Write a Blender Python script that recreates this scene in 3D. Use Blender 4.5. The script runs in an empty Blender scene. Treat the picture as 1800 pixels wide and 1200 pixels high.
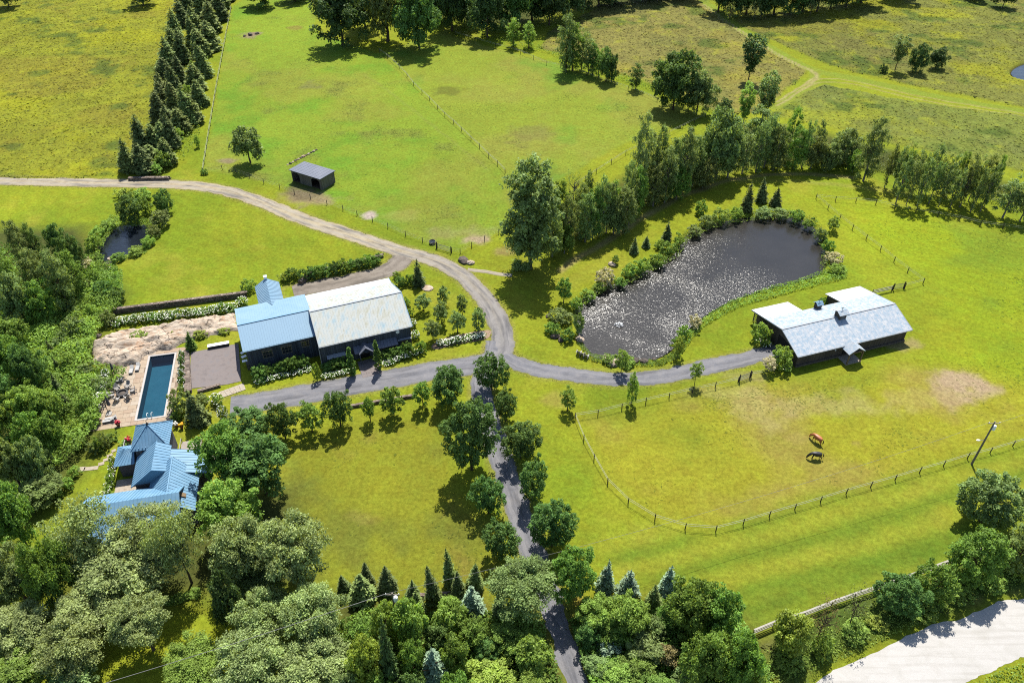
import bpy, math, random
import numpy as np
from mathutils import Vector, Matrix, Euler

# ------------------------------------------------------------------ camera, sky, sun, exposure
SC = bpy.context.scene
COL = SC.collection
CAM_F, CAM_PITCH, CAM_H = 1380.0, math.radians(39.5), 95.0      # focal length in photo pixels, tilt, metres
cam_d = bpy.data.cameras.new('camera')
cam_d.sensor_width = 36.0
cam_d.lens = CAM_F / 1800 * 36.0
cam_d.clip_end = 9000
cam = bpy.data.objects.new('camera', cam_d)
COL.objects.link(cam)
cam.location = (0, 0, CAM_H)
cam.rotation_euler = (math.pi / 2 - CAM_PITCH, 0, 0)
SC.camera = cam

SUN_EL, SUN_AZ = math.radians(60), math.radians(7)              # azimuth from +Y towards +X
world = bpy.data.worlds.new('World')
SC.world = world
world.use_nodes = True
wn = world.node_tree
wn.nodes.clear()
w_out = wn.nodes.new('ShaderNodeOutputWorld')
w_bg = wn.nodes.new('ShaderNodeBackground')
w_sky = wn.nodes.new('ShaderNodeTexSky')
w_sky.sky_type = 'NISHITA'
w_sky.sun_disc = False
w_sky.sun_elevation = SUN_EL
w_sky.sun_rotation = SUN_AZ
w_sky.altitude = 300
w_bg.inputs['Strength'].default_value = 0.1
wn.links.new(w_sky.outputs[0], w_bg.inputs[0])
wn.links.new(w_bg.outputs[0], w_out.inputs[0])
sun_d = bpy.data.lights.new('sun', 'SUN')
sun_d.energy = 4.6
sun_d.angle = math.radians(0.53)
sun_d.color = (1.0, 0.955, 0.87)
sun = bpy.data.objects.new('sun', sun_d)
COL.objects.link(sun)
sdir = Vector((math.sin(SUN_AZ) * math.cos(SUN_EL), math.cos(SUN_AZ) * math.cos(SUN_EL), math.sin(SUN_EL)))
sun.rotation_euler = sdir.to_track_quat('Z', 'Y').to_euler()
sun.location = (0, 150, 200)
SC.view_settings.view_transform = 'Standard'
SC.view_settings.look = 'None'
SC.view_settings.gamma = 1.0
SC.view_settings.use_curve_mapping = False
SC.view_settings.exposure = 1.25
SC.cycles.use_denoising = False
SC.cycles.filter_width = 1.1
SC.cycles.max_bounces = 6
SC.cycles.diffuse_bounces = 3
SC.cycles.transmission_bounces = 4
SC.cycles.transparent_max_bounces = 6

RNG = np.random.default_rng(11)
random.seed(5)
CP, SP_ = math.cos(CAM_PITCH), math.sin(CAM_PITCH)

# ------------------------------------------------------------------ survey helpers: photo pixel -> point of the place
def P(x, y, z=0.0):
    u, v = (x - 900) / CAM_F, (y - 600) / CAM_F
    dz = -SP_ - v * CP
    t = (z - CAM_H) / dz
    return Vector((u * t, (CP - v * SP_) * t, z))

def depth_of(p):
    return p[1] * CP + (CAM_H - p[2]) * SP_

def depression(p):
    return math.atan2(CAM_H - p[2], p[1])

def ords(n):
    a = ['first', 'second', 'third', 'fourth', 'fifth', 'sixth', 'seventh', 'eighth', 'ninth', 'tenth', 'eleventh', 'twelfth',
         'thirteenth', 'fourteenth', 'fifteenth', 'sixteenth', 'seventeenth', 'eighteenth', 'nineteenth', 'twentieth']
    if n < 20: return a[n]
    t = ['twenty', 'thirty', 'forty', 'fifty'][(n + 1) // 10 - 2]
    r = (n + 1) % 10
    return {'twenty': 'twentieth', 'thirty': 'thirtieth', 'forty': 'fortieth', 'fifty': 'fiftieth'}[t] if r == 0 else t + '-' + a[r - 1]

def tag(o, label=None, cat=None, group=None, kind=None):
    if label: o['label'] = label
    if cat: o['category'] = cat
    if group: o['group'] = group
    if kind: o['kind'] = kind
    return o

def empty(name, loc=(0, 0, 0), rz=0.0, parent=None):
    o = bpy.data.objects.new(name, None)
    COL.objects.link(o)
    o.empty_display_size = 0.3
    o.location = loc
    o.rotation_euler = (0, 0, rz)
    o.parent = parent
    return o

def link(name, me, parent=None, loc=None, rz=None, scale=None):
    o = bpy.data.objects.new(name, me)
    COL.objects.link(o)
    o.parent = parent
    if loc is not None: o.location = loc
    if rz is not None: o.rotation_euler = (0, 0, rz)
    if scale is not None: o.scale = scale
    return o

# ------------------------------------------------------------------ numpy noise
def _hash(ix, iy, seed):
    n = (ix.astype(np.int64) * 374761393 + iy.astype(np.int64) * 668265263 + seed * 1442695041) & 0x7fffffff
    n = ((n ^ (n >> 13)) * 1274126177) & 0x7fffffff
    n = (n ^ (n >> 16)) & 0xffff
    return n / 65535.0

def vnoise(x, y, s, seed=0):
    x = np.asarray(x, float) / s; y = np.asarray(y, float) / s
    ix, iy = np.floor(x), np.floor(y)
    fx, fy = x - ix, y - iy
    fx = fx * fx * (3 - 2 * fx); fy = fy * fy * (3 - 2 * fy)
    ix = ix.astype(np.int64); iy = iy.astype(np.int64)
    a, b = _hash(ix, iy, seed), _hash(ix + 1, iy, seed)
    c, d = _hash(ix, iy + 1, seed), _hash(ix + 1, iy + 1, seed)
    return (a * (1 - fx) + b * fx) * (1 - fy) + (c * (1 - fx) + d * fx) * fy

def fbm(x, y, s, seed=0, oct=4):
    r = 0; a = 0.5; t = 0
    for k in range(oct):
        r = r + a * vnoise(x, y, s / 2 ** k, seed + 17 * k); t += a; a *= 0.55
    return r / t

def sdist(x, y, poly):
    """signed distance to a polygon, positive inside"""
    d = np.full(x.shape, 1e9); ins = np.zeros(x.shape, bool)
    n = len(poly)
    for i in range(n):
        ax, ay = poly[i]; bx, by = poly[(i + 1) % n]
        ex, ey = bx - ax, by - ay
        L = ex * ex + ey * ey + 1e-12
        t = np.clip(((x - ax) * ex + (y - ay) * ey) / L, 0, 1)
        d = np.minimum(d, np.hypot(x - ax - t * ex, y - ay - t * ey))
        c = ((ay > y) != (by > y)) & (x < (bx - ax) * (y - ay) / (by - ay + 1e-12) + ax)
        ins ^= c
    return np.where(ins, d, -d)

def ldist(x, y, pts):
    d = np.full(x.shape, 1e9)
    for (ax, ay), (bx, by) in zip(pts[:-1], pts[1:]):
        ex, ey = bx - ax, by - ay
        L = ex * ex + ey * ey + 1e-12
        t = np.clip(((x - ax) * ex + (y - ay) * ey) / L, 0, 1)
        d = np.minimum(d, np.hypot(x - ax - t * ex, y - ay - t * ey))
    return d

def W2(px, z=0.0):
    return [tuple(P(a, b, z)[:2]) for a, b in px]

def smooth_line(pts, n=10):
    """Catmull-Rom through points"""
    pts = [np.array(p, float) for p in pts]
    q = [2 * pts[0] - pts[1]] + pts + [2 * pts[-1] - pts[-2]]
    out = []
    for i in range(1, len(q) - 2):
        for k in range(n):
            t = k / n
            a, b, c, d = q[i - 1], q[i], q[i + 1], q[i + 2]
            out.append(0.5 * (2 * b + (c - a) * t + (2 * a - 5 * b + 4 * c - d) * t * t + (3 * b - a - 3 * c + d) * t ** 3))
    out.append(pts[-1])
    return out

def smooth_poly(pts, n=6):
    m = len(pts)
    pts = [np.array(p, float) for p in pts]
    out = []
    for i in range(m):
        a, b, c, d = pts[i - 1], pts[i], pts[(i + 1) % m], pts[(i + 2) % m]
        for k in range(n):
            t = k / n
            out.append(tuple(0.5 * (2 * b + (c - a) * t + (2 * a - 5 * b + 4 * c - d) * t * t + (3 * b - a - 3 * c + d) * t ** 3)))
    return out

# ------------------------------------------------------------------ materials
def A(r, g, b, k=3.0):
    """albedo of a surface whose sunlit photo colour is r, g, b"""
    f = lambda c: (c / 12.92 if c <= 0.04045 else ((c + 0.055) / 1.055) ** 2.4) / k
    return (f(r / 255), f(g / 255), f(b / 255))

class NT:
    def __init__(s, name):
        s.m = bpy.data.materials.new(name); s.m.use_nodes = True
        s.t = s.m.node_tree; s.t.nodes.clear()
        s.out = s.n('ShaderNodeOutputMaterial')
    def n(s, typ, **kw):
        o = s.t.nodes.new(typ)
        for k, v in kw.items(): setattr(o, k, v)
        return o
    def l(s, a, b): s.t.links.new(a, b)
    def noise(s, scale, detail=4, rough=0.55, vec=None, dist=0.0):
        o = s.n('ShaderNodeTexNoise'); o.inputs['Scale'].default_value = scale
        o.inputs['Detail'].default_value = detail; o.inputs['Roughness'].default_value = rough
        o.inputs['Distortion'].default_value = dist
        if vec is not None: s.l(vec, o.inputs['Vector'])
        return o.outputs['Fac']
    def coord(s, which='Object', scale=None, rot=None):
        c = s.n('ShaderNodeTexCoord').outputs[which]
        if which == 'World':
            c = s.n('ShaderNodeNewGeometry').outputs['Position']
        if scale is not None or rot is not None:
            m = s.n('ShaderNodeMapping')
            if scale is not None: m.inputs['Scale'].default_value = scale
            if rot is not None: m.inputs['Rotation'].default_value = rot
            s.l(c, m.inputs['Vector']); c = m.outputs[0]
        return c
    def pos(s, scale=None, rot=None):
        c = s.n('ShaderNodeNewGeometry').outputs['Position']
        if scale is not None or rot is not None:
            m = s.n('ShaderNodeMapping')
            if scale is not None: m.inputs['Scale'].default_value = scale
            if rot is not None: m.inputs['Rotation'].default_value = rot
            s.l(c, m.inputs['Vector']); c = m.outputs[0]
        return c
    def ramp(s, fac, stops):
        r = s.n('ShaderNodeValToRGB'); e = r.color_ramp.elements
        while len(e) < len(stops): e.new(0.5)
        for i, (p, c) in enumerate(stops):
            e[i].position = p; e[i].color = (*c, 1) if len(c) == 3 else c
        s.l(fac, r.inputs[0]); return r.outputs[0]
    def mix(s, a, b, fac, typ='MIX'):
        o = s.n('ShaderNodeMix', data_type='RGBA', blend_type=typ)
        for v, i in ((fac, 0), (a, 6), (b, 7)):
            if hasattr(v, 'is_linked'): s.l(v, o.inputs[i])
            elif i == 0: o.inputs[0].default_value = v
            else: o.inputs[i].default_value = (*v, 1)
        return o.outputs[2]
    def math(s, op, a, b=0.0, clamp=False):
        o = s.n('ShaderNodeMath', operation=op, use_clamp=clamp)
        for v, i in ((a, 0), (b, 1)):
            if hasattr(v, 'is_linked'): s.l(v, o.inputs[i])
            else: o.inputs[i].default_value = v
        return o.outputs[0]
    def attr(s, name, which='Fac'):
        o = s.n('ShaderNodeAttribute'); o.attribute_name = name
        return o.outputs[which]
    def mr(s, v, a, b, c, d):
        o = s.n('ShaderNodeMapRange'); s.l(v, o.inputs[0])
        for i, q in enumerate((a, b, c, d)): o.inputs[i + 1].default_value = q
        return o.outputs[0]
    def bsdf(s, col, rough=0.8, spec=0.3, metal=0.0, bump=None, bdist=0.1, bstr=1.0):
        b = s.n('ShaderNodeBsdfPrincipled')
        if hasattr(col, 'is_linked'): s.l(col, b.inputs['Base Color'])
        else: b.inputs['Base Color'].default_value = (*col, 1)
        if hasattr(rough, 'is_linked'): s.l(rough, b.inputs['Roughness'])
        else: b.inputs['Roughness'].default_value = rough
        b.inputs['Specular IOR Level'].default_value = spec
        b.inputs['Metallic'].default_value = metal
        if bump is not None:
            bn = s.n('ShaderNodeBump'); bn.inputs['Distance'].default_value = bdist
            bn.inputs['Strength'].default_value = bstr
            s.l(bump, bn.inputs['Height']); s.l(bn.outputs[0], b.inputs['Normal'])
        return b
    def fin(s, b):
        s.l(b.outputs[0], s.out.inputs['Surface']); return s.m

def mat_noise(name, c1, c2, scale=1.0, rough=0.8, spec=0.3, metal=0.0, stretch=None, bdist=0.0, c3=None, contrast=(0.35, 0.65), jitter=0.0):
    t = NT(name)
    v = t.pos(scale=stretch)
    f = t.noise(scale, 5, 0.6, v)
    st = [(contrast[0], c1), (contrast[1], c2)]
    if c3 is not None: st = [(contrast[0], c1), (0.5 * sum(contrast), c2), (contrast[1], c3)]
    c = t.ramp(f, st)
    if jitter:
        r = t.n('ShaderNodeObjectInfo').outputs['Random']
        k = t.mr(r, 0, 1, 1 - jitter, 1 + jitter)
        hs = t.n('ShaderNodeHueSaturation'); t.l(k, hs.inputs['Value']); t.l(c, hs.inputs['Color']); c = hs.outputs[0]
    b = t.bsdf(c, rough, spec, metal, bump=f if bdist else None, bdist=bdist)
    return t.fin(b)

def mat_leaf(name, col, hue=0.02, val=0.3, trans=0.3, gloss=0.25, rough=0.5):
    t = NT(name)
    ti = t.attr('tint')
    rnd = t.n('ShaderNodeObjectInfo').outputs['Random']
    hs = t.n('ShaderNodeHueSaturation')
    hs.inputs['Color'].default_value = (*col, 1)
    t.l(t.mr(rnd, 0, 1, 0.5 - hue, 0.5 + hue), hs.inputs['Hue'])
    v = t.math('MULTIPLY', t.mr(ti, 0, 1, 1 - val, 1 + val), t.mr(rnd, 0, 1, 0.88, 1.12))
    t.l(v, hs.inputs['Value'])
    c = hs.outputs[0]
    b = t.bsdf(c, rough, gloss)
    tr = t.n('ShaderNodeBsdfTranslucent')
    yel = t.mix(c, (1.25, 1.15, 0.45), 1.0, 'MULTIPLY')
    t.l(yel, tr.inputs[0])
    m = t.n('ShaderNodeMixShader'); m.inputs[0].default_value = trans
    t.l(b.outputs[0], m.inputs[1]); t.l(tr.outputs[0], m.inputs[2])
    return t.fin(m)

# ------------------------------------------------------------------ mesh helpers
def mk(name, verts, faces, mat=None, parent=None, smooth=False):
    me = bpy.data.meshes.new(name)
    me.from_pydata([tuple(v) for v in verts], [], faces)
    if mat: me.materials.append(mat)
    if smooth:
        me.polygons.foreach_set('use_smooth', [True] * len(me.polygons))
    me.update()
    return link(name, me, parent)

def np_mesh(name, V, quads, mat=None, attrs=None, colors=None, smooth=False):
    """V (n,3), quads (m,4) or triangles (m,3)"""
    me = bpy.data.meshes.new(name)
    V = np.ascontiguousarray(V, np.float32); quads = np.ascontiguousarray(quads, np.int32)
    k = quads.shape[1]
    me.vertices.add(len(V)); me.vertices.foreach_set('co', V.ravel())
    me.loops.add(quads.size); me.loops.foreach_set('vertex_index', quads.ravel())
    me.polygons.add(len(quads))
    me.polygons.foreach_set('loop_start', np.arange(0, quads.size, k, dtype=np.int32))
    if smooth: me.polygons.foreach_set('use_smooth', np.ones(len(quads), bool))
    for nm, a in (attrs or {}).items():
        at = me.attributes.new(nm, 'FLOAT', 'POINT'); at.data.foreach_set('value', np.ascontiguousarray(a, np.float32))
    for nm, a in (colors or {}).items():
        at = me.attributes.new(nm, 'FLOAT_COLOR', 'POINT')
        c = np.ones((len(V), 4), np.float32); c[:, :3] = a
        at.data.foreach_set('color', c.ravel())
    if mat: me.materials.append(mat)
    me.update(calc_edges=True)
    me.validate()
    return me

class MB:
    """collects boxes, prisms and tubes and links them as one mesh object"""
    def __init__(s): s.v = []; s.f = []
    def add(s, vs, fs):
        o = len(s.v); s.v += [tuple(v) for v in vs]; s.f += [tuple(i + o for i in f) for f in fs]; return s
    def box(s, c, size, rz=0.0, M=None):
        x, y, z = (q / 2 for q in size)
        R = Matrix.Rotation(rz, 3, 'Z') if M is None else M
        c = Vector(c)
        vs = [c + R @ Vector((i * x, j * y, k * z)) for i in (-1, 1) for j in (-1, 1) for k in (-1, 1)]
        return s.add(vs, [(0, 1, 3, 2), (4, 6, 7, 5), (0, 4, 5, 1), (2, 3, 7, 6), (0, 2, 6, 4), (1, 5, 7, 3)])
    def bar(s, a, b, w, h=None):
        a, b = Vector(a), Vector(b); h = h or w
        d = (b - a); L = d.length
        if L < 1e-6: return s
        q = d.to_track_quat('X', 'Z').to_matrix()
        return s.box((a + b) / 2, (L, w, h), M=q)
    def tube(s, pts, rad, n=8, cap=True):
        pts = [Vector(p) for p in pts]
        rad = rad if isinstance(rad, (list, tuple)) else [rad] * len(pts)
        vs = []; fs = []
        for i, p in enumerate(pts):
            d = (pts[min(i + 1, len(pts) - 1)] - pts[max(i - 1, 0)]).normalized()
            u = d.cross(Vector((0.13, 0.31, 0.94)) if abs(d.z) < 0.9 else Vector((1, 0.2, 0))).normalized(); w = d.cross(u)
            for k in range(n):
                t = 2 * math.pi * k / n
                vs.append(p + (u * math.cos(t) + w * math.sin(t)) * rad[i])
        for i in range(len(pts) - 1):
            for k in range(n):
                a, b = i * n + k, i * n + (k + 1) % n
                fs.append((a, b, b + n, a + n))
        if cap:
            fs.append(tuple(range(n))[::-1]); fs.append(tuple(range((len(pts) - 1) * n, len(pts) * n)))
        return s.add(vs, fs)
    def lathe(s, c, prof, n=14, M=None):
        c = Vector(c); vs = []; fs = []
        for r, z in prof:
            for k in range(n):
                t = 2 * math.pi * k / n
                q = Vector((r * math.cos(t), r * math.sin(t), z))
                vs.append(c + (M @ q if M else q))
        m = len(prof)
        for i in range(m - 1):
            for k in range(n):
                a, b = i * n + k, i * n + (k + 1) % n
                fs.append((a, b, b + n, a + n))
        fs.append(tuple(range(n))[::-1]); fs.append(tuple(range((m - 1) * n, m * n)))
        return s.add(vs, fs)
    def slab(s, pts, th, up=None):
        """polygon pts (top face), extruded by th against its own normal (or straight down)"""
        pts = [Vector(p) for p in pts]
        nrm = (pts[1] - pts[0]).cross(pts[2] - pts[0]).normalized()
        if nrm.z < 0: nrm = -nrm
        if up is not None: nrm = Vector(up)
        lo = [p - nrm * th for p in pts]; n = len(pts)
        return s.add(pts + lo, [tuple(range(n)), tuple(range(2 * n - 1, n - 1, -1))] + [(i, i + n, (i + 1) % n + n, (i + 1) % n) for i in range(n)])
    def ball(s, c, r, sub=2, squash=(1, 1, 1), jit=0.0, seed=0):
        rg = random.Random(seed)
        n, m = 8 + 2 * sub, 5 + sub
        c = Vector(c); vs = [c + Vector((0, 0, -r * squash[2]))]; fs = []
        for i in range(1, m):
            ph = math.pi * i / m - math.pi / 2
            for k in range(n):
                t = 2 * math.pi * k / n
                q = 1 + rg.uniform(-jit, jit)
                vs.append(c + Vector((math.cos(ph) * math.cos(t) * squash[0], math.cos(ph) * math.sin(t) * squash[1], math.sin(ph) * squash[2])) * r * q)
        vs.append(c + Vector((0, 0, r * squash[2])))
        for k in range(n):
            fs.append((0, 1 + (k + 1) % n, 1 + k))
            for i in range(m - 2):
                a, b = 1 + i * n + k, 1 + i * n + (k + 1) % n
                fs.append((a, b, b + n, a + n))
            fs.append((len(vs) - 1, 1 + (m - 2) * n + k, 1 + (m - 2) * n + (k + 1) % n))
        return s.add(vs, fs)
    def build(s, name, mat, parent=None, smooth=False, bevel=0.0):
        o = mk(name, s.v, s.f, mat, parent, smooth)
        if bevel:
            b = o.modifiers.new('bevel', 'BEVEL'); b.width = bevel; b.segments = 1; b.limit_method = 'ANGLE'
        return o
# ================================================================== THE SETTING
# lanes: centre line in photo pixels, width in metres
LANES = {
 'lane_upper': ([(-60, 317), (0, 318), (150, 321), (300, 324), (380, 332), (450, 352), (530, 384), (620, 414), (700, 440), (760, 457), (810, 482), (848, 520), (874, 560), (884, 600), (874, 632), (850, 652)], 4.3),
 'lane_lower': ([(872, 600), (862, 640), (846, 680), (857, 730), (876, 790), (896, 850), (916, 910), (938, 970), (962, 1050), (986, 1120), (1010, 1195), (1034, 1270), (1066, 1370), (1104, 1490), (1150, 1640)], 3.9),
 'lane_barn': ([(880, 628), (840, 640), (760, 652), (660, 670), (550, 690), (470, 704), (405, 714)], 5.2),
 'lane_stable': ([(868, 612), (900, 634), (950, 650), (1010, 659), (1080, 666), (1160, 662), (1240, 645), (1310, 630), (1378, 613)], 3.7),
 'lane_yard': ([(712, 444), (700, 462), (660, 482), (600, 496), (540, 507), (515, 512)], 5.0),
}
LW = {k: [np.array(P(a, b)[:2]) for a, b in v[0]] for k, v in LANES.items()}
POND_Z = -0.4
POND = smooth_poly(W2([(1014, 556), (1026, 528), (1060, 506), (1108, 492), (1150, 468), (1186, 448), (1210, 414), (1258, 394), (1320, 384), (1390, 384), (1424, 398), (1442, 424), (1448, 455), (1440, 480), (1402, 494), (1342, 509), (1282, 530), (1238, 555), (1208, 580), (1184, 610), (1152, 628), (1100, 632), (1048, 626), (1026, 598)], POND_Z))
TARN = smooth_poly(W2([(172, 438), (200, 404), (225, 396), (258, 398), (256, 426), (238, 442), (203, 453), (186, 460)], POND_Z))
POND_FAR = smooth_poly(W2([(1778, 130), (1795, 116), (1840, 108), (1850, 140), (1800, 142)], POND_Z))
POOL_O, POOL_ANG = Vector((-63.3, 103.0, 0)), math.radians(12.2)       # swimming pool centre
POOL_W, POOL_L = 4.35, 16.7
pe1 = Vector((math.cos(POOL_ANG), math.sin(POOL_ANG), 0)); pe2 = Vector((-math.sin(POOL_ANG), math.cos(POOL_ANG), 0))
def pool_pt(u, w, z=0.0): return POOL_O + pe1 * u + pe2 * w + Vector((0, 0, z))
POOL_POLY = [tuple(pool_pt(i * POOL_W / 2, j * POOL_L / 2)[:2]) for i, j in ((-1, -1), (1, -1), (1, 1), (-1, 1))]

Z_MEADOW_W = W2([(-500, -200), (-200, -60), (400, -40), (383, 30), (345, 120), (300, 230), (240, 304), (120, 312), (-80, 309), (-300, 309)])
Z_PAST_W = W2([(407, 14), (357, 302), (440, 311), (560, 346), (690, 402), (800, 440), (905, 395), (880, 296), (770, 190), (668, 95), (560, 60), (545, -10), (440, -10)])
Z_PAST_E = W2([(668, 95), (770, 190), (880, 296), (905, 395), (960, 330), (1100, 250), (1238, 204), (1155, 172), (1056, 137), (960, 107), (850, 80), (780, 55)])
Z_MEADOW_N = W2([(960, 60), (1060, 10), (1226, -10), (1290, 45), (1400, 108), (1420, 128), (1372, 168), (1330, 200), (1262, 200), (1150, 150), (1040, 110), (950, 85)])
Z_MEADOW_NE = W2([(1255, -10), (1360, -60), (1900, -80), (2100, 180), (1800, 188), (1640, 158), (1500, 128), (1450, 112), (1300, 46)])
Z_MEADOW_E = W2([(1450, 150), (1560, 172), (1680, 190), (1800, 204), (2100, 222), (2200, 330), (1790, 300), (1560, 252), (1450, 222), (1350, 205), (1395, 172)])
Z_PADDOCK = W2([(1012, 732), (1130, 706), (1260, 678), (1400, 660), (1590, 640), (1700, 650), (1850, 690), (1850, 762), (1700, 798), (1500, 862), (1310, 914), (1258, 926), (1204, 922), (1150, 905), (1100, 872), (1066, 840), (1028, 775)])
Z_RIDING = W2([(1433, 350), (1530, 355), (1700, 390), (1900, 420), (1900, 700), (1600, 640), (1610, 560), (1620, 496)])
Z_INNER = W2([(490, 780), (620, 742), (770, 722), (820, 860), (850, 930), (862, 990), (850, 1070), (700, 1070), (600, 1030), (540, 960), (505, 880)])
Z_VERGE = W2([(1330, 1130), (1420, 1085), (1545, 1045), (1660, 998), (1900, 900), (1900, 1000), (1640, 1090), (1500, 1150), (1380, 1210)])
Z_LAWN_W = W2([(-60, 326), (300, 333), (450, 362), (690, 445), (640, 452), (500, 500), (440, 520), (205, 548), (215, 470), (290, 400), (205, 335), (-60, 420)])

# --- the sheet
dx = 0.7
xs = np.concatenate([-np.geomspace(3200, 232, 14), np.arange(-228, 228.1, dx), np.geomspace(232, 3200, 14)])
ys = np.concatenate([-np.geomspace(1500, 30, 9), np.arange(-8, 40, 8.0), np.arange(40, 346, dx), np.geomspace(350, 5200, 18)])
GX, GY = np.meshgrid(xs, ys)
nx, ny = len(xs), len(ys)
gx, gy = GX.ravel(), GY.ravel()
wx = gx + (fbm(gx, gy, 6, 3) - .5) * 3.0
wy = gy + (fbm(gx, gy, 6, 4) - .5) * 3.0
def zone(poly, soft=0.6, warp=True):
    s = sdist(wx, wy, poly) if warp else sdist(gx, gy, poly)
    return np.clip(s / soft * 0.5 + 0.5, 0, 1)
def lerp(a, b, t): return a + (np.asarray(b) - a) * t[:, None]
n40, n20, n8, n3 = fbm(gx, gy, 40, 1), fbm(gx, gy, 20, 2), fbm(gx, gy, 8, 5), fbm(gx, gy, 3, 6)
n8b, n15 = fbm(gx, gy, 9, 9), fbm(gx, gy, 15, 12)
def sst(v, a, b):
    t = np.clip((v - a) / (b - a), 0, 1); return t * t * (3 - 2 * t)
gc = np.tile(np.array(A(178, 184, 34)), (len(gx), 1))                 # mown grass
gc = lerp(gc, A(152, 172, 28), sst(n20, .45, .75) * .8)
gc = lerp(gc, A(194, 190, 52), sst(n8, .52, .8) * .7)
tall = np.zeros(len(gx))
z = zone(Z_PAST_W)
c = lerp(np.tile(np.array(A(166, 186, 46)), (len(gx), 1)), A(138, 180, 40), sst(n15, .5, .72) * .8)
c = lerp(c, A(178, 176, 60), sst(n20, .52, .75) * .6); c = lerp(c, A(150, 150, 62), sst(n8b, .6, .85) * .5)
gc = gc + (c - gc) * z[:, None]
z = zone(Z_PAST_E)
c = lerp(np.tile(np.array(A(172, 184, 50)), (len(gx), 1)), A(176, 172, 64), sst(n20, .42, .7) * .65)
c = lerp(c, A(136, 178, 46), sst(n15, .58, .78) * .7)
gc = gc + (c - gc) * z[:, None]
for poly, base, alt, alt2 in ((Z_MEADOW_W, (182, 182, 46), (196, 194, 38), (178, 162, 54)), (Z_MEADOW_N, (176, 166, 78), (188, 174, 72), (152, 152, 72)),
                              (Z_MEADOW_NE, (164, 164, 66), (186, 184, 44), (150, 140, 70)), (Z_MEADOW_E, (164, 172, 66), (178, 182, 52), (146, 150, 72))):
    z = zone(poly, 0.5)
    c = lerp(np.tile(np.array(A(*base)), (len(gx), 1)), A(*alt), sst(n15, .45, .65))
    c = lerp(c, A(*alt2), sst(n20, .5, .68) * .5); c = lerp(c, A(112, 134, 44), sst(n8b, .56, .72) * .75)
    c = lerp(c, A(196, 196, 44), sst(n3, .6, .8) * .5)
    c = c * (0.9 + 0.25 * n3)[:, None]
    gc = gc + (c - gc) * z[:, None]; tall = np.maximum(tall, z)
z = zone(Z_RIDING, 6)
c = lerp(np.tile(np.array(A(174, 190, 26)), (len(gx), 1)), A(190, 190, 34), sst(n20, .45, .7)); c = lerp(c, A(148, 172, 36), sst(n15, .55, .75) * .8)
gc = gc + (c - gc) * z[:, None] * .9
z = zone(Z_PADDOCK, 2.5)
c = lerp(np.tile(np.array(A(194, 188, 42)), (len(gx), 1)), A(194, 178, 66), sst(n15, .45, .7)); c = lerp(c, A(166, 174, 36), sst(n20, .52, .75) * .8)
gc = gc + (c - gc) * z[:, None]
z = zone(Z_INNER, 2.5)
c = lerp(np.tile(np.array(A(166, 166, 36)), (len(gx), 1)), A(140, 144, 42), sst(n8, .45, .7) * .8); c = lerp(c, A(176, 154, 66), sst(n8b, .56, .78) * .7); c = lerp(c, A(180, 178, 36), sst(n20, .5, .7) * .6)
gc = gc + (c - gc) * z[:, None]
z = zone(Z_VERGE, 1.0)
c = lerp(np.tile(np.array(A(118, 140, 44)), (len(gx), 1)), A(164, 160, 70), sst(n3, .5, .7))
gc = gc + (c - gc) * z[:, None]; tall = np.maximum(tall, z * .7)
# mowing bands: darker and lighter strips that the mower left
p0, p1 = P(1300, 1040), P(1760, 900)
md = (p1 - p0).normalized(); mn = Vector((-md.y, md.x, 0))
band = (gx - p0.x) * mn.x + (gy - p0.y) * mn.y
zb = zone(W2([(1040, 950), (1200, 930), (1258, 932), (1500, 870), (1850, 770), (1850, 880), (1660, 985), (1400, 1080), (1330, 1100), (1060, 1000)]), 2.5)
st = np.sin(band * 1.15 + n20 * 5) * .5 + .5
gc = lerp(gc, A(140, 164, 34), zb * st * .8); gc = lerp(gc, A(194, 194, 56), zb * (1 - st) * .45)
dk = np.exp(-((band + 3.2) / 2.0) ** 2)
gc = lerp(gc, A(116, 150, 26), zb * dk * .75)
zl = zone(Z_LAWN_W, 2)
gc = lerp(gc, A(150, 172, 24), zl * (np.sin(gx * 1.3 + gy * .5 + n20 * 6) * .5 + .5) * .3)
lawn = np.clip(1 - tall - zone(Z_PAST_W) - zone(Z_PAST_E) - zone(Z_PADDOCK, 2.5) - zone(Z_INNER, 2.5), 0, 1)
ml = np.sin((gx * .55 + gy * .83 + n20 * 9) * 2.6) * .5 + .5
gc = gc * (1 + lawn[:, None] * (.10 * (ml - .5) + .16 * (n8b - .5))[:, None])
gc = gc * (1 + ((n3 - .5) * .22 + (n40 - .5) * .25))[:, None]
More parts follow.
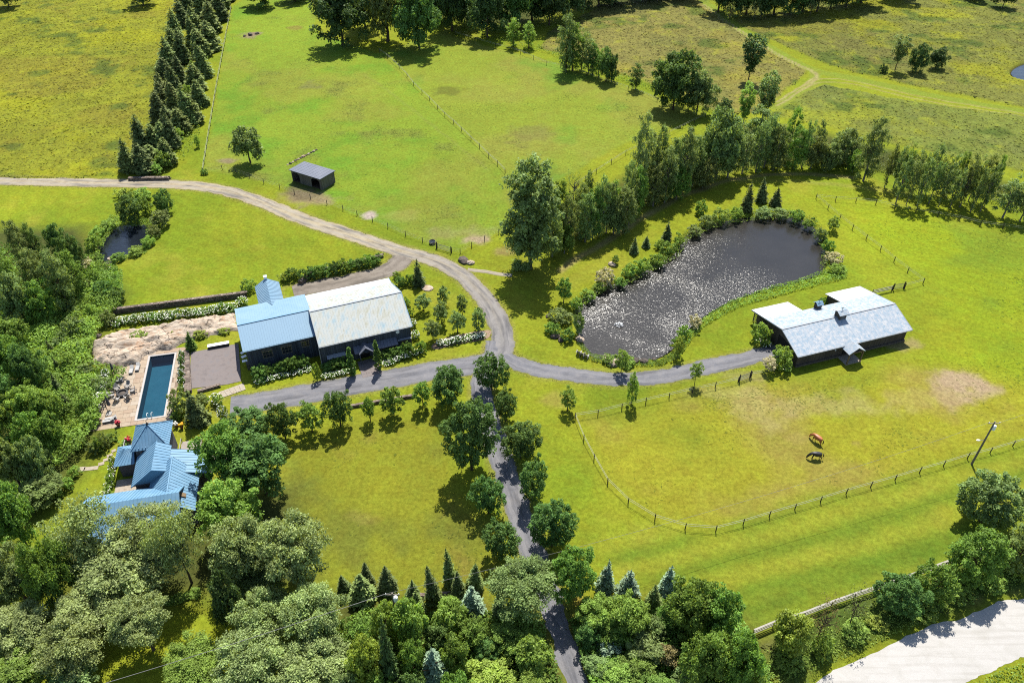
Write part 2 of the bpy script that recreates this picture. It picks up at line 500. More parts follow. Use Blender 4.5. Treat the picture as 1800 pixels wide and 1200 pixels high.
# bare and worn spots, with their own outline
def spot(px, py, rx, ry, col, k, ragged=1.0):
    c0 = P(px, py); sx = rx / (CAM_F / depth_of(c0)); sy = ry / (CAM_F / depth_of(c0) * math.sin(depression(c0)))
    d = np.hypot((gx - c0.x) / sx, (gy - c0.y) / sy) + (n3 - .5) * 1.6 * ragged + (n8 - .5) * .8 * ragged
    global gc
    gc = lerp(gc, A(*col), np.clip((1.15 - d) * 1.8, 0, 1) * k)
for s in ((1692, 676, 46, 24, (218, 188, 134), 1.0), (1665, 700, 22, 18, (212, 182, 122), .8), (1600, 700, 60, 18, (206, 184, 96), .5), (1330, 715, 46, 36, (212, 190, 110), .6), (1470, 712, 110, 22, (208, 188, 108), .55), (1285, 690, 60, 10, (205, 190, 100), .5),
          (651, 379, 13, 8, (230, 206, 176), 1.0), (838, 420, 34, 9, (214, 184, 138), .9), (550, 346, 58, 14, (196, 168, 120), .8), (545, 330, 44, 22, (92, 78, 62), .5), (935, 237, 40, 18, (156, 140, 78), .4), (790, 160, 26, 8, (128, 124, 44), .6), (540, 150, 24, 8, (150, 140, 84), .5),
          (440, 62, 18, 5, (186, 150, 128), .8), (515, 48, 14, 5, (176, 150, 70), .6), (402, 282, 20, 5, (180, 150, 120), .7), (890, 440, 30, 8, (184, 150, 96), .6), (1400, 770, 20, 7, (204, 170, 96), .3), (1505, 780, 12, 6, (206, 178, 96), .4), (640, 910, 30, 14, (190, 168, 78), .35), (980, 702, 34, 14, (196, 172, 80), .5),
          (820, 410, 60, 14, (200, 176, 120), .3), (700, 380, 40, 10, (196, 190, 90), .4), (1590, 605, 30, 12, (206, 176, 120), .6), (1310, 660, 40, 8, (200, 176, 110), .4), (1020, 1090, 14, 40, (206, 170, 70), .7)):
    spot(*s)
# trodden tracks in the grass
def track(px, w, col, k):
    global gc
    d = ldist(wx * .5 + gx * .5, wy * .5 + gy * .5, [tuple(q) for q in smooth_line(W2(px), 6)])
    gc = lerp(gc, A(*col), np.clip(1.3 - d / w, 0, 1) * k * (.55 + .6 * n3))
def clear_tall(px, w, col):
    global gc, tall
    d = ldist(wx * .35 + gx * .65, wy * .35 + gy * .65, [tuple(q) for q in smooth_line(W2(px), 6)])
    k = np.clip((w - d) / .8 + .5, 0, 1)
    gc = lerp(gc, A(*col), k); tall = tall * (1 - k)
clear_tall([(1225, -8), (1290, 45), (1360, 88), (1425, 122), (1500, 138), (1600, 160), (1700, 180), (1800, 196), (1900, 206)], 2.1, (168, 182, 52))
clear_tall([(1434, 124), (1430, 145), (1400, 165), (1362, 190)], 1.7, (172, 182, 54))
for o_ in (-3, 4): track([(1234 + o_, 8), (1300 + o_, 56), (1380 + o_, 104), (1434 + o_ / 2, 130), (1420, 148 + o_), (1366, 182 + o_)], .45, (210, 192, 118), 1.0)
for o_ in (0, 6): track([(1400, 158 + o_), (1440, 140 + o_), (1500, 143 + o_), (1600, 166 + o_), (1700, 184 + o_), (1800, 200 + o_)], .45, (208, 190, 108), .9)
track([(985, 474), (1040, 440), (1100, 400), (1200, 345), (1290, 315), (1400, 305), (1500, 312)], 1.0, (206, 180, 110), .8)
track([(1300, 318), (1400, 318), (1520, 330), (1600, 340)], 1.2, (200, 184, 90), .4)
track([(640, 130), (760, 220), (860, 300)], .4, (170, 160, 80), .4)
# dry margins beside the lanes
for k, pts in LW.items():
    d = ldist(gx, gy, [tuple(q) for q in smooth_line(pts, 6)])
    gc = lerp(gc, A(190, 178, 84), np.clip(1.2 - np.abs(d - LANES[k][1] / 2) / .7, 0, 1) * (.35 + .5 * n3))
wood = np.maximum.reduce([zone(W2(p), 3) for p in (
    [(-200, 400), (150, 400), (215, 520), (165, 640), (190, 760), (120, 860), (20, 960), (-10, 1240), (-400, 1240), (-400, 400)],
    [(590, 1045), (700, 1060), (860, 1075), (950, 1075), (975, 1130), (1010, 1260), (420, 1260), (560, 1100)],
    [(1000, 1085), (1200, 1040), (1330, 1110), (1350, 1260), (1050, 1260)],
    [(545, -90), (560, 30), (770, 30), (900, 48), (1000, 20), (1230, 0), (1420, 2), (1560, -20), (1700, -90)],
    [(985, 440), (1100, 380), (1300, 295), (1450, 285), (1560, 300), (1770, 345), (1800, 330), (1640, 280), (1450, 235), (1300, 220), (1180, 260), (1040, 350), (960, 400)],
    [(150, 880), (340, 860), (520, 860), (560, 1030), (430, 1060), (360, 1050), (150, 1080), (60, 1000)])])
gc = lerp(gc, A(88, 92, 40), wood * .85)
far = np.clip((gy - 352) / 60, 0, 1)
gc = lerp(gc, A(96, 112, 44), far * .8)
# relief: tall growth stands up, ponds and pool are dug
gz = tall * (0.08 + 0.22 * n3 + 0.2 * n8) * np.where(gy < 349, 1, .3) + wood * .2 * n3
sp = np.maximum.reduce([sdist(gx, gy, q) for q in (POND, TARN, POND_FAR)])
gz = np.where(sp > -1.1, np.minimum(gz, -np.clip((sp + 1.1) * .75, 0, 1.6)), gz)
gc = lerp(gc, A(98, 84, 56), np.clip((sp + .7) / .5, 0, 1))
pp = sdist(gx, gy, POOL_POLY)
gz = np.where(pp > -.9, -3.0, gz)
tall = np.where(sp > -1.5, 0, tall)
gc[:, 0] *= .965; gc[:, 1] *= 1.02; gc[:, 2] = gc[:, 2] * 1.2 + .006
idx = np.arange(nx * ny).reshape(ny, nx)
quads = np.stack([idx[:-1, :-1], idx[:-1, 1:], idx[1:, 1:], idx[1:, :-1]], -1).reshape(-1, 4)
t = NT('grass_ground')
ca = t.attr('ground_colour', 'Color'); ta = t.attr('tall')
v = t.pos()
f1 = t.noise(1.6, 5, .7, v); f2 = t.noise(7.0, 3, .7, v); f3 = t.noise(.5, 4, .6, v, .6)
k = t.math('MULTIPLY', t.mr(f1, .3, .7, .62, 1.16), t.mr(f2, .25, .75, .66, 1.2))
k = t.math('MULTIPLY', k, t.mr(f3, .3, .7, .95, 1.15))
cc = t.mix(ca, (1, 1, 1), 1.0, 'MULTIPLY')
hs = t.n('ShaderNodeHueSaturation'); t.l(cc, hs.inputs['Color']); t.l(k, hs.inputs['Value'])
t.l(t.mr(f3, .25, .75, .487, .513), hs.inputs['Hue'])
h = t.math('ADD', t.math('MULTIPLY', f1, .7), t.math('MULTIPLY', f2, .3))
b = t.n('ShaderNodeBump'); t.l(h, b.inputs['Height'])
t.l(t.mr(ta, 0, 1, .16, .5), b.inputs['Distance'])
pr = t.bsdf(hs.outputs[0], .95, .03); t.l(b.outputs[0], pr.inputs['Normal'])
M_GROUND = t.fin(pr)
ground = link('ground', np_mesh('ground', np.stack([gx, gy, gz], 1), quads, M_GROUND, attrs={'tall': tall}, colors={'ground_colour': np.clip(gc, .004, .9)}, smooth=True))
tag(ground, 'mown lawns, pastures and rough meadows of the property', kind='structure')

# --- tall meadow growth: leaning tufts
t = NT('meadow_blades')
ca = t.attr('blade_colour', 'Color')
d1 = t.bsdf(ca, .8, .15); tr = t.n('ShaderNodeBsdfTranslucent'); t.l(ca, tr.inputs[0])
mx = t.n('ShaderNodeMixShader'); mx.inputs[0].default_value = .45; t.l(d1.outputs[0], mx.inputs[1]); t.l(tr.outputs[0], mx.inputs[2])
M_BLADE = t.fin(mx)
inner = (tall > .5) & (np.abs(gx) < 226) & (gy > 45) & (gy < 344)
cand = np.nonzero(inner)[0]
sel = RNG.choice(cand, 52000)
bx = gx[sel] + RNG.uniform(-.35, .35, len(sel)); by = gy[sel] + RNG.uniform(-.35, .35, len(sel)); bz = gz[sel] - .05
bh = RNG.uniform(.08, .22, len(sel)) * (.6 + .9 * n8[sel]); an = RNG.uniform(0, 6.283, len(sel)); wd = RNG.uniform(.16, .42, len(sel))
lx, ly = RNG.normal(0, .45, len(sel)), RNG.normal(-.1, .45, len(sel))
c0 = np.stack([bx, by, bz], 1); sd = np.stack([np.cos(an), np.sin(an), 0 * an], 1) * wd[:, None]
tp = c0 + np.stack([lx, ly, bh], 1)
V = np.stack([c0 - sd, c0 + sd, tp + sd * .6, tp - sd * .6], 1).reshape(-1, 3)
bc = np.repeat(gc[sel] * RNG.uniform(.85, 1.4, (len(sel), 1)), 4, 0)
o = link('meadow_grass', np_mesh('meadow_grass', V, np.arange(len(V)).reshape(-1, 4), M_BLADE, colors={'blade_colour': bc}))
tag(o, 'tall uncut ochre and green grass of the rough meadows', 'grass', kind='stuff')

def tufts(name, px_, py_, label, colmul, h0, h1, w0, w1):
    n = len(px_); ix = np.clip(np.searchsorted(xs, px_), 0, nx - 1); iy = np.clip(np.searchsorted(ys, py_), 0, ny - 1); gi = iy * nx + ix
    an = RNG.uniform(0, 6.283, n); wd = RNG.uniform(w0, w1, n); bh = RNG.uniform(h0, h1, n)
    c0 = np.stack([px_, py_, gz[gi] - .03], 1); sd = np.stack([np.cos(an), np.sin(an), 0 * an], 1) * wd[:, None]
    tp = c0 + np.stack([RNG.normal(0, .22, n), RNG.normal(-.18, .2, n), bh * .5], 1)
    V = np.stack([c0 - sd, c0 + sd, tp + sd * .7, tp - sd * .7], 1).reshape(-1, 3)
    bc = np.repeat(gc[gi] * np.array(colmul) * RNG.uniform(.85, 1.2, (n, 1)), 4, 0)
    o = link(name, np_mesh(name, V, np.arange(len(V)).reshape(-1, 4), M_BLADE, colors={'blade_colour': bc}))
    return tag(o, label, 'grass', kind='stuff')
vx, vy = [], []
for k_, pts_ in LW.items():
    sl = smooth_line(pts_, 40)
    for i in range(len(sl) - 1):
        d_ = sl[i + 1] - sl[i]; L_ = np.linalg.norm(d_) + 1e-9; nn = np.array([-d_[1], d_[0]]) / L_
        for s_ in (-1, 1):
            for _ in range(max(1, int(L_ * 7))):
                q_ = sl[i] + d_ * RNG.random() + nn * s_ * (LANES[k_][1] / 2 + RNG.normal(.12, .22)); vx.append(q_[0]); vy.append(q_[1])
vx, vy = np.array(vx), np.array(vy)
dmin = np.minimum.reduce([ldist(vx, vy, [tuple(q) for q in smooth_line(p_, 6)]) - LANES[k_][1] / 2 for k_, p_ in LW.items()])
ok_ = dmin > -.5
tufts('verge_grass', vx[ok_], vy[ok_], 'ragged grass edging the driveways', (.95, 1.0, .8), .05, .2, .06, .2)
cand = np.nonzero(((zone(Z_PAST_W) + zone(Z_PAST_E) + zone(Z_PADDOCK, 2.5) * .5 + zone(Z_INNER, 2.5) * .8 + zone(Z_RIDING, 6) * .4) > .3) & (gy < 343) & (np.abs(gx) < 226))[0]
sel = RNG.choice(cand, 18000, p=(lambda w: w / w.sum())(np.clip(n8b[cand] - .3, .01, 1) ** 3))
tufts('pasture_tussocks', gx[sel] + RNG.uniform(-.35, .35, len(sel)), gy[sel] + RNG.uniform(-.35, .35, len(sel)), 'tussocks of uneaten grass scattered over the pastures', (.88, 1.0, .8), .04, .16, .08, .3)
# --- lanes
def mat_gravel(name, c1, c2, c3, track_k=.5, other=None):
    t = NT(name)
    v = t.pos(); ac = t.attr('across'); ed = t.math('ABSOLUTE', ac)
    f = t.noise(.55, 6, .65, v, .8); g = t.noise(9, 3, .7, v); al = t.noise(1.0, 4, .6, t.attr('flow', 'Vector'), .4)
    c = t.ramp(f, [(.3, c1), (.5, c2), (.7, c3)])
    if other: c = t.mix(c, t.ramp(f, [(.3, other[0]), (.5, other[1]), (.7, other[2])]), t.attr('pale'))
    wheel = t.math('MULTIPLY', t.ramp(ed, [(.12, (0, 0, 0)), (.38, (1, 1, 1)), (.58, (1, 1, 1)), (.8, (0, 0, 0))]), track_k)
    c = t.mix(c, tuple(min(1, q * 1.25) for q in c3), wheel)
    c = t.mix(c, tuple(q * .62 for q in c1), t.math('MULTIPLY', t.mr(al, .48, .68, 0, 1), .75))
    c = t.mix(c, A(150, 148, 84), t.mr(t.math('ADD', ed, t.math('MULTIPLY', f, .45)), 1.05, 1.3, 0, .7))
    hs = t.n('ShaderNodeHueSaturation'); t.l(c, hs.inputs['Color']); t.l(t.mr(g, .25, .75, .8, 1.2), hs.inputs['Value'])
    return t.fin(t.bsdf(hs.outputs[0], .9, .2, bump=g, bdist=.03))
M_LANE_A = mat_gravel('pale_gravel', A(166, 152, 128), A(194, 182, 158), A(206, 196, 176))
M_LANE_B = mat_gravel('grey_gravel', A(134, 134, 140), A(150, 150, 156), A(166, 163, 164), .35)
M_LANE_AB = mat_gravel('mixed_gravel', A(134, 134, 140), A(150, 150, 156), A(166, 163, 164), .35, (A(190, 170, 136), A(212, 196, 162), A(222, 208, 178)))
M_YARD = mat_gravel('brown_gravel', A(140, 130, 118), A(164, 152, 138), A(180, 170, 156), .2)

def ribbon(name, line, w, z, mat, label, seed=0, nacross=8, ragged=.5, cat=None, kind='structure', pale=None):
    pts = smooth_line(line, 26); pl = []
    Vv, ac, fl = [], [], []
    s = 0
    for i, p in enumerate(pts):
        d = pts[min(i + 1, len(pts) - 1)] - pts[max(i - 1, 0)]; d = d / (np.linalg.norm(d) + 1e-9); nn = np.array([-d[1], d[0]])
        if i: s += np.linalg.norm(p - pts[i - 1])
        jl = (float(fbm(np.array([s]), np.array([seed * 50.]), 1.1, seed)[0]) - .5) * 2 * ragged
        jr = (float(fbm(np.array([s]), np.array([seed * 50. + 20]), 1.6, seed + 3)[0]) - .5) * 2 * ragged
        for k in range(nacross + 1):
            a = -1 + 2 * k / nacross
            e = w / 2 + (jl if a < 0 else jr)
            q = p + nn * a * e
            Vv.append((q[0], q[1], z + .05 * (1 - a * a) - .03 * (abs(a) > .99))); ac.append(a); fl.append((s * .12, a * 2.2, seed)); pl.append(0 if pale is None else float(np.clip((pale[1] - s) / (pale[1] - pale[0]), 0, 1)))
    m = nacross + 1
    Q = [(i * m + k, i * m + k + 1, (i + 1) * m + k + 1, (i + 1) * m + k) for i in range(len(pts) - 1) for k in range(nacross)]
    me = np_mesh(name, np.array(Vv), np.array(Q), mat, attrs={'across': ac, 'pale': pl}, smooth=True)
    at = me.attributes.new('flow', 'FLOAT_VECTOR', 'POINT'); at.data.foreach_set('vector', np.array(fl, np.float32).ravel())
    o = link(name, me); tag(o, label, cat, kind=kind); return o
ribbon('driveway', LW['lane_lower'], LANES['lane_lower'][1], .034, M_LANE_B, 'grey gravel driveway running down between the maples', 2)
ribbon('driveway', LW['lane_barn'], LANES['lane_barn'][1], .040, M_LANE_B, 'wide grey driveway in front of the long barn', 3)
ribbon('driveway', LW['lane_stable'], LANES['lane_stable'][1], .046, M_LANE_B, 'gravel driveway leading to the stable with the white roof', 4)
ribbon('driveway', LW['lane_upper'], LANES['lane_upper'][1], .052, M_LANE_AB, 'long gravel driveway from the spruces round the orchard island', 5, pale=(110, 175))
ribbon('yard', LW['lane_yard'], LANES['lane_yard'][1], .028, M_YARD, 'brown gravel yard behind the barn', 7, ragged=.6)
ribbon('path', [np.array(q) for q in W2([(822, 474), (850, 477), (880, 482), (900, 484)])], 1.3, .02, M_LANE_A, 'pale footpath leaving the driveway by the boulder', 8, ragged=.15)

def sheet(name, poly, z, mat, label=None, th=None, kind='structure', parent=None):
    m = MB()
    if th: m.slab([(x, y, z) for x, y in poly], th, up=(0, 0, 1))
    else: m.add([(x, y, z) for x, y in poly], [tuple(range(len(poly)))])
    o = m.build(name, mat, parent)
    if label: tag(o, label, kind=kind)
    return o
t = NT('road_gravel')
v = t.pos(); f = t.noise(.35, 6, .6, v, .6); g = t.noise(12, 2, .7, v)
rd = (P(1800, 1100) - P(1540, 1190)).normalized()
st = t.noise(1.2, 4, .6, t.pos(rot=(0, 0, -math.atan2(rd.y, rd.x)), scale=(.06, 1.2, 1)))
c = t.ramp(f, [(.3, A(228, 224, 216)), (.55, A(240, 236, 230)), (.75, A(232, 227, 220))])
c = t.mix(c, A(200, 194, 184), t.mr(st, .48, .7, 0, .55))
hs = t.n('ShaderNodeHueSaturation'); t.l(c, hs.inputs['Color']); t.l(t.mr(g, .25, .75, .88, 1.12), hs.inputs['Value'])
M_ROAD = t.fin(t.bsdf(hs.outputs[0], .9, .2, bump=g, bdist=.02))
e_top = smooth_line(W2([(880, 1560), (1080, 1400), (1290, 1260), (1390, 1208), (1500, 1163), (1640, 1096), (1720, 1066), (1800, 1042), (1900, 1010), (2100, 940), (2600, 770)]), 14)
e_bot = smooth_line(W2([(1130, 1700), (1340, 1470), (1520, 1310), (1600, 1250), (1690, 1204), (1750, 1176), (1800, 1154), (1900, 1110), (2050, 1050), (2250, 960), (2800, 760)]), 14)
Vv = []
for i, (a, b) in enumerate(zip(e_top, e_bot)):
    ja = (vnoise(np.array([a[0] * 1.]), np.array([a[1]]), .7, 3)[0] - .5) * .5; jb = (vnoise(np.array([b[0]]), np.array([b[1]]), .7, 4)[0] - .5) * .5
    d = (b - a) / np.linalg.norm(b - a)
    for k in range(9):
        q = a + d * ja + (b + d * jb - a - d * ja) * k / 8
        Vv.append((q[0], q[1], .02 + .1 * (1 - ((k - 4) / 4) ** 2)))
Q = [(i * 9 + k, i * 9 + k + 1, (i + 1) * 9 + k + 1, (i + 1) * 9 + k) for i in range(len(e_top) - 1) for k in range(8)]
tag(link('road', np_mesh('road', np.array(Vv), np.array(Q), M_ROAD, smooth=True)), 'wide white gravel road at the lower right', kind='structure')

# --- water
def water_mat(name, base, choppy, s1, s2, rough=.2):
    t = NT(name)
    v = t.pos()
    wv = t.noise(s1, 1, .5, t.pos(scale=(.6, 1.7, 1), rot=(0, 0, .12)), .5)
    rp = t.noise(s2, 0, .5, t.pos(scale=(1.15, 1, 1), rot=(0, 0, -.35)), .4)
    wind = t.noise(.06, 3, .6, v, .8)
    m = t.mr(wind, .36, .62, .5, 1.0)
    cm = t.attr('calm')
    m = t.math('MULTIPLY', m, cm)
    h = t.math('ADD', t.math('MULTIPLY', wv, .7), t.math('MULTIPLY', rp, .3))
    b = t.n('ShaderNodeBump'); b.inputs['Distance'].default_value = choppy
    t.l(m, b.inputs['Strength']); t.l(h, b.inputs['Height'])
    f = t.noise(.12, 4, .6, v)
    c = t.ramp(f, [(.35, base), (.7, tuple(q * 1.5 for q in base))])
    pr = t.bsdf(c, rough, .5); pr.inputs['IOR'].default_value = 1.33
    t.l(b.outputs[0], pr.inputs['Normal'])
    return t.fin(pr)
def water(name, poly, mat, label, step=1.0, calm=None):
    xs_ = np.array(poly)
    c = xs_.mean(0)
    rings = 14; Vv = [(c[0], c[1], POND_Z)]
    for r in range(1, rings + 1):
        for p in poly: Vv.append((c[0] + (p[0] - c[0]) * r / rings * 1.02, c[1] + (p[1] - c[1]) * r / rings * 1.02, POND_Z))
    n = len(poly); F = []
    for k in range(n): F.append((0, 1 + k, 1 + (k + 1) % n, 1 + (k + 1) % n))
    tri = [(0, 1 + k, 1 + (k + 1) % n) for k in range(n)]
    qd = [(1 + r * n + k, 1 + (r + 1) * n + k, 1 + (r + 1) * n + (k + 1) % n, 1 + r * n + (k + 1) % n) for r in range(rings - 1) for k in range(n)]
    me = bpy.data.meshes.new(name); me.from_pydata(Vv, [], tri + qd); me.materials.append(mat)
    a = np.array(Vv); cv = np.ones(len(a)) if calm is None else calm(a[:, 0], a[:, 1])
    at = me.attributes.new('calm', 'FLOAT', 'POINT'); at.data.foreach_set('value', cv.astype(np.float32))
    me.update()
    return tag(link(name, me), label, kind='structure')
qc = P(1412, 425); qd_ = P(1040, 612)
def calm_f(x, y):
    d1 = np.hypot((x - qc.x) / 16, (y - qc.y) / 14); d2 = np.hypot((x - qd_.x) / 12, (y - qd_.y) / 8)
    return np.clip(np.minimum(.2 + .8 * np.clip(d1 * .75 - .2, 0, 1), .3 + .7 * np.clip(d2 * .9 - .35, 0, 1)), .1, 1)
M_POND = water_mat('pond_water', (.012, .011, .0095), .095, 3.1, 7.0, .2)
M_TARN = water_mat('dark_water', (.006, .008, .011), .08, 1.6, 4.0, .08)
water('pond', POND, M_POND, 'large dark pond glittering in the sun', calm=calm_f)
water('pond', TARN, M_TARN, 'small dark pond beside the left lawn')
water('pond', POND_FAR, M_TARN, 'sliver of a far pond at the right edge')
# ================================================================== BUILDINGS
class Frame:
    """local frame of a building: x along the front, t towards the back, z up"""
    def __init__(s, o, ang): s.o = Vector((o[0], o[1], 0)); s.a = ang; s.d = Vector((math.cos(ang), math.sin(ang), 0)); s.b = Vector((-math.sin(ang), math.cos(ang), 0))
    def __call__(s, x, t, z=0.0): return s.o + s.d * x + s.b * t + Vector((0, 0, z))
def M_metal(name, c1, c2, c3, scale=.5, rough=.45, stretch=(1, 1, 1), rot=0.0, metal=.0, spec=.25, fine=14):
    t = NT(name)
    v = t.pos(scale=stretch, rot=(0, 0, rot)); f = t.noise(scale, 6, .62, v, .4); g = t.noise(fine, 2, .6, v)
    c = t.ramp(f, [(.3, c1), (.5, c2), (.7, c3)])
    hs = t.n('ShaderNodeHueSaturation'); t.l(c, hs.inputs['Color']); t.l(t.mr(g, .3, .7, .93, 1.07), hs.inputs['Value'])
    return t.fin(t.bsdf(hs.outputs[0], t.mr(f, .3, .7, rough - .08, rough + .12), spec, metal))
B_ANG = math.radians(21)
M_BLUE = M_metal('blue_metal_roof', (.112, .192, .262), (.128, .208, .278), (.142, .220, .288), .4, .6)
M_HOUSE_BLUE = M_metal('house_blue_roof', (.085, .175, .265), (.100, .195, .285), (.120, .212, .300), .6, .55)
M_OLD = M_metal('weathered_roof', (.20, .20, .15), (.27, .28, .262), (.185, .25, .275), 1.2, .65, (1, .16, 1), -B_ANG)
M_STABLE = M_metal('mottled_pale_roof', (.14, .21, .265), (.22, .25, .28), (.33, .325, .32), 1.7, .5)
M_WHITEROOF = M_metal('white_roof', (.34, .35, .36), (.38, .38, .38), (.40, .39, .385), 1.2, .5)
M_SHEDROOF = M_metal('grey_roof', A(128, 134, 150), A(138, 144, 160), A(146, 152, 168), .3, .5)
M_TRIM = mat_noise('pale_trim', A(188, 196, 204), A(206, 212, 218), 3, .6)
def M_boards(name, c1, c2, w=.3, ang=0.0):
    t = NT(name)
    v = t.pos(rot=(0, 0, -ang)); sx = t.n('ShaderNodeSeparateXYZ'); t.l(v, sx.inputs[0])
    u = t.math('ADD', sx.outputs[0], sx.outputs[1])
    s = t.math('DIVIDE', u, w); fl = t.math('FLOOR', s); fr = t.math('FRACT', s)
    wn_ = t.n('ShaderNodeTexWhiteNoise', noise_dimensions='1D'); t.l(fl, wn_.inputs['W'])
    g = t.noise(3, 5, .6, t.pos(scale=(1, 1, .12)))
    c = t.mix(c1, c2, t.math('ADD', t.math('MULTIPLY', wn_.outputs[0], .6), t.math('MULTIPLY', g, .5), True))
    gap = t.ramp(fr, [(0, (0, 0, 0)), (.06, (1, 1, 1)), (.94, (1, 1, 1)), (1, (0, 0, 0))])
    c = t.mix((.004, .004, .005), c, gap)
    return t.fin(t.bsdf(c, .8, .25, bump=gap, bdist=.03))
M_DARKWOOD = M_boards('charcoal_boards', (.026, .031, .040), (.064, .074, .090), .34, B_ANG)
M_BROWNWOOD = M_boards('dark_brown_boards', (.034, .027, .022), (.080, .064, .050), .3, math.radians(18.4))
M_GREYWOOD = M_boards('grey_boards', A(122, 118, 104), A(168, 162, 144), .25, math.radians(-29.8))
M_HOUSEWALL = M_boards('house_boards', A(120, 122, 130), A(150, 150, 156), .2, math.radians(12.3))
M_GLASS = None
t = NT('window_glass'); M_GLASS = t.fin(t.bsdf((.02, .024, .028), .08, .6))
M_FRAME = mat_noise('beige_frame', A(170, 150, 124), A(200, 180, 150), 5)
M_WHITEP = mat_noise('white_paint', (.62, .62, .6), (.76, .76, .74), 3, .6)
M_BLACK = mat_noise('black_metal', (.012, .012, .013), (.03, .03, .032), 4, .5)
M_CONC = mat_noise('pale_stone', A(206, 190, 166), A(222, 208, 188), 1.6, .85, c3=A(196, 176, 150))
M_POSTWOOD = mat_noise('timber', A(150, 124, 92), A(186, 158, 120), 4, .8, stretch=(1, 1, .2))
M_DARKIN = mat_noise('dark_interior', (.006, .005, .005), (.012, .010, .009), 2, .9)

def roof(name, parent, pts, mat, th=.14, rib=0.0, ribh=.05, ribw=.05, trim=None):
    """pts: eave0, eave1, ridge1, ridge0 (top face). Seams run from eave to ridge and belong to the sheet"""
    m = MB(); pts = [Vector(p) for p in pts]; m.slab(pts, th)
    if rib:
        e0, e1, r1, r0 = pts; L = (e1 - e0).length; n = max(2, int(L / rib))
        nr = (e1 - e0).cross(r0 - e0).normalized(); nr = nr if nr.z > 0 else -nr
        for i in range(n + 1):
            f = min(max(i / n, .004), .996); a = e0.lerp(e1, f) + nr * ribh * .4; b = r0.lerp(r1, f) + nr * ribh * .4
            if (b - a).length > .2: m.bar(a, b, ribw, ribh)
    o = m.build(name, mat, parent)
    return o
def window(fr, parent, x, t, z, w, h, mat_frame=None, mull=1, name='window', out=-1):
    """window on a wall facing -t (the front); frame with pane and glazing bars"""
    m = MB(); k = .09
    for dx_, dz_, sw, sh in ((0, h / 2, w + k, k), (0, -h / 2, w + k, k), (-w / 2, 0, k, h - k), (w / 2, 0, k, h - k)):
        m.box(fr(x + dx_, t + out * .04, z + dz_), (sw, .1, sh), fr.a)
    for i in range(1, mull + 1): m.box(fr(x - w / 2 + w * i / (mull + 1), t + out * .03, z), (.05, .06, h - k), fr.a)
    m.box(fr(x, t + out * .03, z), (w - k, .056, .05), fr.a)
    f = m.build(name, mat_frame or M_FRAME, parent)
    g = MB().box(fr(x, t + out * .012, z), (w - k, .03, h - k), fr.a).build('pane', M_GLASS, f)
    return f
def prism(fr, prof, x0, x1):
    """cross-section prof [(t,z)...] extruded along x"""
    n = len(prof)
    vs = [fr(x0, t_, z_) for t_, z_ in prof] + [fr(x1, t_, z_) for t_, z_ in prof]
    return vs, [tuple(range(n)), tuple(range(2 * n - 1, n - 1, -1))] + [(i, i + n, (i + 1) % n + n, (i + 1) % n) for i in range(n)]

# ------------------------------------------------------------------ the long barn: blue part and weathered part are one building
f1 = Frame((-47.57, 106.07), B_ANG); f2 = Frame((-34.46, 107.53), B_ANG)
barn = empty('barn', f1(12.5, 6, 0)); bi = barn.location.copy()
tag(barn, 'long charcoal barn, one half under a blue roof, the other under a weathered roof', 'barn')
def part(o): 
    o.parent = barn; o.matrix_parent_inverse = Matrix.Translation(-bi); return o
part(MB().add(*prism(f1, [(.5, 0), (.5, 4.95), (5.4, 6.85), (12.3, 5.3), (12.3, 0)], .4, 12.9)).build('wall', M_DARKWOOD))
part(MB().add(*prism(f2, [(.35, 0), (.35, 4.75), (7.1, 7.5), (16.4, 3.55), (18.1, 3.3), (18.1, 0)], .0, 16.85)).build('wall', M_DARKWOOD))
for nm, a, b in (('front', (0, 5.2), (5.4, 7.2)), ('back', (12.9, 5.62), (5.4, 7.2))):
    part(roof('roof', None, [f1(-.1, *a), f1(13.0, *a), f1(13.0, *b), f1(-.1, *b)], M_BLUE, .12, .42, .03, .03))
part(MB().bar(f1(-.12, 5.4, 7.24), f1(13.0, 5.4, 7.24), .34, .07).build('ridge_cap', M_HOUSE_BLUE))
for a, b in (((0, 5.0), (7.1, 7.92)), ((16.5, 3.95), (7.1, 7.92)), ((18.5, 3.7), (16.48, 3.96))):
    part(roof('roof', None, [f2(0, *a), f2(17.2, *a), f2(17.2, *b), f2(0, *b)], M_OLD if a[0] != 18.5 else M_WHITEROOF, .12, .5, .02, .03))
part(MB().bar(f2(0, 7.1, 7.95), f2(17.2, 7.1, 7.95), .3, .06).build('ridge_cap', M_TRIM))
for x in (-.03, 17.23):
    m = MB()
    for a, b in (((0, 4.94), (7.1, 7.86)), ((7.1, 7.86), (16.5, 3.88)), ((16.5, 3.88), (18.5, 3.62))): m.bar(f2(x, *a), f2(x, *b), .06, .26)
    part(m.build('verge_board', M_HOUSE_BLUE if x > 1 else M_TRIM))
for x, z_ in ((3.9, 3.1), (7.3, 3.1), (10.7, 3.5)):
    w = part(window(f1, None, x, .5, z_, 1.7 if x < 10 else 1.3, 1.5 if x < 10 else 1.2, mull=2))
    mm = MB(); n = 9; R = (.98 if x < 10 else .78)
    for i in range(n):
        a0, a1 = math.pi * i / n, math.pi * (i + 1) / n
        mm.bar(f1(x + R * math.cos(a0), .44, z_ + (.78 if x < 10 else .63) + .42 * math.sin(a0)), f1(x + R * math.cos(a1), .44, z_ + (.78 if x < 10 else .63) + .42 * math.sin(a1)), .08, .1)
    mm.build('arch_trim', M_FRAME, w)
for x in (2.4, 5.5, 8.9): part(MB().box(f1(x, .42, 2.5), (.22, .2, 4.6), B_ANG).build('pilaster', M_DARKWOOD))
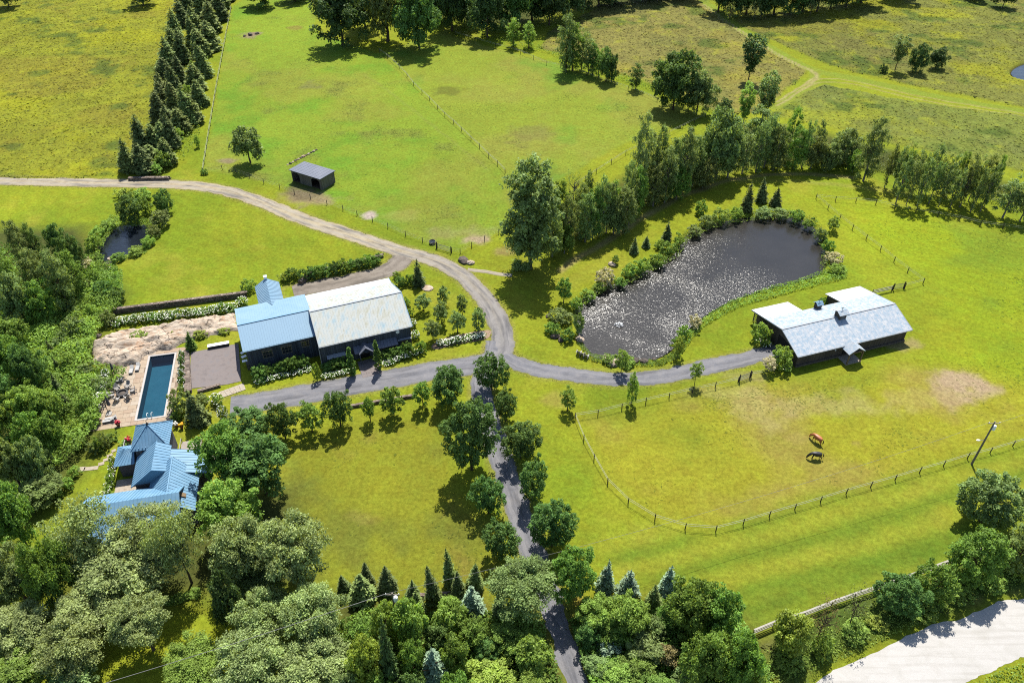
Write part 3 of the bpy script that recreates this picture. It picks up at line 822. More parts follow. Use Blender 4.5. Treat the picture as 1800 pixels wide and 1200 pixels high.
# porch band over the entrance and its little gable
part(roof('awning', None, [f2(5.9, -1.2, 2.45), f2(14.0, -1.2, 2.45), f2(14.0, .3, 3.1), f2(5.9, .3, 3.1)], M_SHEDROOF, .1, .6))
part(roof('awning', None, [f2(6.6, -1.7, 2.5), f2(6.6, .3, 2.5), f2(7.9, .3, 3.7), f2(7.9, -1.7, 3.7)], M_SHEDROOF, .1, .6))
part(roof('awning', None, [f2(9.2, -1.7, 2.5), f2(9.2, .3, 2.5), f2(7.9, .3, 3.7), f2(7.9, -1.7, 3.7)], M_SHEDROOF, .1, .6))
part(MB().add(*prism(f2, [(-1.55, 2.45), (-1.55, 2.5), (-1.5, 2.5), (-1.5, 2.45)], 6.7, 9.1)).build('porch_beam', M_DARKWOOD))
for x in (6.75, 9.05): part(MB().box(f2(x, -1.55, 1.24), (.16, .16, 2.44), B_ANG).build('post', M_DARKWOOD))
dr = part(MB().box(f2(7.9, .33, 1.15), (1.7, .08, 2.3), B_ANG).build('door', M_DARKIN)); MB().box(f2(8.55, .27, 1.1), (.05, .06, .2), B_ANG).build('handle', M_TRIM, dr)
part(roof('awning', None, [f2(1.0, -.5, 2.2), f2(4.4, -.5, 2.2), f2(4.4, .33, 2.45), f2(1.0, .33, 2.45)], M_TRIM, .06))
for x in (1.9, 3.6): part(window(f2, None, x, .35, 1.5, 1.0, .8, M_TRIM))
for x in (11.4, 13.0, 15.4): part(window(f2, None, x, .35, 1.45, .9, .8, M_FRAME))
part(MB().lathe(f2(14.4, .3, 4.15), [(.34, 0), (.34, .06), (.1, .1)], 20, Matrix.Rotation(B_ANG, 3, 'Z') @ Matrix.Rotation(math.pi / 2, 3, 'X')).build('wall_clock', M_WHITEP, smooth=False))
part(MB().box(f2(15.5, .05, 2.35), (2.6, .5, .05), B_ANG).build('shelf', M_TRIM))
m = MB(); m.bar(f2(-.1, .1, 4.9), f2(-.1, .1, .1), .1); part(m.build('downpipe', M_TRIM))
m = MB(); m.bar(f2(4.6, .22, 4.7), f2(4.6, .22, .1), .1); part(m.build('downpipe', M_BLACK))
m = MB(); m.bar(f1(0, -.06, 5.1), f1(13, -.06, 5.1), .12, .1); part(m.build('gutter', M_BLUE))
m = MB(); m.bar(f2(0, -.06, 4.9), f2(17.2, -.06, 4.9), .12, .1); part(m.build('gutter', M_TRIM))
# rear wing with its own gable
ce = P(466.5, 488.9, 6.1); wx_ = (ce - f1.o).dot(f1.d)
part(MB().add(*[[f1(x, t_, z_) for t_ in (12.2, (ce - f1.o).dot(f1.b) - .3) for x, z_ in ((wx_ - 2.0, 0), (wx_ - 2.0, 4.5), (wx_, 5.8), (wx_ + 2.0, 4.5), (wx_ + 2.0, 0))], [(0, 1, 2, 3, 4), (9, 8, 7, 6, 5), (0, 5, 6, 1), (1, 6, 7, 2), (2, 7, 8, 3), (3, 8, 9, 4)]]).build('wall', M_DARKWOOD))
tb = (ce - f1.o).dot(f1.b)
for s in (-1, 1):
    part(roof('roof', None, [f1(wx_ + s * 2.35, 12.6, 4.6), f1(wx_ + s * 2.35, tb, 4.6), f1(wx_, tb, 6.1), f1(wx_, 10.9, 6.1)], M_BLUE, .1, .42, .05, .04))
part(MB().box(f1(wx_, tb - .2, 6.35), (.5, .5, .7), B_ANG).add(*prism(f1, [(tb - .55, 6.7), (tb - .2, 7.0), (tb + .15, 6.7)], wx_ - .35, wx_ + .35)).build('vent', M_WHITEP))
# left end: sliding door and small lean-to
for k in range(3): part(MB().box(f1(-.25, 1.2 + k * .9, 2.2 + k * .3), (.9, .6, .05), B_ANG + .3 * k).build('shutter', M_WHITEP))
part(MB().box(f1(.36, 5.2, 1.6), (.1, 3.4, 3.2), B_ANG).build('door', M_DARKIN))
part(MB().box(f1(.1, 1.5, .7), (.5, .9, 1.4), B_ANG).build('bin', M_GREYWOOD))

# ------------------------------------------------------------------ the stable
S_ANG = math.radians(18.4); fs = Frame((51.45, 107.2), S_ANG)
stable = empty('stable', fs(12.5, 6, 0)); si = stable.location.copy()
tag(stable, 'low dark timber stable with a mottled white and blue roof by the pond', 'stable')
def spart(o): o.parent = stable; o.matrix_parent_inverse = Matrix.Translation(-si); return o
zr = lambda t_: 5.0 - (t_ - 5.8) * .25
spart(MB().add(*prism(fs, [(.55, 0), (.55, 3.0), (5.8, 4.82), (10.6, zr(10.6) - .16), (10.6, 0)], .5, 24.5)).build('wall', M_BROWNWOOD))
for x0, x1 in ((.5, 7.9), (17.1, 24.5)):
    if x0 < 1:   # open lean-to on posts with a slatted end
        spart(MB().add(*prism(fs, [(10.55, 0), (10.55, zr(10.6) - .2), (14.9, zr(14.9) - .2), (14.9, 0)], x0 + .8, x1)).build('wall', M_BROWNWOOD))
        for k in range(5): spart(MB().bar(fs(x0 + .05, 10.9, .4 + k * .42), fs(x0 + .05, 14.9, .4 + k * .42), .05, .14).build('slat', M_GREYWOOD))
        for t_ in (11.0, 13.0, 14.95): spart(MB().box(fs(x0 + .15, t_, 1.1), (.15, .15, 2.2), S_ANG).build('post', M_BROWNWOOD))
    else: spart(MB().add(*prism(fs, [(10.55, 0), (10.55, zr(10.6) - .2), (14.9, zr(14.9) - .2), (14.9, 0)], x0, x1)).build('wall', M_BROWNWOOD))
spart(roof('roof', None, [fs(0, 0, 3), fs(25, 0, 3), fs(25, 5.8, 5), fs(0, 5.8, 5)], M_STABLE, .13, .9, .012, .03))
spart(roof('roof', None, [fs(0, 10.9, zr(10.9)), fs(25, 10.9, zr(10.9)), fs(25, 5.8, 5), fs(0, 5.8, 5)], M_STABLE, .13, .9, .012, .03))
for x0, x1 in ((0, 8.2), (16.8, 25)):
    spart(roof('roof', None, [fs(x0, 15.35, zr(15.35)), fs(x1, 15.35, zr(15.35)), fs(x1, 10.9, zr(10.9)), fs(x0, 10.9, zr(10.9))], M_WHITEROOF, .13, .9, .012, .03))
spart(MB().bar(fs(0, 5.8, 5.03), fs(25, 5.8, 5.03), .3, .06).build('ridge_cap', M_TRIM))
for x in (-.04, 25.04):
    m = MB(); m.bar(fs(x, 0, 2.92), fs(x, 5.8, 4.92), .06, .2); m.bar(fs(x, 5.8, 4.92), fs(x, 15.35, zr(15.35) - .08), .06, .2); spart(m.build('verge_board', M_TRIM))
m = MB(); m.bar(fs(0, -.05, 2.9), fs(25, -.05, 2.9), .1, .12); spart(m.build('gutter', M_TRIM))
for x in (2.0, 5.0, 8.0, 16.5, 19.6, 22.6): spart(window(fs, None, x, .55, 2.45, 1.3, .34, M_TRIM, 1))
spart(MB().box(fs(12.5, .4, .22), (24.1, .2, .44), S_ANG).build('plinth', mat_noise('skirting', A(112, 100, 90), A(140, 126, 112), 2)))
def cupola(x, t_, w, z0, hh, rm, nm):
    c = MB().box(fs(x, t_, z0 + hh / 2), (w, w, hh), S_ANG).build(nm, M_BROWNWOOD)
    spart(c)
    q = w * .72; z1 = z0 + hh
    m = MB()
    for s in (-1, 1): m.slab([fs(x - q, t_ + s * q, z1 - .05), fs(x + q, t_ + s * q, z1 - .05), fs(x + q, t_, z1 + .45), fs(x - q, t_, z1 + .45)], .07)
    m.build('roof', rm, c)
    m = MB(); m.bar(fs(x, t_, z1 + .4), fs(x, t_, z1 + 1.0), .05); m.bar(fs(x - .3, t_, z1 + .9), fs(x + .3, t_, z1 + .9), .04, .1); m.build('weathervane', M_BLACK, c)
    m = MB()
    for k in range(4): m.box(fs(x, t_ - w / 2 - .02, z0 + .35 + k * (hh - .5) / 4), (w * .7, .05, .07), S_ANG)
    m.build('louvre', M_TRIM, c)
cupola(12.6, 5.8, 1.5, 4.5, 1.5, M_STABLE, 'cupola')
cupola(11.3, 10.6, 1.0, 3.0, 1.9, M_BLUE, 'cupola')
# porch
px_ = 11.3
for s in (-1, 1): spart(roof('porch_roof', None, [fs(px_ + s * 1.8, -2.1, 2.6), fs(px_ + s * 1.8, .9, 2.6), fs(px_, 3.1, 3.95), fs(px_, -2.1, 3.75)], M_STABLE, .1, .9, .03, .04))
for s in (-1, 1):
    spart(MB().box(fs(px_ + s * 1.45, -1.9, 1.3), (.2, .2, 2.6), S_ANG).build('post', M_POSTWOOD))
    m = MB(); m.bar(fs(px_ + s * 1.45, -1.9, 1.9), fs(px_ + s * .6, -1.9, 2.75), .1); m.build('brace', M_POSTWOOD, None); spart(bpy.context.scene.objects[-1]) if False else None
for o in [q for q in COL.objects if q.name.startswith('brace') and q.parent is None]: spart(o)
spart(MB().bar(fs(px_ - 1.6, -1.9, 2.62), fs(px_ + 1.6, -1.9, 2.62), .16, .2).build('porch_beam', M_POSTWOOD))
spart(MB().box(fs(px_, -.7, .06), (3.4, 2.6, .12), S_ANG).build('porch_floor', M_CONC))
dr = spart(MB().box(fs(px_, .5, 1.15), (1.6, .1, 2.2), S_ANG).build('door', M_DARKIN)); MB().box(fs(px_ + .55, .43, 1.1), (.06, .06, .2), S_ANG).build('handle', M_TRIM, dr)
spart(MB().lathe(fs(8.6, .46, 1.9), [(.14, 0), (.14, .12), (.03, .2)], 10).build('wall_lamp', M_WHITEP))
spart(MB().box(fs(.42, 5.0, 1.5), (.1, 3.2, 3.0), S_ANG).build('door', M_DARKIN))
spart(MB().box(fs(.4, 2.2, 1.9), (.08, .9, .8), S_ANG).build('shutter', M_GREYWOOD))

# ------------------------------------------------------------------ the run-in shed
D_ANG = math.radians(-29.8); B = Vector((-46.95, 173.9, 0)); fd = Frame((B - Vector((math.cos(D_ANG), math.sin(D_ANG), 0)) * 10)[:2], D_ANG)
shed = empty('field_shelter', fd(5, 2.6, 0)); di = shed.location.copy()
tag(shed, 'grey timber field shelter with two arched openings in the left pasture', 'shed')
def dpart(o): o.parent = shed; o.matrix_parent_inverse = Matrix.Translation(-di); return o
# front wall with two openings
def arch_wall():
    m = MB(); H_, th = 3.0, .14
    xs_ = [.2, 2.9, 6.6, 9.3]
    def seg(x0, x1, z0, z1): m.box(fd((x0 + x1) / 2, .25, (z0 + z1) / 2), (x1 - x0, th, z1 - z0), D_ANG)
    seg(.15, .32, 0, H_); seg(2.75, 6.5, 0, H_); seg(9.2, 9.85, 0, H_)
    for a, b in ((.32, 2.75), (6.5, 9.2)):
        n = 10; w = b - a
        for i in range(n):
            x0 = a + w * i / n; x1 = a + w * (i + 1) / n; xm = ((x0 + x1) / 2 - (a + b) / 2) / (w / 2)
            zt = 1.9 + .75 * math.sqrt(max(0, 1 - xm * xm)); seg(x0, x1, zt, H_)
    return m
dpart(arch_wall().build('front_wall', M_GREYWOOD))
dpart(MB().box(fd(9.8, 2.65, 1.48), (.14, 4.6, 2.96), D_ANG).build('side_wall', M_GREYWOOD))
dpart(MB().box(fd(.2, 2.65, 1.48), (.14, 4.6, 2.96), D_ANG).build('side_wall', M_GREYWOOD))
dpart(MB().box(fd(5, 5.05, 1.45), (9.7, .14, 2.9), D_ANG).build('back_wall', M_GREYWOOD))
dpart(MB().box(fd(4.6, 2.7, 1.45), (.14, 4.5, 2.9), D_ANG).build('partition', M_GREYWOOD))
dpart(roof('roof', None, [fd(-.1, -.3, 3.3), fd(10.1, -.3, 3.3), fd(10.1, 5.45, 3.1), fd(-.1, 5.45, 3.1)], M_SHEDROOF, .16, 1.0, .03, .04))
dpart(MB().box(fd(5, 2.6, .02), (9.4, 4.6, .06), D_ANG).build('dirt_floor', mat_noise('trodden_earth', A(92, 76, 62), A(120, 100, 80), 2)))

# ------------------------------------------------------------------ the house
H_ANG = math.radians(12.3); fh = Frame((-56.6, 85.8), H_ANG)
house = empty('house', fh(0, -8, 0)); hi_ = house.location.copy()
tag(house, 'house with many blue standing-seam metal roofs and a square tower, half under trees', 'house')
def hpart(o): o.parent = house; o.matrix_parent_inverse = Matrix.Translation(-hi_); return o
def hbox(x0, x1, t0, t1, z1, nm='wall', mat=None, z0=0): return hpart(MB().box(fh((x0 + x1) / 2, (t0 + t1) / 2, (z0 + z1) / 2), (x1 - x0, t1 - t0, z1 - z0), H_ANG).build(nm, mat or M_HOUSEWALL))
def hroof(pts, rib=.5): return hpart(roof('roof', None, [fh(*p) for p in pts], M_HOUSE_BLUE, .1, rib, .06, .03))
hbox(-2.35, 2.35, -2.35, 2.35, 5.0)
ap = (0, 0, 7.7); q = 2.85
cs = [(-q, -q, 5), (q, -q, 5), (q, q, 5), (-q, q, 5)]
for i in range(4):
    a, b = cs[i], cs[(i + 1) % 4]; e = .02
    m = MB(); m.slab([fh(*a), fh(*b), fh(*ap)], .1)
    nn = (fh(*b) - fh(*a)).cross(fh(*ap) - fh(*a)).normalized()
    for k in range(1, 12):
        f = k / 12; base = fh(*a).lerp(fh(*b), f); d = 1 - abs(2 * f - 1); mid = fh(*a).lerp(fh(*b), .5)
        top = base.lerp(base + (fh(*ap) - mid), d); m.bar(base + nn * .02, top + nn * .02, .05, .06)
    m.bar(fh(*a) + Vector((0, 0, .05)), fh(*ap) + Vector((0, 0, .05)), .12, .08)
    if i == 0:
        for k in range(1, 10): pp_ = fh(*a).lerp(fh(*b), k / 10) * .9 + (fh(*ap)) * .1; m.box(pp_ + nn * .1, (.14, .12, .1), H_ANG)
    hpart(m.build('tower_roof', M_HOUSE_BLUE))
hpart(MB().lathe(fh(0, 0, 7.6), [(.22, 0), (.16, .3), (.05, .4), (.03, .9)], 8).build('finial', M_BLACK))
for x in (-1.2, 0, 1.2): hpart(window(fh, None, x, -2.35, 4.0, .9, 1.0, M_TRIM))
# low hip wing on the left
hbox(-5.3, -2.4, -3.0, .4, 2.95)
hroof([(-5.8, -3.5, 3), (-2.7, -3.5, 3), (-2.7, -1.4, 4.25), (-3.9, -1.4, 4.25)]); hroof([(-5.8, .8, 3), (-5.8, -3.5, 3), (-3.9, -1.4, 4.25), (-3.9, -1.3, 4.25)])
hroof([(-2.7, .8, 3), (-5.8, .8, 3), (-3.9, -1.3, 4.25), (-2.7, -1.3, 4.25)])
# cross gable towards the camera
hbox(-1.8, 3.6, -8.4, -2.4, 3.4)
hpart(MB().add([fh(*p) for p in ((-1.8, -8.4, 3.4), (3.0, -8.4, 3.4), (3.0, -8.4, 5.2), (1.4, -8.4, 6.2), (-1.8, -8.3, 3.4), (3.0, -8.3, 3.4), (3.0, -8.3, 5.2), (1.4, -8.3, 6.2))], [(0, 1, 2, 3), (7, 6, 5, 4)]).build('gable', M_HOUSE_BLUE))
hroof([(-2.3, -2.7, 3.5), (-2.3, -8.9, 3.5), (1.4, -8.9, 6.5), (1.4, -2.7, 6.5)]); hroof([(3.3, -8.3, 5.2), (3.3, -2.9, 5.2), (1.4, -2.9, 6.5), (1.4, -8.9, 6.5)])
# main roof, ridge running towards the camera
hbox(.9, 7.0, -15.0, -5.0, 3.3)
hroof([(7.5, -15.4, 3.5), (7.5, -7.8, 3.5), (4.0, -6.2, 6.0), (4.0, -15.4, 6.0)]); hroof([(.4, -6.6, 3.5), (.4, -15.4, 3.5), (4.0, -15.4, 6.0), (4.0, -6.2, 6.0)])
hpart(MB().add([fh(*p) for p in ((.9, -15.0, 3.3), (7.0, -15.0, 3.3), (4.0, -15.0, 5.7), (.9, -14.9, 3.3), (7.0, -14.9, 3.3), (4.0, -14.9, 5.7))], [(0, 1, 2), (5, 4, 3)]).build('gable', M_HOUSEWALL))
hpart(MB().bar(fh(4, -15.4, 6.05), fh(4, -6.2, 6.05), .16, .08).build('ridge_cap', M_HOUSE_BLUE))
sk = hpart(MB().box(fh(5.7, -13.1, 4.92), (1.3, .7, .16), M=(Matrix.Rotation(H_ANG, 3, 'Z') @ Matrix.Rotation(math.radians(35), 3, 'Y'))).build('skylight', M_POSTWOOD))
# side wing on the right with two levels
hbox(3.2, 8.4, -7.4, -3.9, 3.4)
hroof([(8.9, -7.9, 3.5), (8.9, -3.6, 3.5), (3.0, -3.6, 5.2), (3.0, -7.9, 5.2)])
hroof([(8.6, -8.6, 3.9), (8.6, -7.2, 3.9), (5.6, -7.2, 4.8), (5.6, -8.6, 4.8)])
# front block under the trees
hbox(-7.5, 5.4, -18.4, -9.9, 3.4)
hroof([(-8.0, -18.9, 3.5), (5.9, -18.9, 3.5), (5.9, -14.1, 6.6), (-8.0, -14.1, 6.6)]); hroof([(5.9, -9.4, 3.5), (-8.0, -9.4, 3.5), (-8.0, -14.1, 6.6), (5.9, -14.1, 6.6)])
for x in (-7.5, 5.4): hpart(MB().add([fh(x, -18.4, 3.4), fh(x, -9.9, 3.4), fh(x, -14.1, 6.3), fh(x - .1, -18.4, 3.4), fh(x - .1, -9.9, 3.4), fh(x - .1, -14.1, 6.3)], [(0, 1, 2), (5, 4, 3)]).build('gable', M_HOUSEWALL))
for x in (-5.5, -2.5, .5, 3.5): hpart(window(fh, None, x, -18.4, 1.9, 1.1, 1.4, M_TRIM))
# sunken court at the left with a pale floor
hpart(MB().box(fh(-4.2, -6.4, .06), (3.8, 5.6, .12), H_ANG).build('court_floor', M_CONC))

# ------------------------------------------------------------------ terrace, pool, decks
t = NT('terrace_stone')
rnd = t.n('ShaderNodeObjectInfo').outputs['Random']; f = t.noise(2.2, 5, .6, t.pos(), .5)
c = t.ramp(rnd, [(0, A(206, 176, 148)), (.35, A(222, 200, 172)), (.7, A(214, 190, 160)), (1, A(228, 212, 190))])
c = t.mix(c, A(186, 152, 126), t.mr(f, .5, .75, 0, .6))
M_PAVER = t.fin(t.bsdf(c, .8, .3, bump=f, bdist=.02))
M_JOINT = mat_noise('joint_mortar', A(150, 128, 106), A(176, 152, 128), 3)
terr = empty('terrace', pool_pt(-4, 0, 0), POOL_ANG); tag(terr, 'pale flagstone terrace round the swimming pool', kind='structure')
tloc = pool_pt(-4, 0, 0)
TERR = [(-10.3, -9.6), (-9.0, 6.0), (-3.9, 8.2), (-3.2, 9.6), (3.9, 10.0), (3.4, -9.8)]
def toT(o): o.parent = terr; o.matrix_parent_inverse = (Matrix.Translation(tloc) @ Matrix.Rotation(POOL_ANG, 4, 'Z')).inverted(); return o
poolm = .34
def in_terr(u, w): return sdist(np.array([u]), np.array([w]), TERR)[0]
hw, hl = POOL_W / 2 + poolm, POOL_L / 2 + poolm
# bed of the terrace with the pool cut out
m = MB()
for (u0, u1, w0, w1) in ((-10.2, -hw, -9.6, 6.0), (hw, 3.7, -9.7, 9.8), (-hw, hw, -9.7, -hl), (-hw, hw, hl, 9.8), (-6.8, -hw, 6.0, 8.4)):
    m.slab([pool_pt(u0, w0, .05), pool_pt(u1, w0, .05), pool_pt(u1, w1, .05), pool_pt(u0, w1, .05)], .5, up=(0, 0, 1))
toT(m.build('bed', M_JOINT))
rg = random.Random(8); w = -9.7; pav = 0
while w < 9.9:
    hgt = rg.uniform(.85, 1.45); u = -10.4 + rg.uniform(0, .5)
    while u < 3.8:
        wd_ = rg.uniform(.9, 1.9)
        u0, u1, w0, w1 = u + .02, u + wd_ - .02, w + .02, w + hgt - .02
        cu, cw = (u0 + u1) / 2, (w0 + w1) / 2
        hit = (u1 > -hw and u0 < hw and w1 > -hl and w0 < hl)
        if hit:
            if cu < 0 and u0 < -hw - .3: u1 = -hw - .02; hit = w1 > -hl and w0 < hl and u1 - u0 < .25
            elif cu > 0 and u1 > hw + .3: u0 = hw + .02; hit = u1 - u0 < .25
            elif cw > 0 and w1 > hl + .25: w0 = hl + .02; hit = False
            elif cw < 0 and w0 < -hl - .25: w1 = -hl - .02; hit = False
        if not hit and in_terr((u0 + u1) / 2, (w0 + w1) / 2) > .1:
            zt = .08 + rg.uniform(0, .02)
            toT(MB().slab([pool_pt(u0, w0, zt), pool_pt(u1, w0, zt), pool_pt(u1, w1, zt), pool_pt(u0, w1, zt)], .1, up=(0, 0, 1)).build('paver', M_PAVER)); pav += 1
        u += wd_
    w += hgt
pool = empty('swimming_pool', pool_pt(0, 0, 0), POOL_ANG); ploc = pool_pt(0, 0, 0)
tag(pool, 'long rectangular swimming pool with dark blue water and white coping', 'swimming pool')
def toP(o): o.parent = pool; o.matrix_parent_inverse = (Matrix.Translation(ploc) @ Matrix.Rotation(POOL_ANG, 4, 'Z')).inverted(); return o
m = MB(); a, b = POOL_W / 2, POOL_L / 2
for (u0, u1, w0, w1) in ((-hw, -a, -hl, hl), (a, hw, -hl, hl), (-a, a, -hl, -b), (-a, a, b, hl)):
    m.slab([pool_pt(u0, w0, .12), pool_pt(u1, w0, .12), pool_pt(u1, w1, .12), pool_pt(u0, w1, .12)], .12, up=(0, 0, 1))
toP(m.build('coping', mat_noise('white_coping', A(226, 218, 210), A(238, 232, 226), 3, .7)))
m = MB()
for (u0, u1, w0, w1) in ((-a - .3, -a + .02, -b - .3, b + .3), (a - .02, a + .3, -b - .3, b + .3), (-a, a, -b - .3, -b + .02), (-a, a, b - .02, b + .3)):
    m.slab([pool_pt(u0, w0, 0), pool_pt(u1, w0, 0), pool_pt(u1, w1, 0), pool_pt(u0, w1, 0)], 2.0, up=(0, 0, 1))
m.slab([pool_pt(-a, -b, -1.7), pool_pt(a, -b, -1.7), pool_pt(a, b, -1.7), pool_pt(-a, b, -1.7)], .3, up=(0, 0, 1))
toP(m.build('basin', mat_noise('dark_pool_liner', (.020, .060, .085), (.030, .075, .10), .8, .7)))
t = NT('pool_water'); f = t.noise(1.8, 2, .5, t.pos(), .4)
bn = t.n('ShaderNodeBump'); bn.inputs['Distance'].default_value = .04; bn.inputs['Strength'].default_value = .3; t.l(f, bn.inputs['Height'])
gl = t.n('ShaderNodeBsdfGlossy'); gl.inputs['Roughness'].default_value = .05; t.l(bn.outputs[0], gl.inputs['Normal'])
tr = t.n('ShaderNodeBsdfTransparent'); tr.inputs[0].default_value = (.42, .72, .82, 1)
fz = t.n('ShaderNodeFresnel'); fz.inputs['IOR'].default_value = 1.33; t.l(bn.outputs[0], fz.inputs['Normal'])
mx = t.n('ShaderNodeMixShader'); t.l(fz.outputs[0], mx.inputs[0]); t.l(tr.outputs[0], mx.inputs[1]); t.l(gl.outputs[0], mx.inputs[2])
M_POOLW = t.fin(mx)
toP(MB().add([pool_pt(-a - .01, -b - .01, -.1), pool_pt(a + .01, -b - .01, -.1), pool_pt(a + .01, b + .01, -.1), pool_pt(-a - .01, b + .01, -.1)], [(0, 1, 2, 3)]).build('water', M_POOLW))
m = MB()
for s in (-.35, .35):
    m.tube([pool_pt(s, -b - .25, .1), pool_pt(s, -b - .25, .8), pool_pt(s, -b + .1, 1.0), pool_pt(s, -b + .7, .6), pool_pt(s, -b + .75, -.1)], .04, 6)
toP(m.build('handrail', M_WHITEP))
# ================================================================== TREES AND PLANTS
def unit(v): return v / (np.linalg.norm(v, axis=1, keepdims=True) + 1e-9)
def leaf_quads(C, N, T, L, Wd, rg):
    """C centres, N normals, T long axis, L length, Wd width -> verts of bent diamond leaves"""
    B = unit(np.cross(N, T)); T = unit(np.cross(B, N))
    L = L[:, None]; Wd = Wd[:, None]
    fold = rg.uniform(-.25, .25, (len(C), 1)) * L
    return np.stack([C - T * L * .5, C + B * Wd * .5 + N * fold, C + T * L * .5, C - B * Wd * .5 + N * fold], 1).reshape(-1, 3)

def crown_mesh(name, seed, rh, rv, nclump, per, leaf, shape='round', wisp=0.0, lobes=0, tight=1.0):
    rg = np.random.default_rng(seed)
    # clump centres: golden spiral on a lumpy shell, a few inside
    k = np.arange(nclump); ph = np.arccos(1 - 2 * (k + .5) / nclump); th = k * 2.39996 + rg.uniform(0, 6)
    d = np.stack([np.cos(th) * np.sin(ph), np.sin(th) * np.sin(ph), np.cos(ph)], 1) + rg.normal(0, .12, (nclump, 3))
    d = unit(d)
    lob = 1 + .22 * np.sin(th * 2 + rg.uniform(0, 6)) * np.sin(ph) + rg.normal(0, .09, nclump)
    rr = np.where(rg.random(nclump) < .2, rg.uniform(.35, .65, nclump), rg.uniform(.72, .92, nclump)) * lob
    c = d * rr[:, None]
    if lobes:
        lk = np.arange(lobes); lph = np.arccos(1 - (2.0 if rv > 8 else 1.75) * (lk + .5) / lobes); lth = lk * 2.39996 + rg.uniform(0, 6)
        lc = np.stack([np.cos(lth) * np.sin(lph), np.sin(lth) * np.sin(lph), np.cos(lph)], 1) * rg.uniform(.38, .62, (lobes, 1)); lr = rg.uniform(.34, .5, lobes)
        w_ = rg.integers(0, lobes, nclump); c = lc[w_] + d * (lr[w_] * np.where(rg.random(nclump) < .15, .4, 1.0) * rg.uniform(.85, 1.1, nclump))[:, None]
    zc = c[:, 2]
    if shape == 'round': w = np.where(zc < 0, 1.0, 1.0)
    elif shape == 'oval': w = 1 - .28 * np.clip(zc, 0, 1)
    elif shape == 'tall': w = 1 - .3 * np.clip(zc, -.2, 1) ** 2 + rg.normal(0, .2, nclump)
    elif shape == 'vase': w = .75 + .45 * zc
    elif shape == 'cone': w = np.clip(.62 - .52 * zc, .1, 1.2)
    else: w = np.ones(nclump)
    c[:, :2] *= w[:, None]
    if shape == 'spread': c[:, 2] = np.where(c[:, 2] < -.3, -.3 + (c[:, 2] + .3) * .5, c[:, 2])
    cr = rg.uniform(.15, .30, nclump) * (1.0 if nclump < 60 else (60 / nclump) ** .42) * tight
    tint_c = rg.uniform(.15, .85, nclump)
    C, Nn, T, tint = [], [], [], []
    asp = rv / rh
    for i in range(nclump):
        n = int(per * rg.uniform(.7, 1.3))
        q = unit(rg.normal(0, 1, (n, 3))); q[:, 2] = np.where((q[:, 2] < -.2) & (rg.random(n) < .7), -q[:, 2], q[:, 2])
        rad = rg.uniform(.55, 1.08, n) ** .6 * (1 + rg.normal(0, .12, n))
        off = q * rad[:, None] * cr[i]
        if asp > 1.25: off[:, 2] /= asp ** .6
        p = (c[i] + off) * np.array([rh, rh, rv])
        if wisp:
            out = unit(np.stack([c[i, 0] + off[:, 0], c[i, 1] + off[:, 1], np.full(n, .25)], 1))
            s = rg.random(n) ** 2 * wisp
            p = p + out * s[:, None]; p[:, 2] -= .35 * s * s
        nn = unit(q * .55 + np.array([0, 0, .45]) + rg.normal(0, .55, (n, 3)))
        tt = unit(np.stack([q[:, 0] + d[i, 0], q[:, 1] + d[i, 1], q[:, 2] - .4], 1) + rg.normal(0, .5, (n, 3)))
        C.append(p); Nn.append(nn); T.append(tt); tint.append(np.clip(tint_c[i] + rg.normal(0, .2, n), 0, 1))
    C = np.concatenate(C); Nn = np.concatenate(Nn); T = np.concatenate(T); tint = np.concatenate(tint)
    L = leaf * rg.uniform(.65, 1.4, len(C)); Wd = L * rg.uniform(.5, .8, len(C))
    V = leaf_quads(C, Nn, T, L, Wd, rg)
    # extents normalised so that the nominal radii hold
    e = np.percentile(np.abs(V[:, :2]), 99.6); f = np.percentile(np.abs(V[:, 2]), 99.6)
    V[:, :2] *= rh / e; V[:, 2] *= rv / f
    return np_mesh(name, V, np.arange(len(V)).reshape(-1, 4), None, attrs={'tint': np.repeat(tint, 4)})

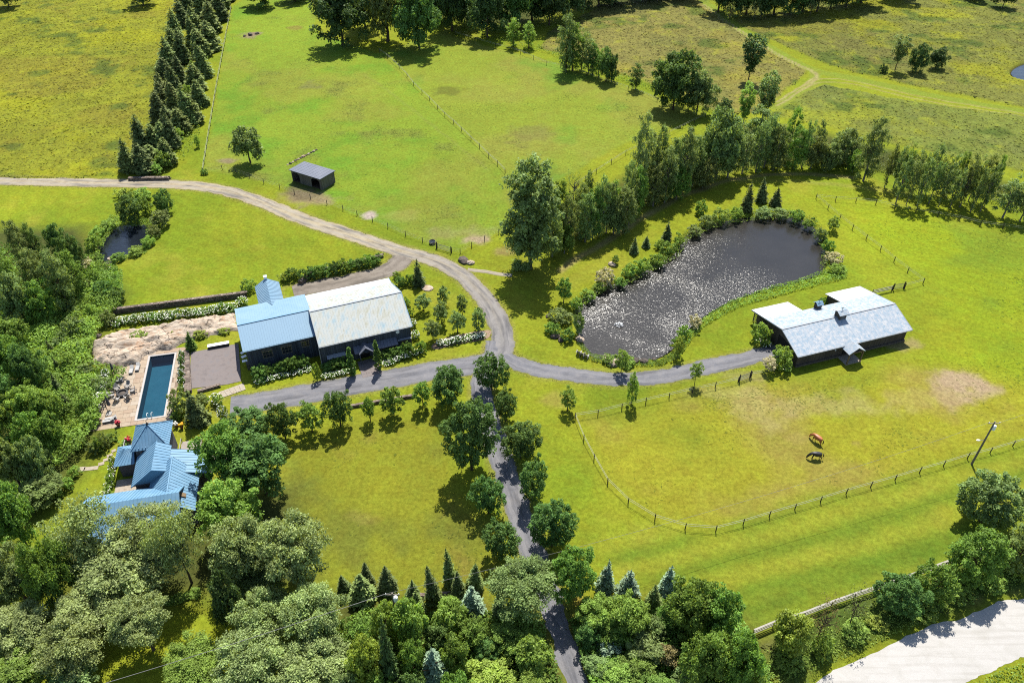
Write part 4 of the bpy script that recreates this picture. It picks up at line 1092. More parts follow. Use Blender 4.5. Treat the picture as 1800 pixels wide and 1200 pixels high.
def spruce_mesh(name, seed, R, h, tiers, per, leaf, droop=.35, power=.9):
    rg = np.random.default_rng(seed)
    C, Nn, T, L, tint = [], [], [], [], []
    lopA, lopK = rg.uniform(0, 6.28), rg.uniform(.05, .22)
    for q_ in range(int(tiers * per * .62)):
        f = 1 - rg.random() ** .62
        f = min(.985, f)
        z0 = h * (.03 + .95 * f); a = rg.uniform(0, 6.2832)
        prof = (1 - f) ** power * min(1, .72 + f * 2.5)
        rb = R * prof * rg.uniform(.62, 1.12) * (1 + lopK * math.cos(a - lopA)) + .06
        dirv = np.array([math.cos(a), math.sin(a), 0]); nrm = np.array([-dirv[1], dirv[0], 0]); tc = rg.uniform(.1, .8); el = rg.uniform(-.12, .22)
        m = max(2, int(rb / leaf * 2.0))
        for j in range(m):
            s = (j + .6) / m
            for side in (-1, 0, 1):
                if rg.random() < .22: continue
                sp = side * (1 - s * .6) * .26 * rb
                C.append(dirv * rb * s + nrm * sp + np.array([0, 0, z0 - droop * rb * s * s + el * rb * s]))
                T.append(dirv + nrm * side * .8 + np.array([0, 0, -.25 + .3 * s]) + rg.normal(0, .15, 3))
                Nn.append(np.array([0, 0, .9]) + dirv * .35 + rg.normal(0, .4, 3)); L.append(leaf * rg.uniform(.7, 1.5) * (1 - .4 * f)); tint.append(np.clip(tc + .4 * (s - .5) + rg.normal(0, .14), 0, 1))
    for k in range(10):
        C.append(np.array([0, 0, h * (1 - .012 * k)])); T.append(np.array([rg.normal(0, .5), rg.normal(0, .5), 1])); Nn.append(rg.normal(0, 1, 3)); L.append(leaf * .5); tint.append(.6)
    C, Nn, T, L = np.array(C), unit(np.array(Nn)), unit(np.array(T)), np.array(L)
    V = leaf_quads(C, Nn, T, L, L * rg.uniform(.35, .6, len(L)), rg)
    V[:, 2] = np.clip(V[:, 2], .02, None)
    return np_mesh(name, V, np.arange(len(V)).reshape(-1, 4), None, attrs={'tint': np.repeat(np.array(tint), 4)})

def trunk_mesh(name, seed, limbs=7, thick=.05, bare=False):
    """unit trunk: height 1 up to the crown's upper third, limbs reaching to 0.6 of the crown radius (1)"""
    rg = random.Random(seed); m = MB()
    pts = [(0, 0, 0)]; x = y = 0
    for i in range(1, 6):
        x += rg.uniform(-.035, .035); y += rg.uniform(-.035, .035); pts.append((x, y, i / 5))
    m.tube(pts, [thick * 1.5, thick * 1.05, thick * .9, thick * .7, thick * .45, thick * .15], 8)
    for i in range(limbs):
        z0 = rg.uniform(.38, .8); a = i * 2.4 + rg.uniform(-.4, .4); r = rg.uniform(.45, .75) * (1.25 - z0 * .5)
        k = z0 * 5; b = Vector(pts[int(k)]).lerp(Vector(pts[min(5, int(k) + 1)]), k - int(k))
        e = b + Vector((math.cos(a) * r, math.sin(a) * r, rg.uniform(.12, .26)))
        mid = b.lerp(e, .5) + Vector((0, 0, -.02))
        m.tube([b, mid, e], [thick * .5, thick * .3, thick * .08], 5)
        if bare:
            for q in range(7):
                s = b.lerp(e, rg.uniform(.3, 1)); m.tube([s, s + Vector((rg.uniform(-.28, .28), rg.uniform(-.28, .28), rg.uniform(.02, .2)))], [thick * .14, thick * .03], 4)
    me = bpy.data.meshes.new(name); me.from_pydata(m.v, [], m.f); me.update(); return me

KINDS = {}
def proto(kind, n, fn, **meta): KINDS[kind] = dict(meshes=[fn(i) for i in range(n)], **meta)
proto('round_l', 3, lambda i: crown_mesh('crown', 100 + i, 5.2, 4.8, 120, 115, .40, 'round', .3, 8), rh=5.2, rv=4.8)
proto('round_m', 4, lambda i: crown_mesh('crown', 120 + i, 3.2, 3.1, 70, 100, .32, 'round', .15, 7 if i % 2 else 0), rh=3.2, rv=3.1)
proto('ball', 4, lambda i: crown_mesh('crown', 400 + i, 3.2, 3.1, 105, 72, .31, 'round', .12, 0, .92), rh=3.2, rv=3.1)
proto('ball_l', 2, lambda i: crown_mesh('crown', 420 + i, 5.0, 5.4, 170, 84, .38, 'oval', .25, 0, .9), rh=5.0, rv=5.4)
proto('round_s', 4, lambda i: crown_mesh('crown', 140 + i, 1.6, 1.7, 34, 62, .24, 'oval'), rh=1.6, rv=1.7)
proto('tall_l', 4, lambda i: crown_mesh('crown', 160 + i, 3.0, 7.0, 84, 90, .36, 'tall', 1.1), rh=3.0, rv=7.0)
proto('tall_s', 4, lambda i: crown_mesh('crown', 180 + i, 1.7, 4.2, 44, 66, .32, 'tall', .8), rh=1.7, rv=4.2)
proto('spread', 4, lambda i: crown_mesh('crown', 200 + i, 7.0, 5.5, 175, 165, .40, 'spread', 1.4, 9 + i, 1.0), rh=7.0, rv=5.5)
proto('poplar', 2, lambda i: crown_mesh('crown', 220 + i, 5.0, 11.0, 190, 110, .46, 'oval', 1.2, 11), rh=5.0, rv=11.0)
proto('airy', 3, lambda i: crown_mesh('crown', 210 + i, 7.0, 5.0, 120, 70, .40, 'spread', 1.8, 9, .85), rh=7.0, rv=5.0)
proto('vase', 2, lambda i: crown_mesh('crown', 240 + i, 2.2, 3.6, 48, 80, .32, 'vase', .3), rh=2.2, rv=3.6)
proto('shrub', 5, lambda i: crown_mesh('foliage', 260 + i, 1.3, 1.0, 30, 58, .20, 'round'), rh=1.3, rv=1.0)
proto('column', 2, lambda i: crown_mesh('foliage', 280 + i, .55, 2.0, 60, 42, .16, 'cone'), rh=.55, rv=2.0)
proto('thin', 2, lambda i: crown_mesh('crown', 300 + i, 2.2, 2.6, 40, 16, .2, 'round', .4), rh=2.2, rv=2.6)
proto('spruce_l', 6, lambda i: spruce_mesh('crown', 320 + i, 2.3, 10.0, 30, 17, .70, .3, .72), R=2.3, h=10.0)
proto('fir', 6, lambda i: spruce_mesh('crown', 360 + i, 2.4, 9.0, 30, 19, .74, .12, .50), R=2.4, h=9.0)
proto('spruce_s', 5, lambda i: spruce_mesh('crown', 340 + i, 1.4, 4.6, 20, 16, .46, .3, .78), R=1.4, h=4.6)
TRUNKS = [trunk_mesh('trunk', 1, 8, .05), trunk_mesh('trunk', 2, 9, .06), trunk_mesh('trunk', 3, 7, .045)]
TRUNK_BARE = trunk_mesh('trunk', 9, 14, .04, True)

BARK = mat_noise('bark', A(96, 82, 66), A(140, 124, 104), 6, .9, .1, stretch=(1, 1, .2))
BARK_PALE = mat_noise('pale_bark', A(150, 140, 124), A(196, 188, 172), 5, .9, .1, stretch=(1, 1, .3))
LEAF = {
 'maple': mat_leaf('maple_leaves', (0.105, 0.184, 0.050), .014, .42, .40, .09, .6),
 'mid': mat_leaf('green_leaves', (0.150, 0.244, 0.047), .014, .40, .42, .09),
 'light': mat_leaf('light_green_leaves', (0.211, 0.318, 0.063), .012, .35, .44, .09),
 'yellow': mat_leaf('yellow_green_leaves', (0.254, 0.329, 0.056), .012, .35, .42, .12),
 'dark': mat_leaf('dark_leaves', (0.068, 0.114, 0.036), .012, .40, .32, .09),
 'olive': mat_leaf('olive_leaves', (0.169, 0.217, 0.067), .014, .40, .40, .09),
 'silver': mat_leaf('silvery_leaves', (.248, .314, .112), .012, .45, .38, .18, .5),
 'grey': mat_leaf('grey_green_leaves', (0.179, 0.250, 0.083), .014, .42, .40, .10, .5),
 'spruce': mat_leaf('spruce_needles', (.115, .148, .050), .012, .45, .24, .08, .6),
 'spruce_l': mat_leaf('green_needles', (.160, .205, .062), .012, .45, .28, .08, .6),
 'blue': mat_leaf('blue_needles', (0.188, 0.265, 0.168), .010, .40, .2, .12, .55),
 'cream': mat_leaf('cream_plumes', (.42, .39, .22), .008, .25, .3, .1),
 'brown': mat_leaf('browning_leaves', (.200, .165, .070), .02, .4, .34, .12),
 'hedge': mat_leaf('hedge_leaves', (0.122, 0.208, 0.045), .010, .38, .36, .09),
}
PLACED = []
def put_slot(o, mat):
    o.material_slots[0].link = 'OBJECT'; o.material_slots[0].material = mat
for K in KINDS.values():
    for me in K['meshes']: me.materials.append(LEAF['mid'])
for me in TRUNKS + [TRUNK_BARE]: me.materials.append(BARK)

def fit_blob(bb, clear, rmin=.55):
    x0, y0, x1, y1 = bb; cx, cy = (x0 + x1) / 2, (y0 + y1) / 2
    hc = 4.0
    for _ in range(12):
        p = P(cx, cy, hc); s = CAM_F / depth_of(p); d = depression(p)
        rh = (x1 - x0) / 2 / s; hv = (y1 - y0) / 2 / s
        rv = math.sqrt(max(hv * hv - (rh * math.sin(d)) ** 2, (rmin * rh * math.cos(d)) ** 2)) / math.cos(d)
        hc = hc * .4 + .6 * (rv + clear)
    return P(cx, cy, hc), rh, rv, hc
def fit_cone(bb):
    x0, y0, x1, y1 = bb; cx = (x0 + x1) / 2
    R = 1.0
    for _ in range(8):
        g = P(cx, y1, 0); s = CAM_F / depth_of(g); R = (x1 - x0) / 2 / s
        base = Vector((g.x, g.y + R * .9, 0))
    # height: the tip shows at y0
    lo, hi = .3, 40
    for _ in range(40):
        m = (lo + hi) / 2; q = Vector((base.x, base.y, m)); up = q.y * SP_ - (CAM_H - q.z) * CP
        yy = 600 - CAM_F * up / depth_of(q)
        if yy > y0: lo = m
        else: hi = m
    return base, R, (lo + hi) / 2
CNT = [0]
def tree(name, bb, kind, leaf, clear=None, bark=None, cat='tree', base_z=-.06):
    """bb: the crown's box in the photo; a thing with a trunk and a crown"""
    CNT[0] += 1; i = CNT[0]; rg = random.Random(i * 7 + 3)
    K = KINDS[kind]; me = K['meshes'][i % len(K['meshes'])]
    rz = rg.uniform(0, 6.28)
    if 'R' in K:
        b, R, h = fit_cone(bb)
        root = empty(name, (b.x, b.y, base_z)); root.rotation_euler = (rg.uniform(-.05, .05), rg.uniform(-.05, .05), 0)
        cr = link('crown', me, root, (0, 0, .15), rz, (R / K['R'], R / K['R'], h / K['h'])); put_slot(cr, LEAF[leaf])
        tr = link('trunk', TRUNKS[i % 3], root, (0, 0, 0), rz, (R * .9, R * .9, h * .9)); put_slot(tr, BARK)
        x = b.x
    else:
        if clear is None: clear = .5
        p, rh, rv, hc = fit_blob(bb, clear)
        root = empty(name, (p.x, p.y, base_z))
        cr = link('crown', me, root, (0, 0, hc), rz, (rh / K['rh'], rh / K['rh'], rv / K['rv'])); put_slot(cr, LEAF[leaf])
        tm = TRUNK_BARE if kind == 'thin' else TRUNKS[i % 3]
        k = rh * (.75 if rv < 1.6 * rh else 1.0)
        tr = link('trunk', tm, root, (0, 0, 0), rz, (k, k, hc + rv * .45)); put_slot(tr, bark or BARK)
    root['category'] = cat
    PLACED.append((bb, name)); root['_x'] = (bb[0] + bb[2]) / 2
    return root
def bush(name, bb, leaf, kind='shrub', cat='shrub', flowers=None, nfl=60, base=-.05):
    CNT[0] += 1; i = CNT[0]; rg = random.Random(i * 5 + 1)
    K = KINDS[kind]; me = K['meshes'][i % len(K['meshes'])]
    p, rh, rv, hc = fit_blob(bb, 0.0, .5)
    hc = rv * .82
    p = P((bb[0] + bb[2]) / 2, (bb[1] + bb[3]) / 2, hc)
    o = link(name, me, None, (p.x, p.y, hc), rg.uniform(0, 6.28), (rh / K['rh'], rh / K['rh'], rv / K['rv'])); put_slot(o, LEAF[leaf])
    o['category'] = cat; o['_x'] = (bb[0] + bb[2]) / 2
    if flowers:
        r2 = np.random.default_rng(i); m = MB()
        for k in range(nfl):
            d = r2.normal(0, 1, 3); d[2] = abs(d[2]) * .8 + .05; d /= np.linalg.norm(d)
            m.ball((d[0] * K['rh'] * .98, d[1] * K['rh'] * .98, d[2] * K['rv']), r2.uniform(.06, .12) / max(.35, rh / K['rh']) * .8, -1, (1, 1, .7), .15, k)
        f = m.build('flowers', flowers, o); f['kind'] = 'stuff'
    return o
def name_row(objs, desc, group=None, by='_x', words='from the left', rev=False):
    objs = sorted(objs, key=lambda o: o[by], reverse=rev)
    for k, o in enumerate(objs):
        o['label'] = desc if len(objs) == 1 else f"{desc}, {ords(k)} {words}"
        if group and len(objs) > 1: o['group'] = group
FLOWER_W = mat_noise('white_blossom', (.62, .62, .50), (.80, .80, .70), 4, .8, .1)
FLOWER_P = mat_noise('cream_blossom', (.60, .56, .42), (.78, .74, .62), 4, .8, .1)

def group(desc, gname, items, name='tree', leaf='mid', kind='round_m', clear=.6, bark=None, cat='tree'):
    """items: (x0, y0, x1, y1[, leaf[, kind[, clear]]])"""
    objs = []
    for it in items:
        bb = it[:4]; lf = it[4] if len(it) > 4 and it[4] else leaf; kd = it[5] if len(it) > 5 and it[5] else kind; cl = it[6] if len(it) > 6 else clear
        objs.append(tree(name, bb, kd, lf, cl, bark, cat))
    name_row(objs, desc, gname)
    return objs
def bushes(desc, gname, items, name='shrub', leaf='mid', flowers=None, nfl=60, kind='shrub', cat='shrub'):
    objs = [bush(name, it[:4], it[4] if len(it) > 4 and it[4] else leaf, kind, cat, it[5] if len(it) > 5 else flowers, nfl) for it in items]
    name_row(objs, desc, gname); return objs

# --- maples along the driveways
group('maple in the row below the barn driveway', 'maples below the barn driveway', [
 (403, 712, 472, 772, 'maple', 'ball', .4), (466, 705, 521, 772, 'maple', 'ball', .6), (517, 702, 568, 758, 'mid', 'round_s', .9), (567, 683, 618, 748, 'maple', 'ball', .8),
 (634, 696, 661, 735, 'mid', 'round_s', 1.0), (667, 676, 711, 727, 'mid', 'round_s', 1.0), (722, 667, 760, 713, 'mid', 'round_s', 1.0), (752, 637, 822, 713, 'maple', 'ball_l', .8)], 'maple_tree')
group('maple on the right side of the lower driveway', 'maples on the right of the driveway', [
 (835, 620, 893, 686, 'maple', 'ball', .8), (864, 684, 914, 740, 'maple', 'ball', .8), (878, 737, 952, 810, 'maple', 'ball', .8), (906, 805, 968, 880, 'maple', 'ball', .8), (930, 875, 1014, 967, 'maple', 'ball_l', .8), (957, 955, 1050, 1062, 'mid', 'ball_l', 1.2)], 'maple_tree')
group('maple on the left side of the lower driveway', 'maples on the left of the driveway', [
 (775, 697, 878, 822, 'maple', 'ball_l', 2.2), (827, 834, 889, 904, 'maple', 'ball', .8), (849, 914, 914, 985, 'maple', 'ball', .8), (856, 972, 975, 1080, 'grey', 'spread', 4.5)], 'maple_tree')
group('small young tree on the lawn by the paddock fence', 'young trees by the paddock fence', [
 (982, 677, 1016, 718, 'light', 'round_s', .9), (1099, 656, 1127, 706, 'light', 'round_s', .9), (1213, 635, 1238, 666, 'light', 'round_s', 1.7)], 'young_tree')
group('slim young tree on the pond bank', 'young trees on the pond bank', [
 (976, 487, 1008, 526, 'mid', 'round_s', 1.2), (1079, 611, 1110, 650, 'light', 'round_s', 1.0), (1182, 590, 1206, 624, 'yellow', 'round_s', .8), (1454, 380, 1479, 404, 'light', 'round_s', .6), (1075, 448, 1090, 462, 'mid', 'round_s', .5)], 'young_tree')
group('small round tree on the lawn between barn and driveway bend', 'orchard trees beside the barn', [
 (727, 514, 758, 544), (766, 501, 791, 533), (759, 529, 791, 566), (801, 517, 823, 549), (787, 544, 819, 581), (825, 539, 857, 578), (744, 560, 775, 594)], 'orchard_tree', 'grey', 'round_s', .9)
name_row([tree('spruce_tree', (722, 455, 750, 508), 'spruce_s', 'spruce')], 'dark conifer at the far corner of the barn garden')

# --- the spruce windbreak at the upper left
rA = [(222, 307), (246, 310), (250, 270), (268, 264), (277, 228), (284, 203), (280, 178), (286, 150), (292, 126), (300, 102), (309, 76), (318, 50), (328, 28), (336, 6), (342, -14)]
rB = [(291, 294), (301, 266), (314, 244), (324, 224), (341, 222), (346, 192), (340, 164), (352, 140), (350, 108), (364, 92), (369, 62), (381, 44), (386, 22), (392, 4)]
def spr(row, w, h): return [(x - w / 2 * random.uniform(.8, 1.15), y - h * random.uniform(.75, 1.2), x + w / 2 * random.uniform(.8, 1.15), y + random.uniform(-4, 4), random.choice(['spruce', 'spruce_l', 'spruce_l'])) for x, y in row]
rC = [(262, 300), (284, 268), (292, 238), (304, 206), (308, 180), (316, 150), (322, 118), (334, 92), (342, 66), (350, 40), (358, 14)]
for nm, row in (('left', rA), ('middle', rC), ('right', rB)):
    obs = [tree('spruce_tree', it[:4], random.choice(['fir', 'fir', 'spruce_l']), it[4]) for it in spr(row, 38, 60)]
    for k, o in enumerate(obs):
        o['label'] = f"spruce in the {nm} row of the windbreak, {ords(k)} from the lane"; o['group'] = f"{nm} row of the spruce windbreak"
group('yellow-green bush between the two spruce rows', 'bushes inside the windbreak', [(268, 262, 300, 296), (296, 222, 322, 250), (312, 190, 334, 215), (318, 150, 340, 178), (330, 108, 352, 134), (334, 70, 356, 94), (340, 238, 352, 258), (352, 108, 366, 128), (262, 285, 286, 306)], 'bushy_tree', 'light', 'round_s', .2)
# --- far woods along the top edge
group('tree at the edge of the far wood', 'trees of the far wood', [
 (545, -30, 645, 78, 'dark', 'round_l', .1), (640, -45, 712, 70, 'olive', 'round_l', .1), (690, -30, 776, 84, 'maple', 'round_l', .1), (425, -34, 484, 12, 'maple', 'round_l', .1), (486, -40, 545, 2, 'maple', 'round_l', .1),
 (756, -60, 828, 52, 'dark', 'round_l', .1), (822, -30, 890, 64, 'dark', 'round_l', .1), (876, -55, 942, 46, 'maple', 'round_l', .1), (930, -60, 1004, 42, 'dark', 'round_l', .1), (990, -80, 1060, 14, 'dark', 'round_l', .1), (1050, -80, 1120, 4, 'maple', 'round_l', .1), (1110, -80, 1180, -2, 'dark', 'round_l', .1), (1170, -80, 1240, -6, 'dark', 'round_l', .1),
 (1240, -70, 1300, 18, 'dark', 'round_l', .1), (1290, -70, 1350, 24, 'maple', 'round_l', .1), (1340, -70, 1400, 24, 'dark', 'round_l', .1), (1392, -70, 1450, 20, 'dark', 'round_l', .1), (1440, -70, 1500, 14, 'dark', 'round_l', .1), (1490, -80, 1560, 4, 'maple', 'round_l', .1), (1550, -90, 1620, -6, 'dark', 'round_l', .1), (1700, -40, 1740, -4, 'dark', 'round_m', 1), (1750, -24, 1790, 10, 'dark', 'round_m', 1),
 (220, -40, 270, 6, 'dark', 'round_m', 1), (-20, -40, 30, 8, 'dark', 'round_m', 1), (700, -110, 780, -20, 'dark', 'round_l', .1), (780, -120, 860, -30, 'maple', 'round_l', .1), (560, -120, 650, -30, 'dark', 'round_l', .1),
 (600, -60, 672, 46, 'dark', 'round_l', .1), (736, -40, 800, 34, 'maple', 'round_l', .1), (792, -50, 850, 40, 'dark', 'round_l', .1), (852, -40, 912, 44, 'dark', 'round_l', .1), (904, -50, 968, 34, 'maple', 'round_l', .1), (960, -60, 1030, 30, 'dark', 'round_l', .1), (1020, -70, 1090, 10, 'dark', 'round_l', .1), (1262, -60, 1326, 26, 'dark', 'round_l', .1), (1316, -60, 1376, 28, 'dark', 'round_l', .1), (1366, -60, 1428, 24, 'maple', 'round_l', .1), (1416, -60, 1474, 20, 'dark', 'round_l', .1), (1466, -70, 1530, 12, 'dark', 'round_l', .1)], 'forest_tree')
group('pale leafy sapling in front of the dark far wood', 'saplings before the far wood', [(885, 33, 921, 80, 'light', 'tall_s', .3), (917, 40, 943, 82, 'light', 'tall_s', .3), (1316, 4, 1340, 30, 'silver', 'thin', 2), (1274, 6, 1296, 36, 'olive', 'thin', 1.5), (1416, -2, 1440, 22, 'silver', 'thin', 2)], 'sapling')
# --- clumps between the pasture and the meadow
group('tree in the hedgerow behind the right pasture', 'trees behind the right pasture', [
 (977, 30, 1017, 124, 'grey', 'tall_l', .3), (1010, 52, 1038, 120, 'grey', 'tall_s', .3), (1032, 77, 1054, 130, 'maple', 'tall_s', .3), (1048, 87, 1086, 142, 'maple', 'round_m', .2), (1106, 112, 1133, 156, 'maple', 'tall_s', .2), (990, 44, 1026, 122, 'mid', 'tall_l', .2), (1022, 70, 1050, 128, 'grey', 'tall_s', .2), (1040, 86, 1066, 134, 'mid', 'tall_s', .2), (1064, 96, 1088, 142, 'dark', 'round_s', .1), (1147, 93, 1232, 192, 'maple', 'round_l', .3), (1200, 128, 1260, 198, 'grey', 'round_l', .3), (1261, 171, 1288, 202, 'dark', 'round_s', .2)], 'hedgerow_tree')
name_row([tree('meadow_tree', (1303, 62, 1346, 126), 'vase', 'dark', 3.2)], 'lone dark vase-shaped tree on a bare trunk in the meadow')
group('tree of the three in the far right meadow', 'trees in the far right meadow', [(1568, 62, 1601, 112, 'grey', 'vase', 2.4), (1601, 77, 1633, 126, 'dark', 'round_m', .3), (1632, 84, 1668, 121, 'dark', 'round_m', .2)], 'meadow_tree')
bushes('low dark bush under the leaning meadow tree', None, [(1546, 113, 1562, 131, 'dark')])
name_row([tree('pasture_tree', (406, 220, 459, 282), 'round_m', 'olive', .9)], 'lone windblown tree in the left pasture')
# --- the belt of poplars and aspens behind the pond
name_row([tree('poplar_tree', (878, 270, 990, 476), 'poplar', 'grey', .6, BARK)], 'huge poplar beside the driveway bend, tallest of the belt')
group('slender tree in the belt left of the pond', 'trees of the belt left of the pond', [
 (978, 345, 1020, 432, 'olive', 'tall_l', .5), (990, 296, 1028, 362, 'grey', 'thin', 3), (1012, 340, 1050, 424, 'grey', 'tall_l', .5), (1038, 310, 1076, 412, 'grey', 'tall_l', .8), (1020, 300, 1048, 380, 'grey', 'tall_s', 1), (1064, 318, 1092, 404, 'mid', 'tall_s', .5), (1076, 330, 1122, 408, 'olive', 'tall_l', .5), (1090, 283, 1124, 378, 'grey', 'tall_l', .8),
 (1108, 203, 1150, 352, 'silver', 'tall_l', 1.5), (1096, 300, 1124, 394, 'olive', 'tall_s', .4), (1144, 224, 1178, 334, 'grey', 'tall_l', .8), (1154, 258, 1196, 348, 'grey', 'tall_l', 1.5), (1184, 227, 1230, 334, 'grey', 'tall_l', 1), (1218, 264, 1248, 324, 'mid', 'tall_s', .3), (1232, 194, 1306, 308, 'grey', 'round_l', 1.2), (1292, 236, 1330, 304, 'grey', 'tall_s', .4), (966, 318, 1006, 420, 'mid', 'tall_l', .5), (950, 372, 994, 452, 'olive', 'round_m', .2), (976, 396, 1010, 446, 'mid', 'round_m', .2), (1002, 322, 1040, 408, 'olive', 'tall_l', .5), (1026, 330, 1064, 418, 'mid', 'tall_l', .4), (1050, 322, 1088, 408, 'grey', 'tall_l', .5), (1062, 352, 1100, 410, 'olive', 'round_m', .3), (1102, 292, 1142, 382, 'mid', 'tall_l', .4), (1126, 236, 1166, 346, 'grey', 'tall_l', .6), (1132, 290, 1172, 362, 'olive', 'tall_l', .3), (1166, 244, 1206, 342, 'grey', 'tall_l', .6), (1172, 288, 1214, 350, 'mid', 'round_m', .3), (1204, 240, 1244, 326, 'grey', 'tall_l', .5), (1216, 276, 1262, 330, 'olive', 'round_m', .3), (1262, 230, 1312, 312, 'grey', 'round_l', .3)], 'belt_tree', 'grey', 'tall_l', .8, BARK_PALE)
group('slender tree in the belt above the pond', 'trees of the belt above the pond', [
 (1330, 126, 1370, 200, 'grey', 'vase', 3), (1296, 149, 1330, 214, 'light', 'vase', 2.5), (1308, 188, 1362, 262, 'grey', 'tall_l', .8), (1334, 204, 1372, 292, 'grey', 'tall_l', .5), (1379, 189, 1409, 278, 'mid', 'tall_s', .5), (1406, 212, 1433, 292, 'grey', 'tall_s', .5), (1428, 212, 1452, 280, 'grey', 'tall_s', .5), (1360, 236, 1388, 296, 'olive', 'tall_s', .3), (1462, 224, 1517, 288, 'grey', 'round_m', .4), (1512, 209, 1558, 314, 'grey', 'tall_l', .8), (1440, 260, 1470, 300, 'olive', 'round_s', .2), (1488, 262, 1520, 304, 'mid', 'round_s', .2), (1320, 214, 1356, 300, 'grey', 'tall_l', .4), (1346, 220, 1390, 298, 'olive', 'tall_l', .4), (1384, 224, 1424, 296, 'mid', 'tall_l', .3), (1412, 240, 1452, 296, 'olive', 'round_m', .2), (1446, 250, 1482, 298, 'grey', 'round_m', .2)], 'belt_tree', 'grey', 'tall_s', .5, BARK_PALE)
rw = []
for k in range(13):
    x = 1568 + k * 15.2; rw.append((x - 12, 252 + k * 2.0 + random.uniform(-9, 9), x + 12, 322 + k * 2.6 + random.uniform(-6, 6), random.choice(['grey', 'olive', 'grey', 'mid'])))
for k in range(9):
    x = 1590 + k * 19; rw.append((x - 13, 276 + k * 2.4 + random.uniform(-8, 8), x + 13, 346 + k * 3 + random.uniform(-6, 6), random.choice(['grey', 'grey', 'olive'])))
rw += [(1758, 308, 1802, 378, 'grey'), (1788, 318, 1832, 384, 'olive')]
group('slim aspen in the hedge row at the right', 'aspens of the right hedge row', rw, 'aspen_tree', 'grey', 'tall_s', 1.0, BARK_PALE)
# --- conifers on the pond bank
group('small dark spruce on the pond bank', 'spruces on the pond bank', [(1302, 320, 1328, 378), (1327, 311, 1353, 360), (1353, 328, 1378, 367), (1162, 389, 1183, 427), (1127, 414, 1144, 438), (1105, 417, 1124, 449)], 'spruce_tree', 'spruce', 'spruce_s')
# --- left wood
group('tree in the wood along the left edge', 'trees of the left wood', [
 (16, 388, 52, 478, 'spruce_l', 'tall_l', .5), (44, 392, 74, 470, 'maple', 'tall_l', .5), (77, 393, 116, 450, 'maple', 'round_m', .5), (104, 412, 144, 470, 'maple', 'round_m', .5), (104, 440, 146, 520, 'mid', 'tall_l', .3), (38, 436, 88, 530, 'olive', 'tall_l', .5), (74, 442, 128, 548, 'olive', 'tall_l', .5), (-16, 440, 30, 520, 'mid', 'tall_l', .5), (-8, 478, 54, 568, 'grey', 'round_l', 1), (40, 492, 94, 570, 'mid', 'round_m', .5),
 (-20, 555, 46, 620, 'mid', 'round_m', 1), (-14, 592, 42, 668, 'mid', 'round_l', .5), (22, 604, 78, 690, 'maple', 'round_l', .5), (-30, 650, 24, 720, 'maple', 'round_m', .5), (14, 676, 74, 748, 'light', 'round_l', 1), (50, 678, 106, 752, 'light', 'round_l', .6), (-24, 690, 30, 768, 'light', 'round_m', .6), (22, 722, 72, 790, 'mid', 'round_m', .5), (60, 726, 110, 790, 'mid', 'round_m', .4),
 (-22, 760, 44, 862, 'olive', 'round_l', 1), (30, 770, 84, 852, 'grey', 'round_l', 1), (26, 830, 106, 892, 'olive', 'round_m', 1), (-24, 850, 54, 968, 'mid', 'round_l', 1.5), (92, 470, 124, 540, 'mid', 'tall_s', .3), (0, 560, 40, 600, 'brown', 'thin', 1.5)], 'woodland_tree')
group('thin dark spruce in the left thicket', 'spruces in the left thicket', [(92, 656, 114, 700), (96, 628, 114, 664), (104, 690, 128, 724), (112, 500, 134, 536), (84, 596, 100, 630)], 'spruce_tree', 'spruce', 'spruce_s')
# --- big trees round the house
group('large tree overhanging the blue-roofed house', 'trees round the house', [
 (86, 874, 206, 996, 'silver', 'airy', 4.6), (196, 872, 322, 972, 'silver', 'airy', 6.5), (140, 940, 300, 1050, 'silver', 'spread', 3.0), (258, 896, 352, 1010, 'silver', 'airy', 4), (338, 742, 440, 850, 'mid', 'round_l', 3), (392, 758, 512, 872, 'maple', 'round_l', 2.5), (346, 838, 452, 950, 'light', 'round_l', 1.5), (372, 900, 480, 1010, 'silver', 'spread', 3), (452, 902, 582, 1034, 'silver', 'spread', 3), (396, 970, 500, 1046, 'grey', 'spread', 1)], 'shade_tree')
group('large tree of the wood at the lower left', 'trees of the lower left wood', [
 (-30, 960, 64, 1062, 'grey', 'spread', 1), (40, 950, 132, 1070, 'mid', 'spread', 1), (96, 1026, 210, 1124, 'silver', 'spread', 3), (190, 1040, 292, 1138, 'silver', 'spread', 4), (-30, 1050, 90, 1160, 'silver', 'spread', 1.5), (60, 1082, 172, 1190, 'silver', 'spread', 2), (-40, 1140, 80, 1240, 'mid', 'round_l', 1), (80, 1166, 170, 1250, 'grey', 'round_l', 1), (372, 1008, 424, 1102, 'dark', 'round_m', .5), (408, 1030, 508, 1128, 'silver', 'spread', 1.5), (490, 1026, 602, 1136, 'silver', 'spread', 2), (284, 1118, 392, 1216, 'light', 'spread', 1.5), (380, 1100, 500, 1214, 'silver', 'spread', 2), (486, 1106, 612, 1222, 'silver', 'spread', 2), (300, 1176, 400, 1250, 'mid', 'round_l', 1)], 'wood_tree')
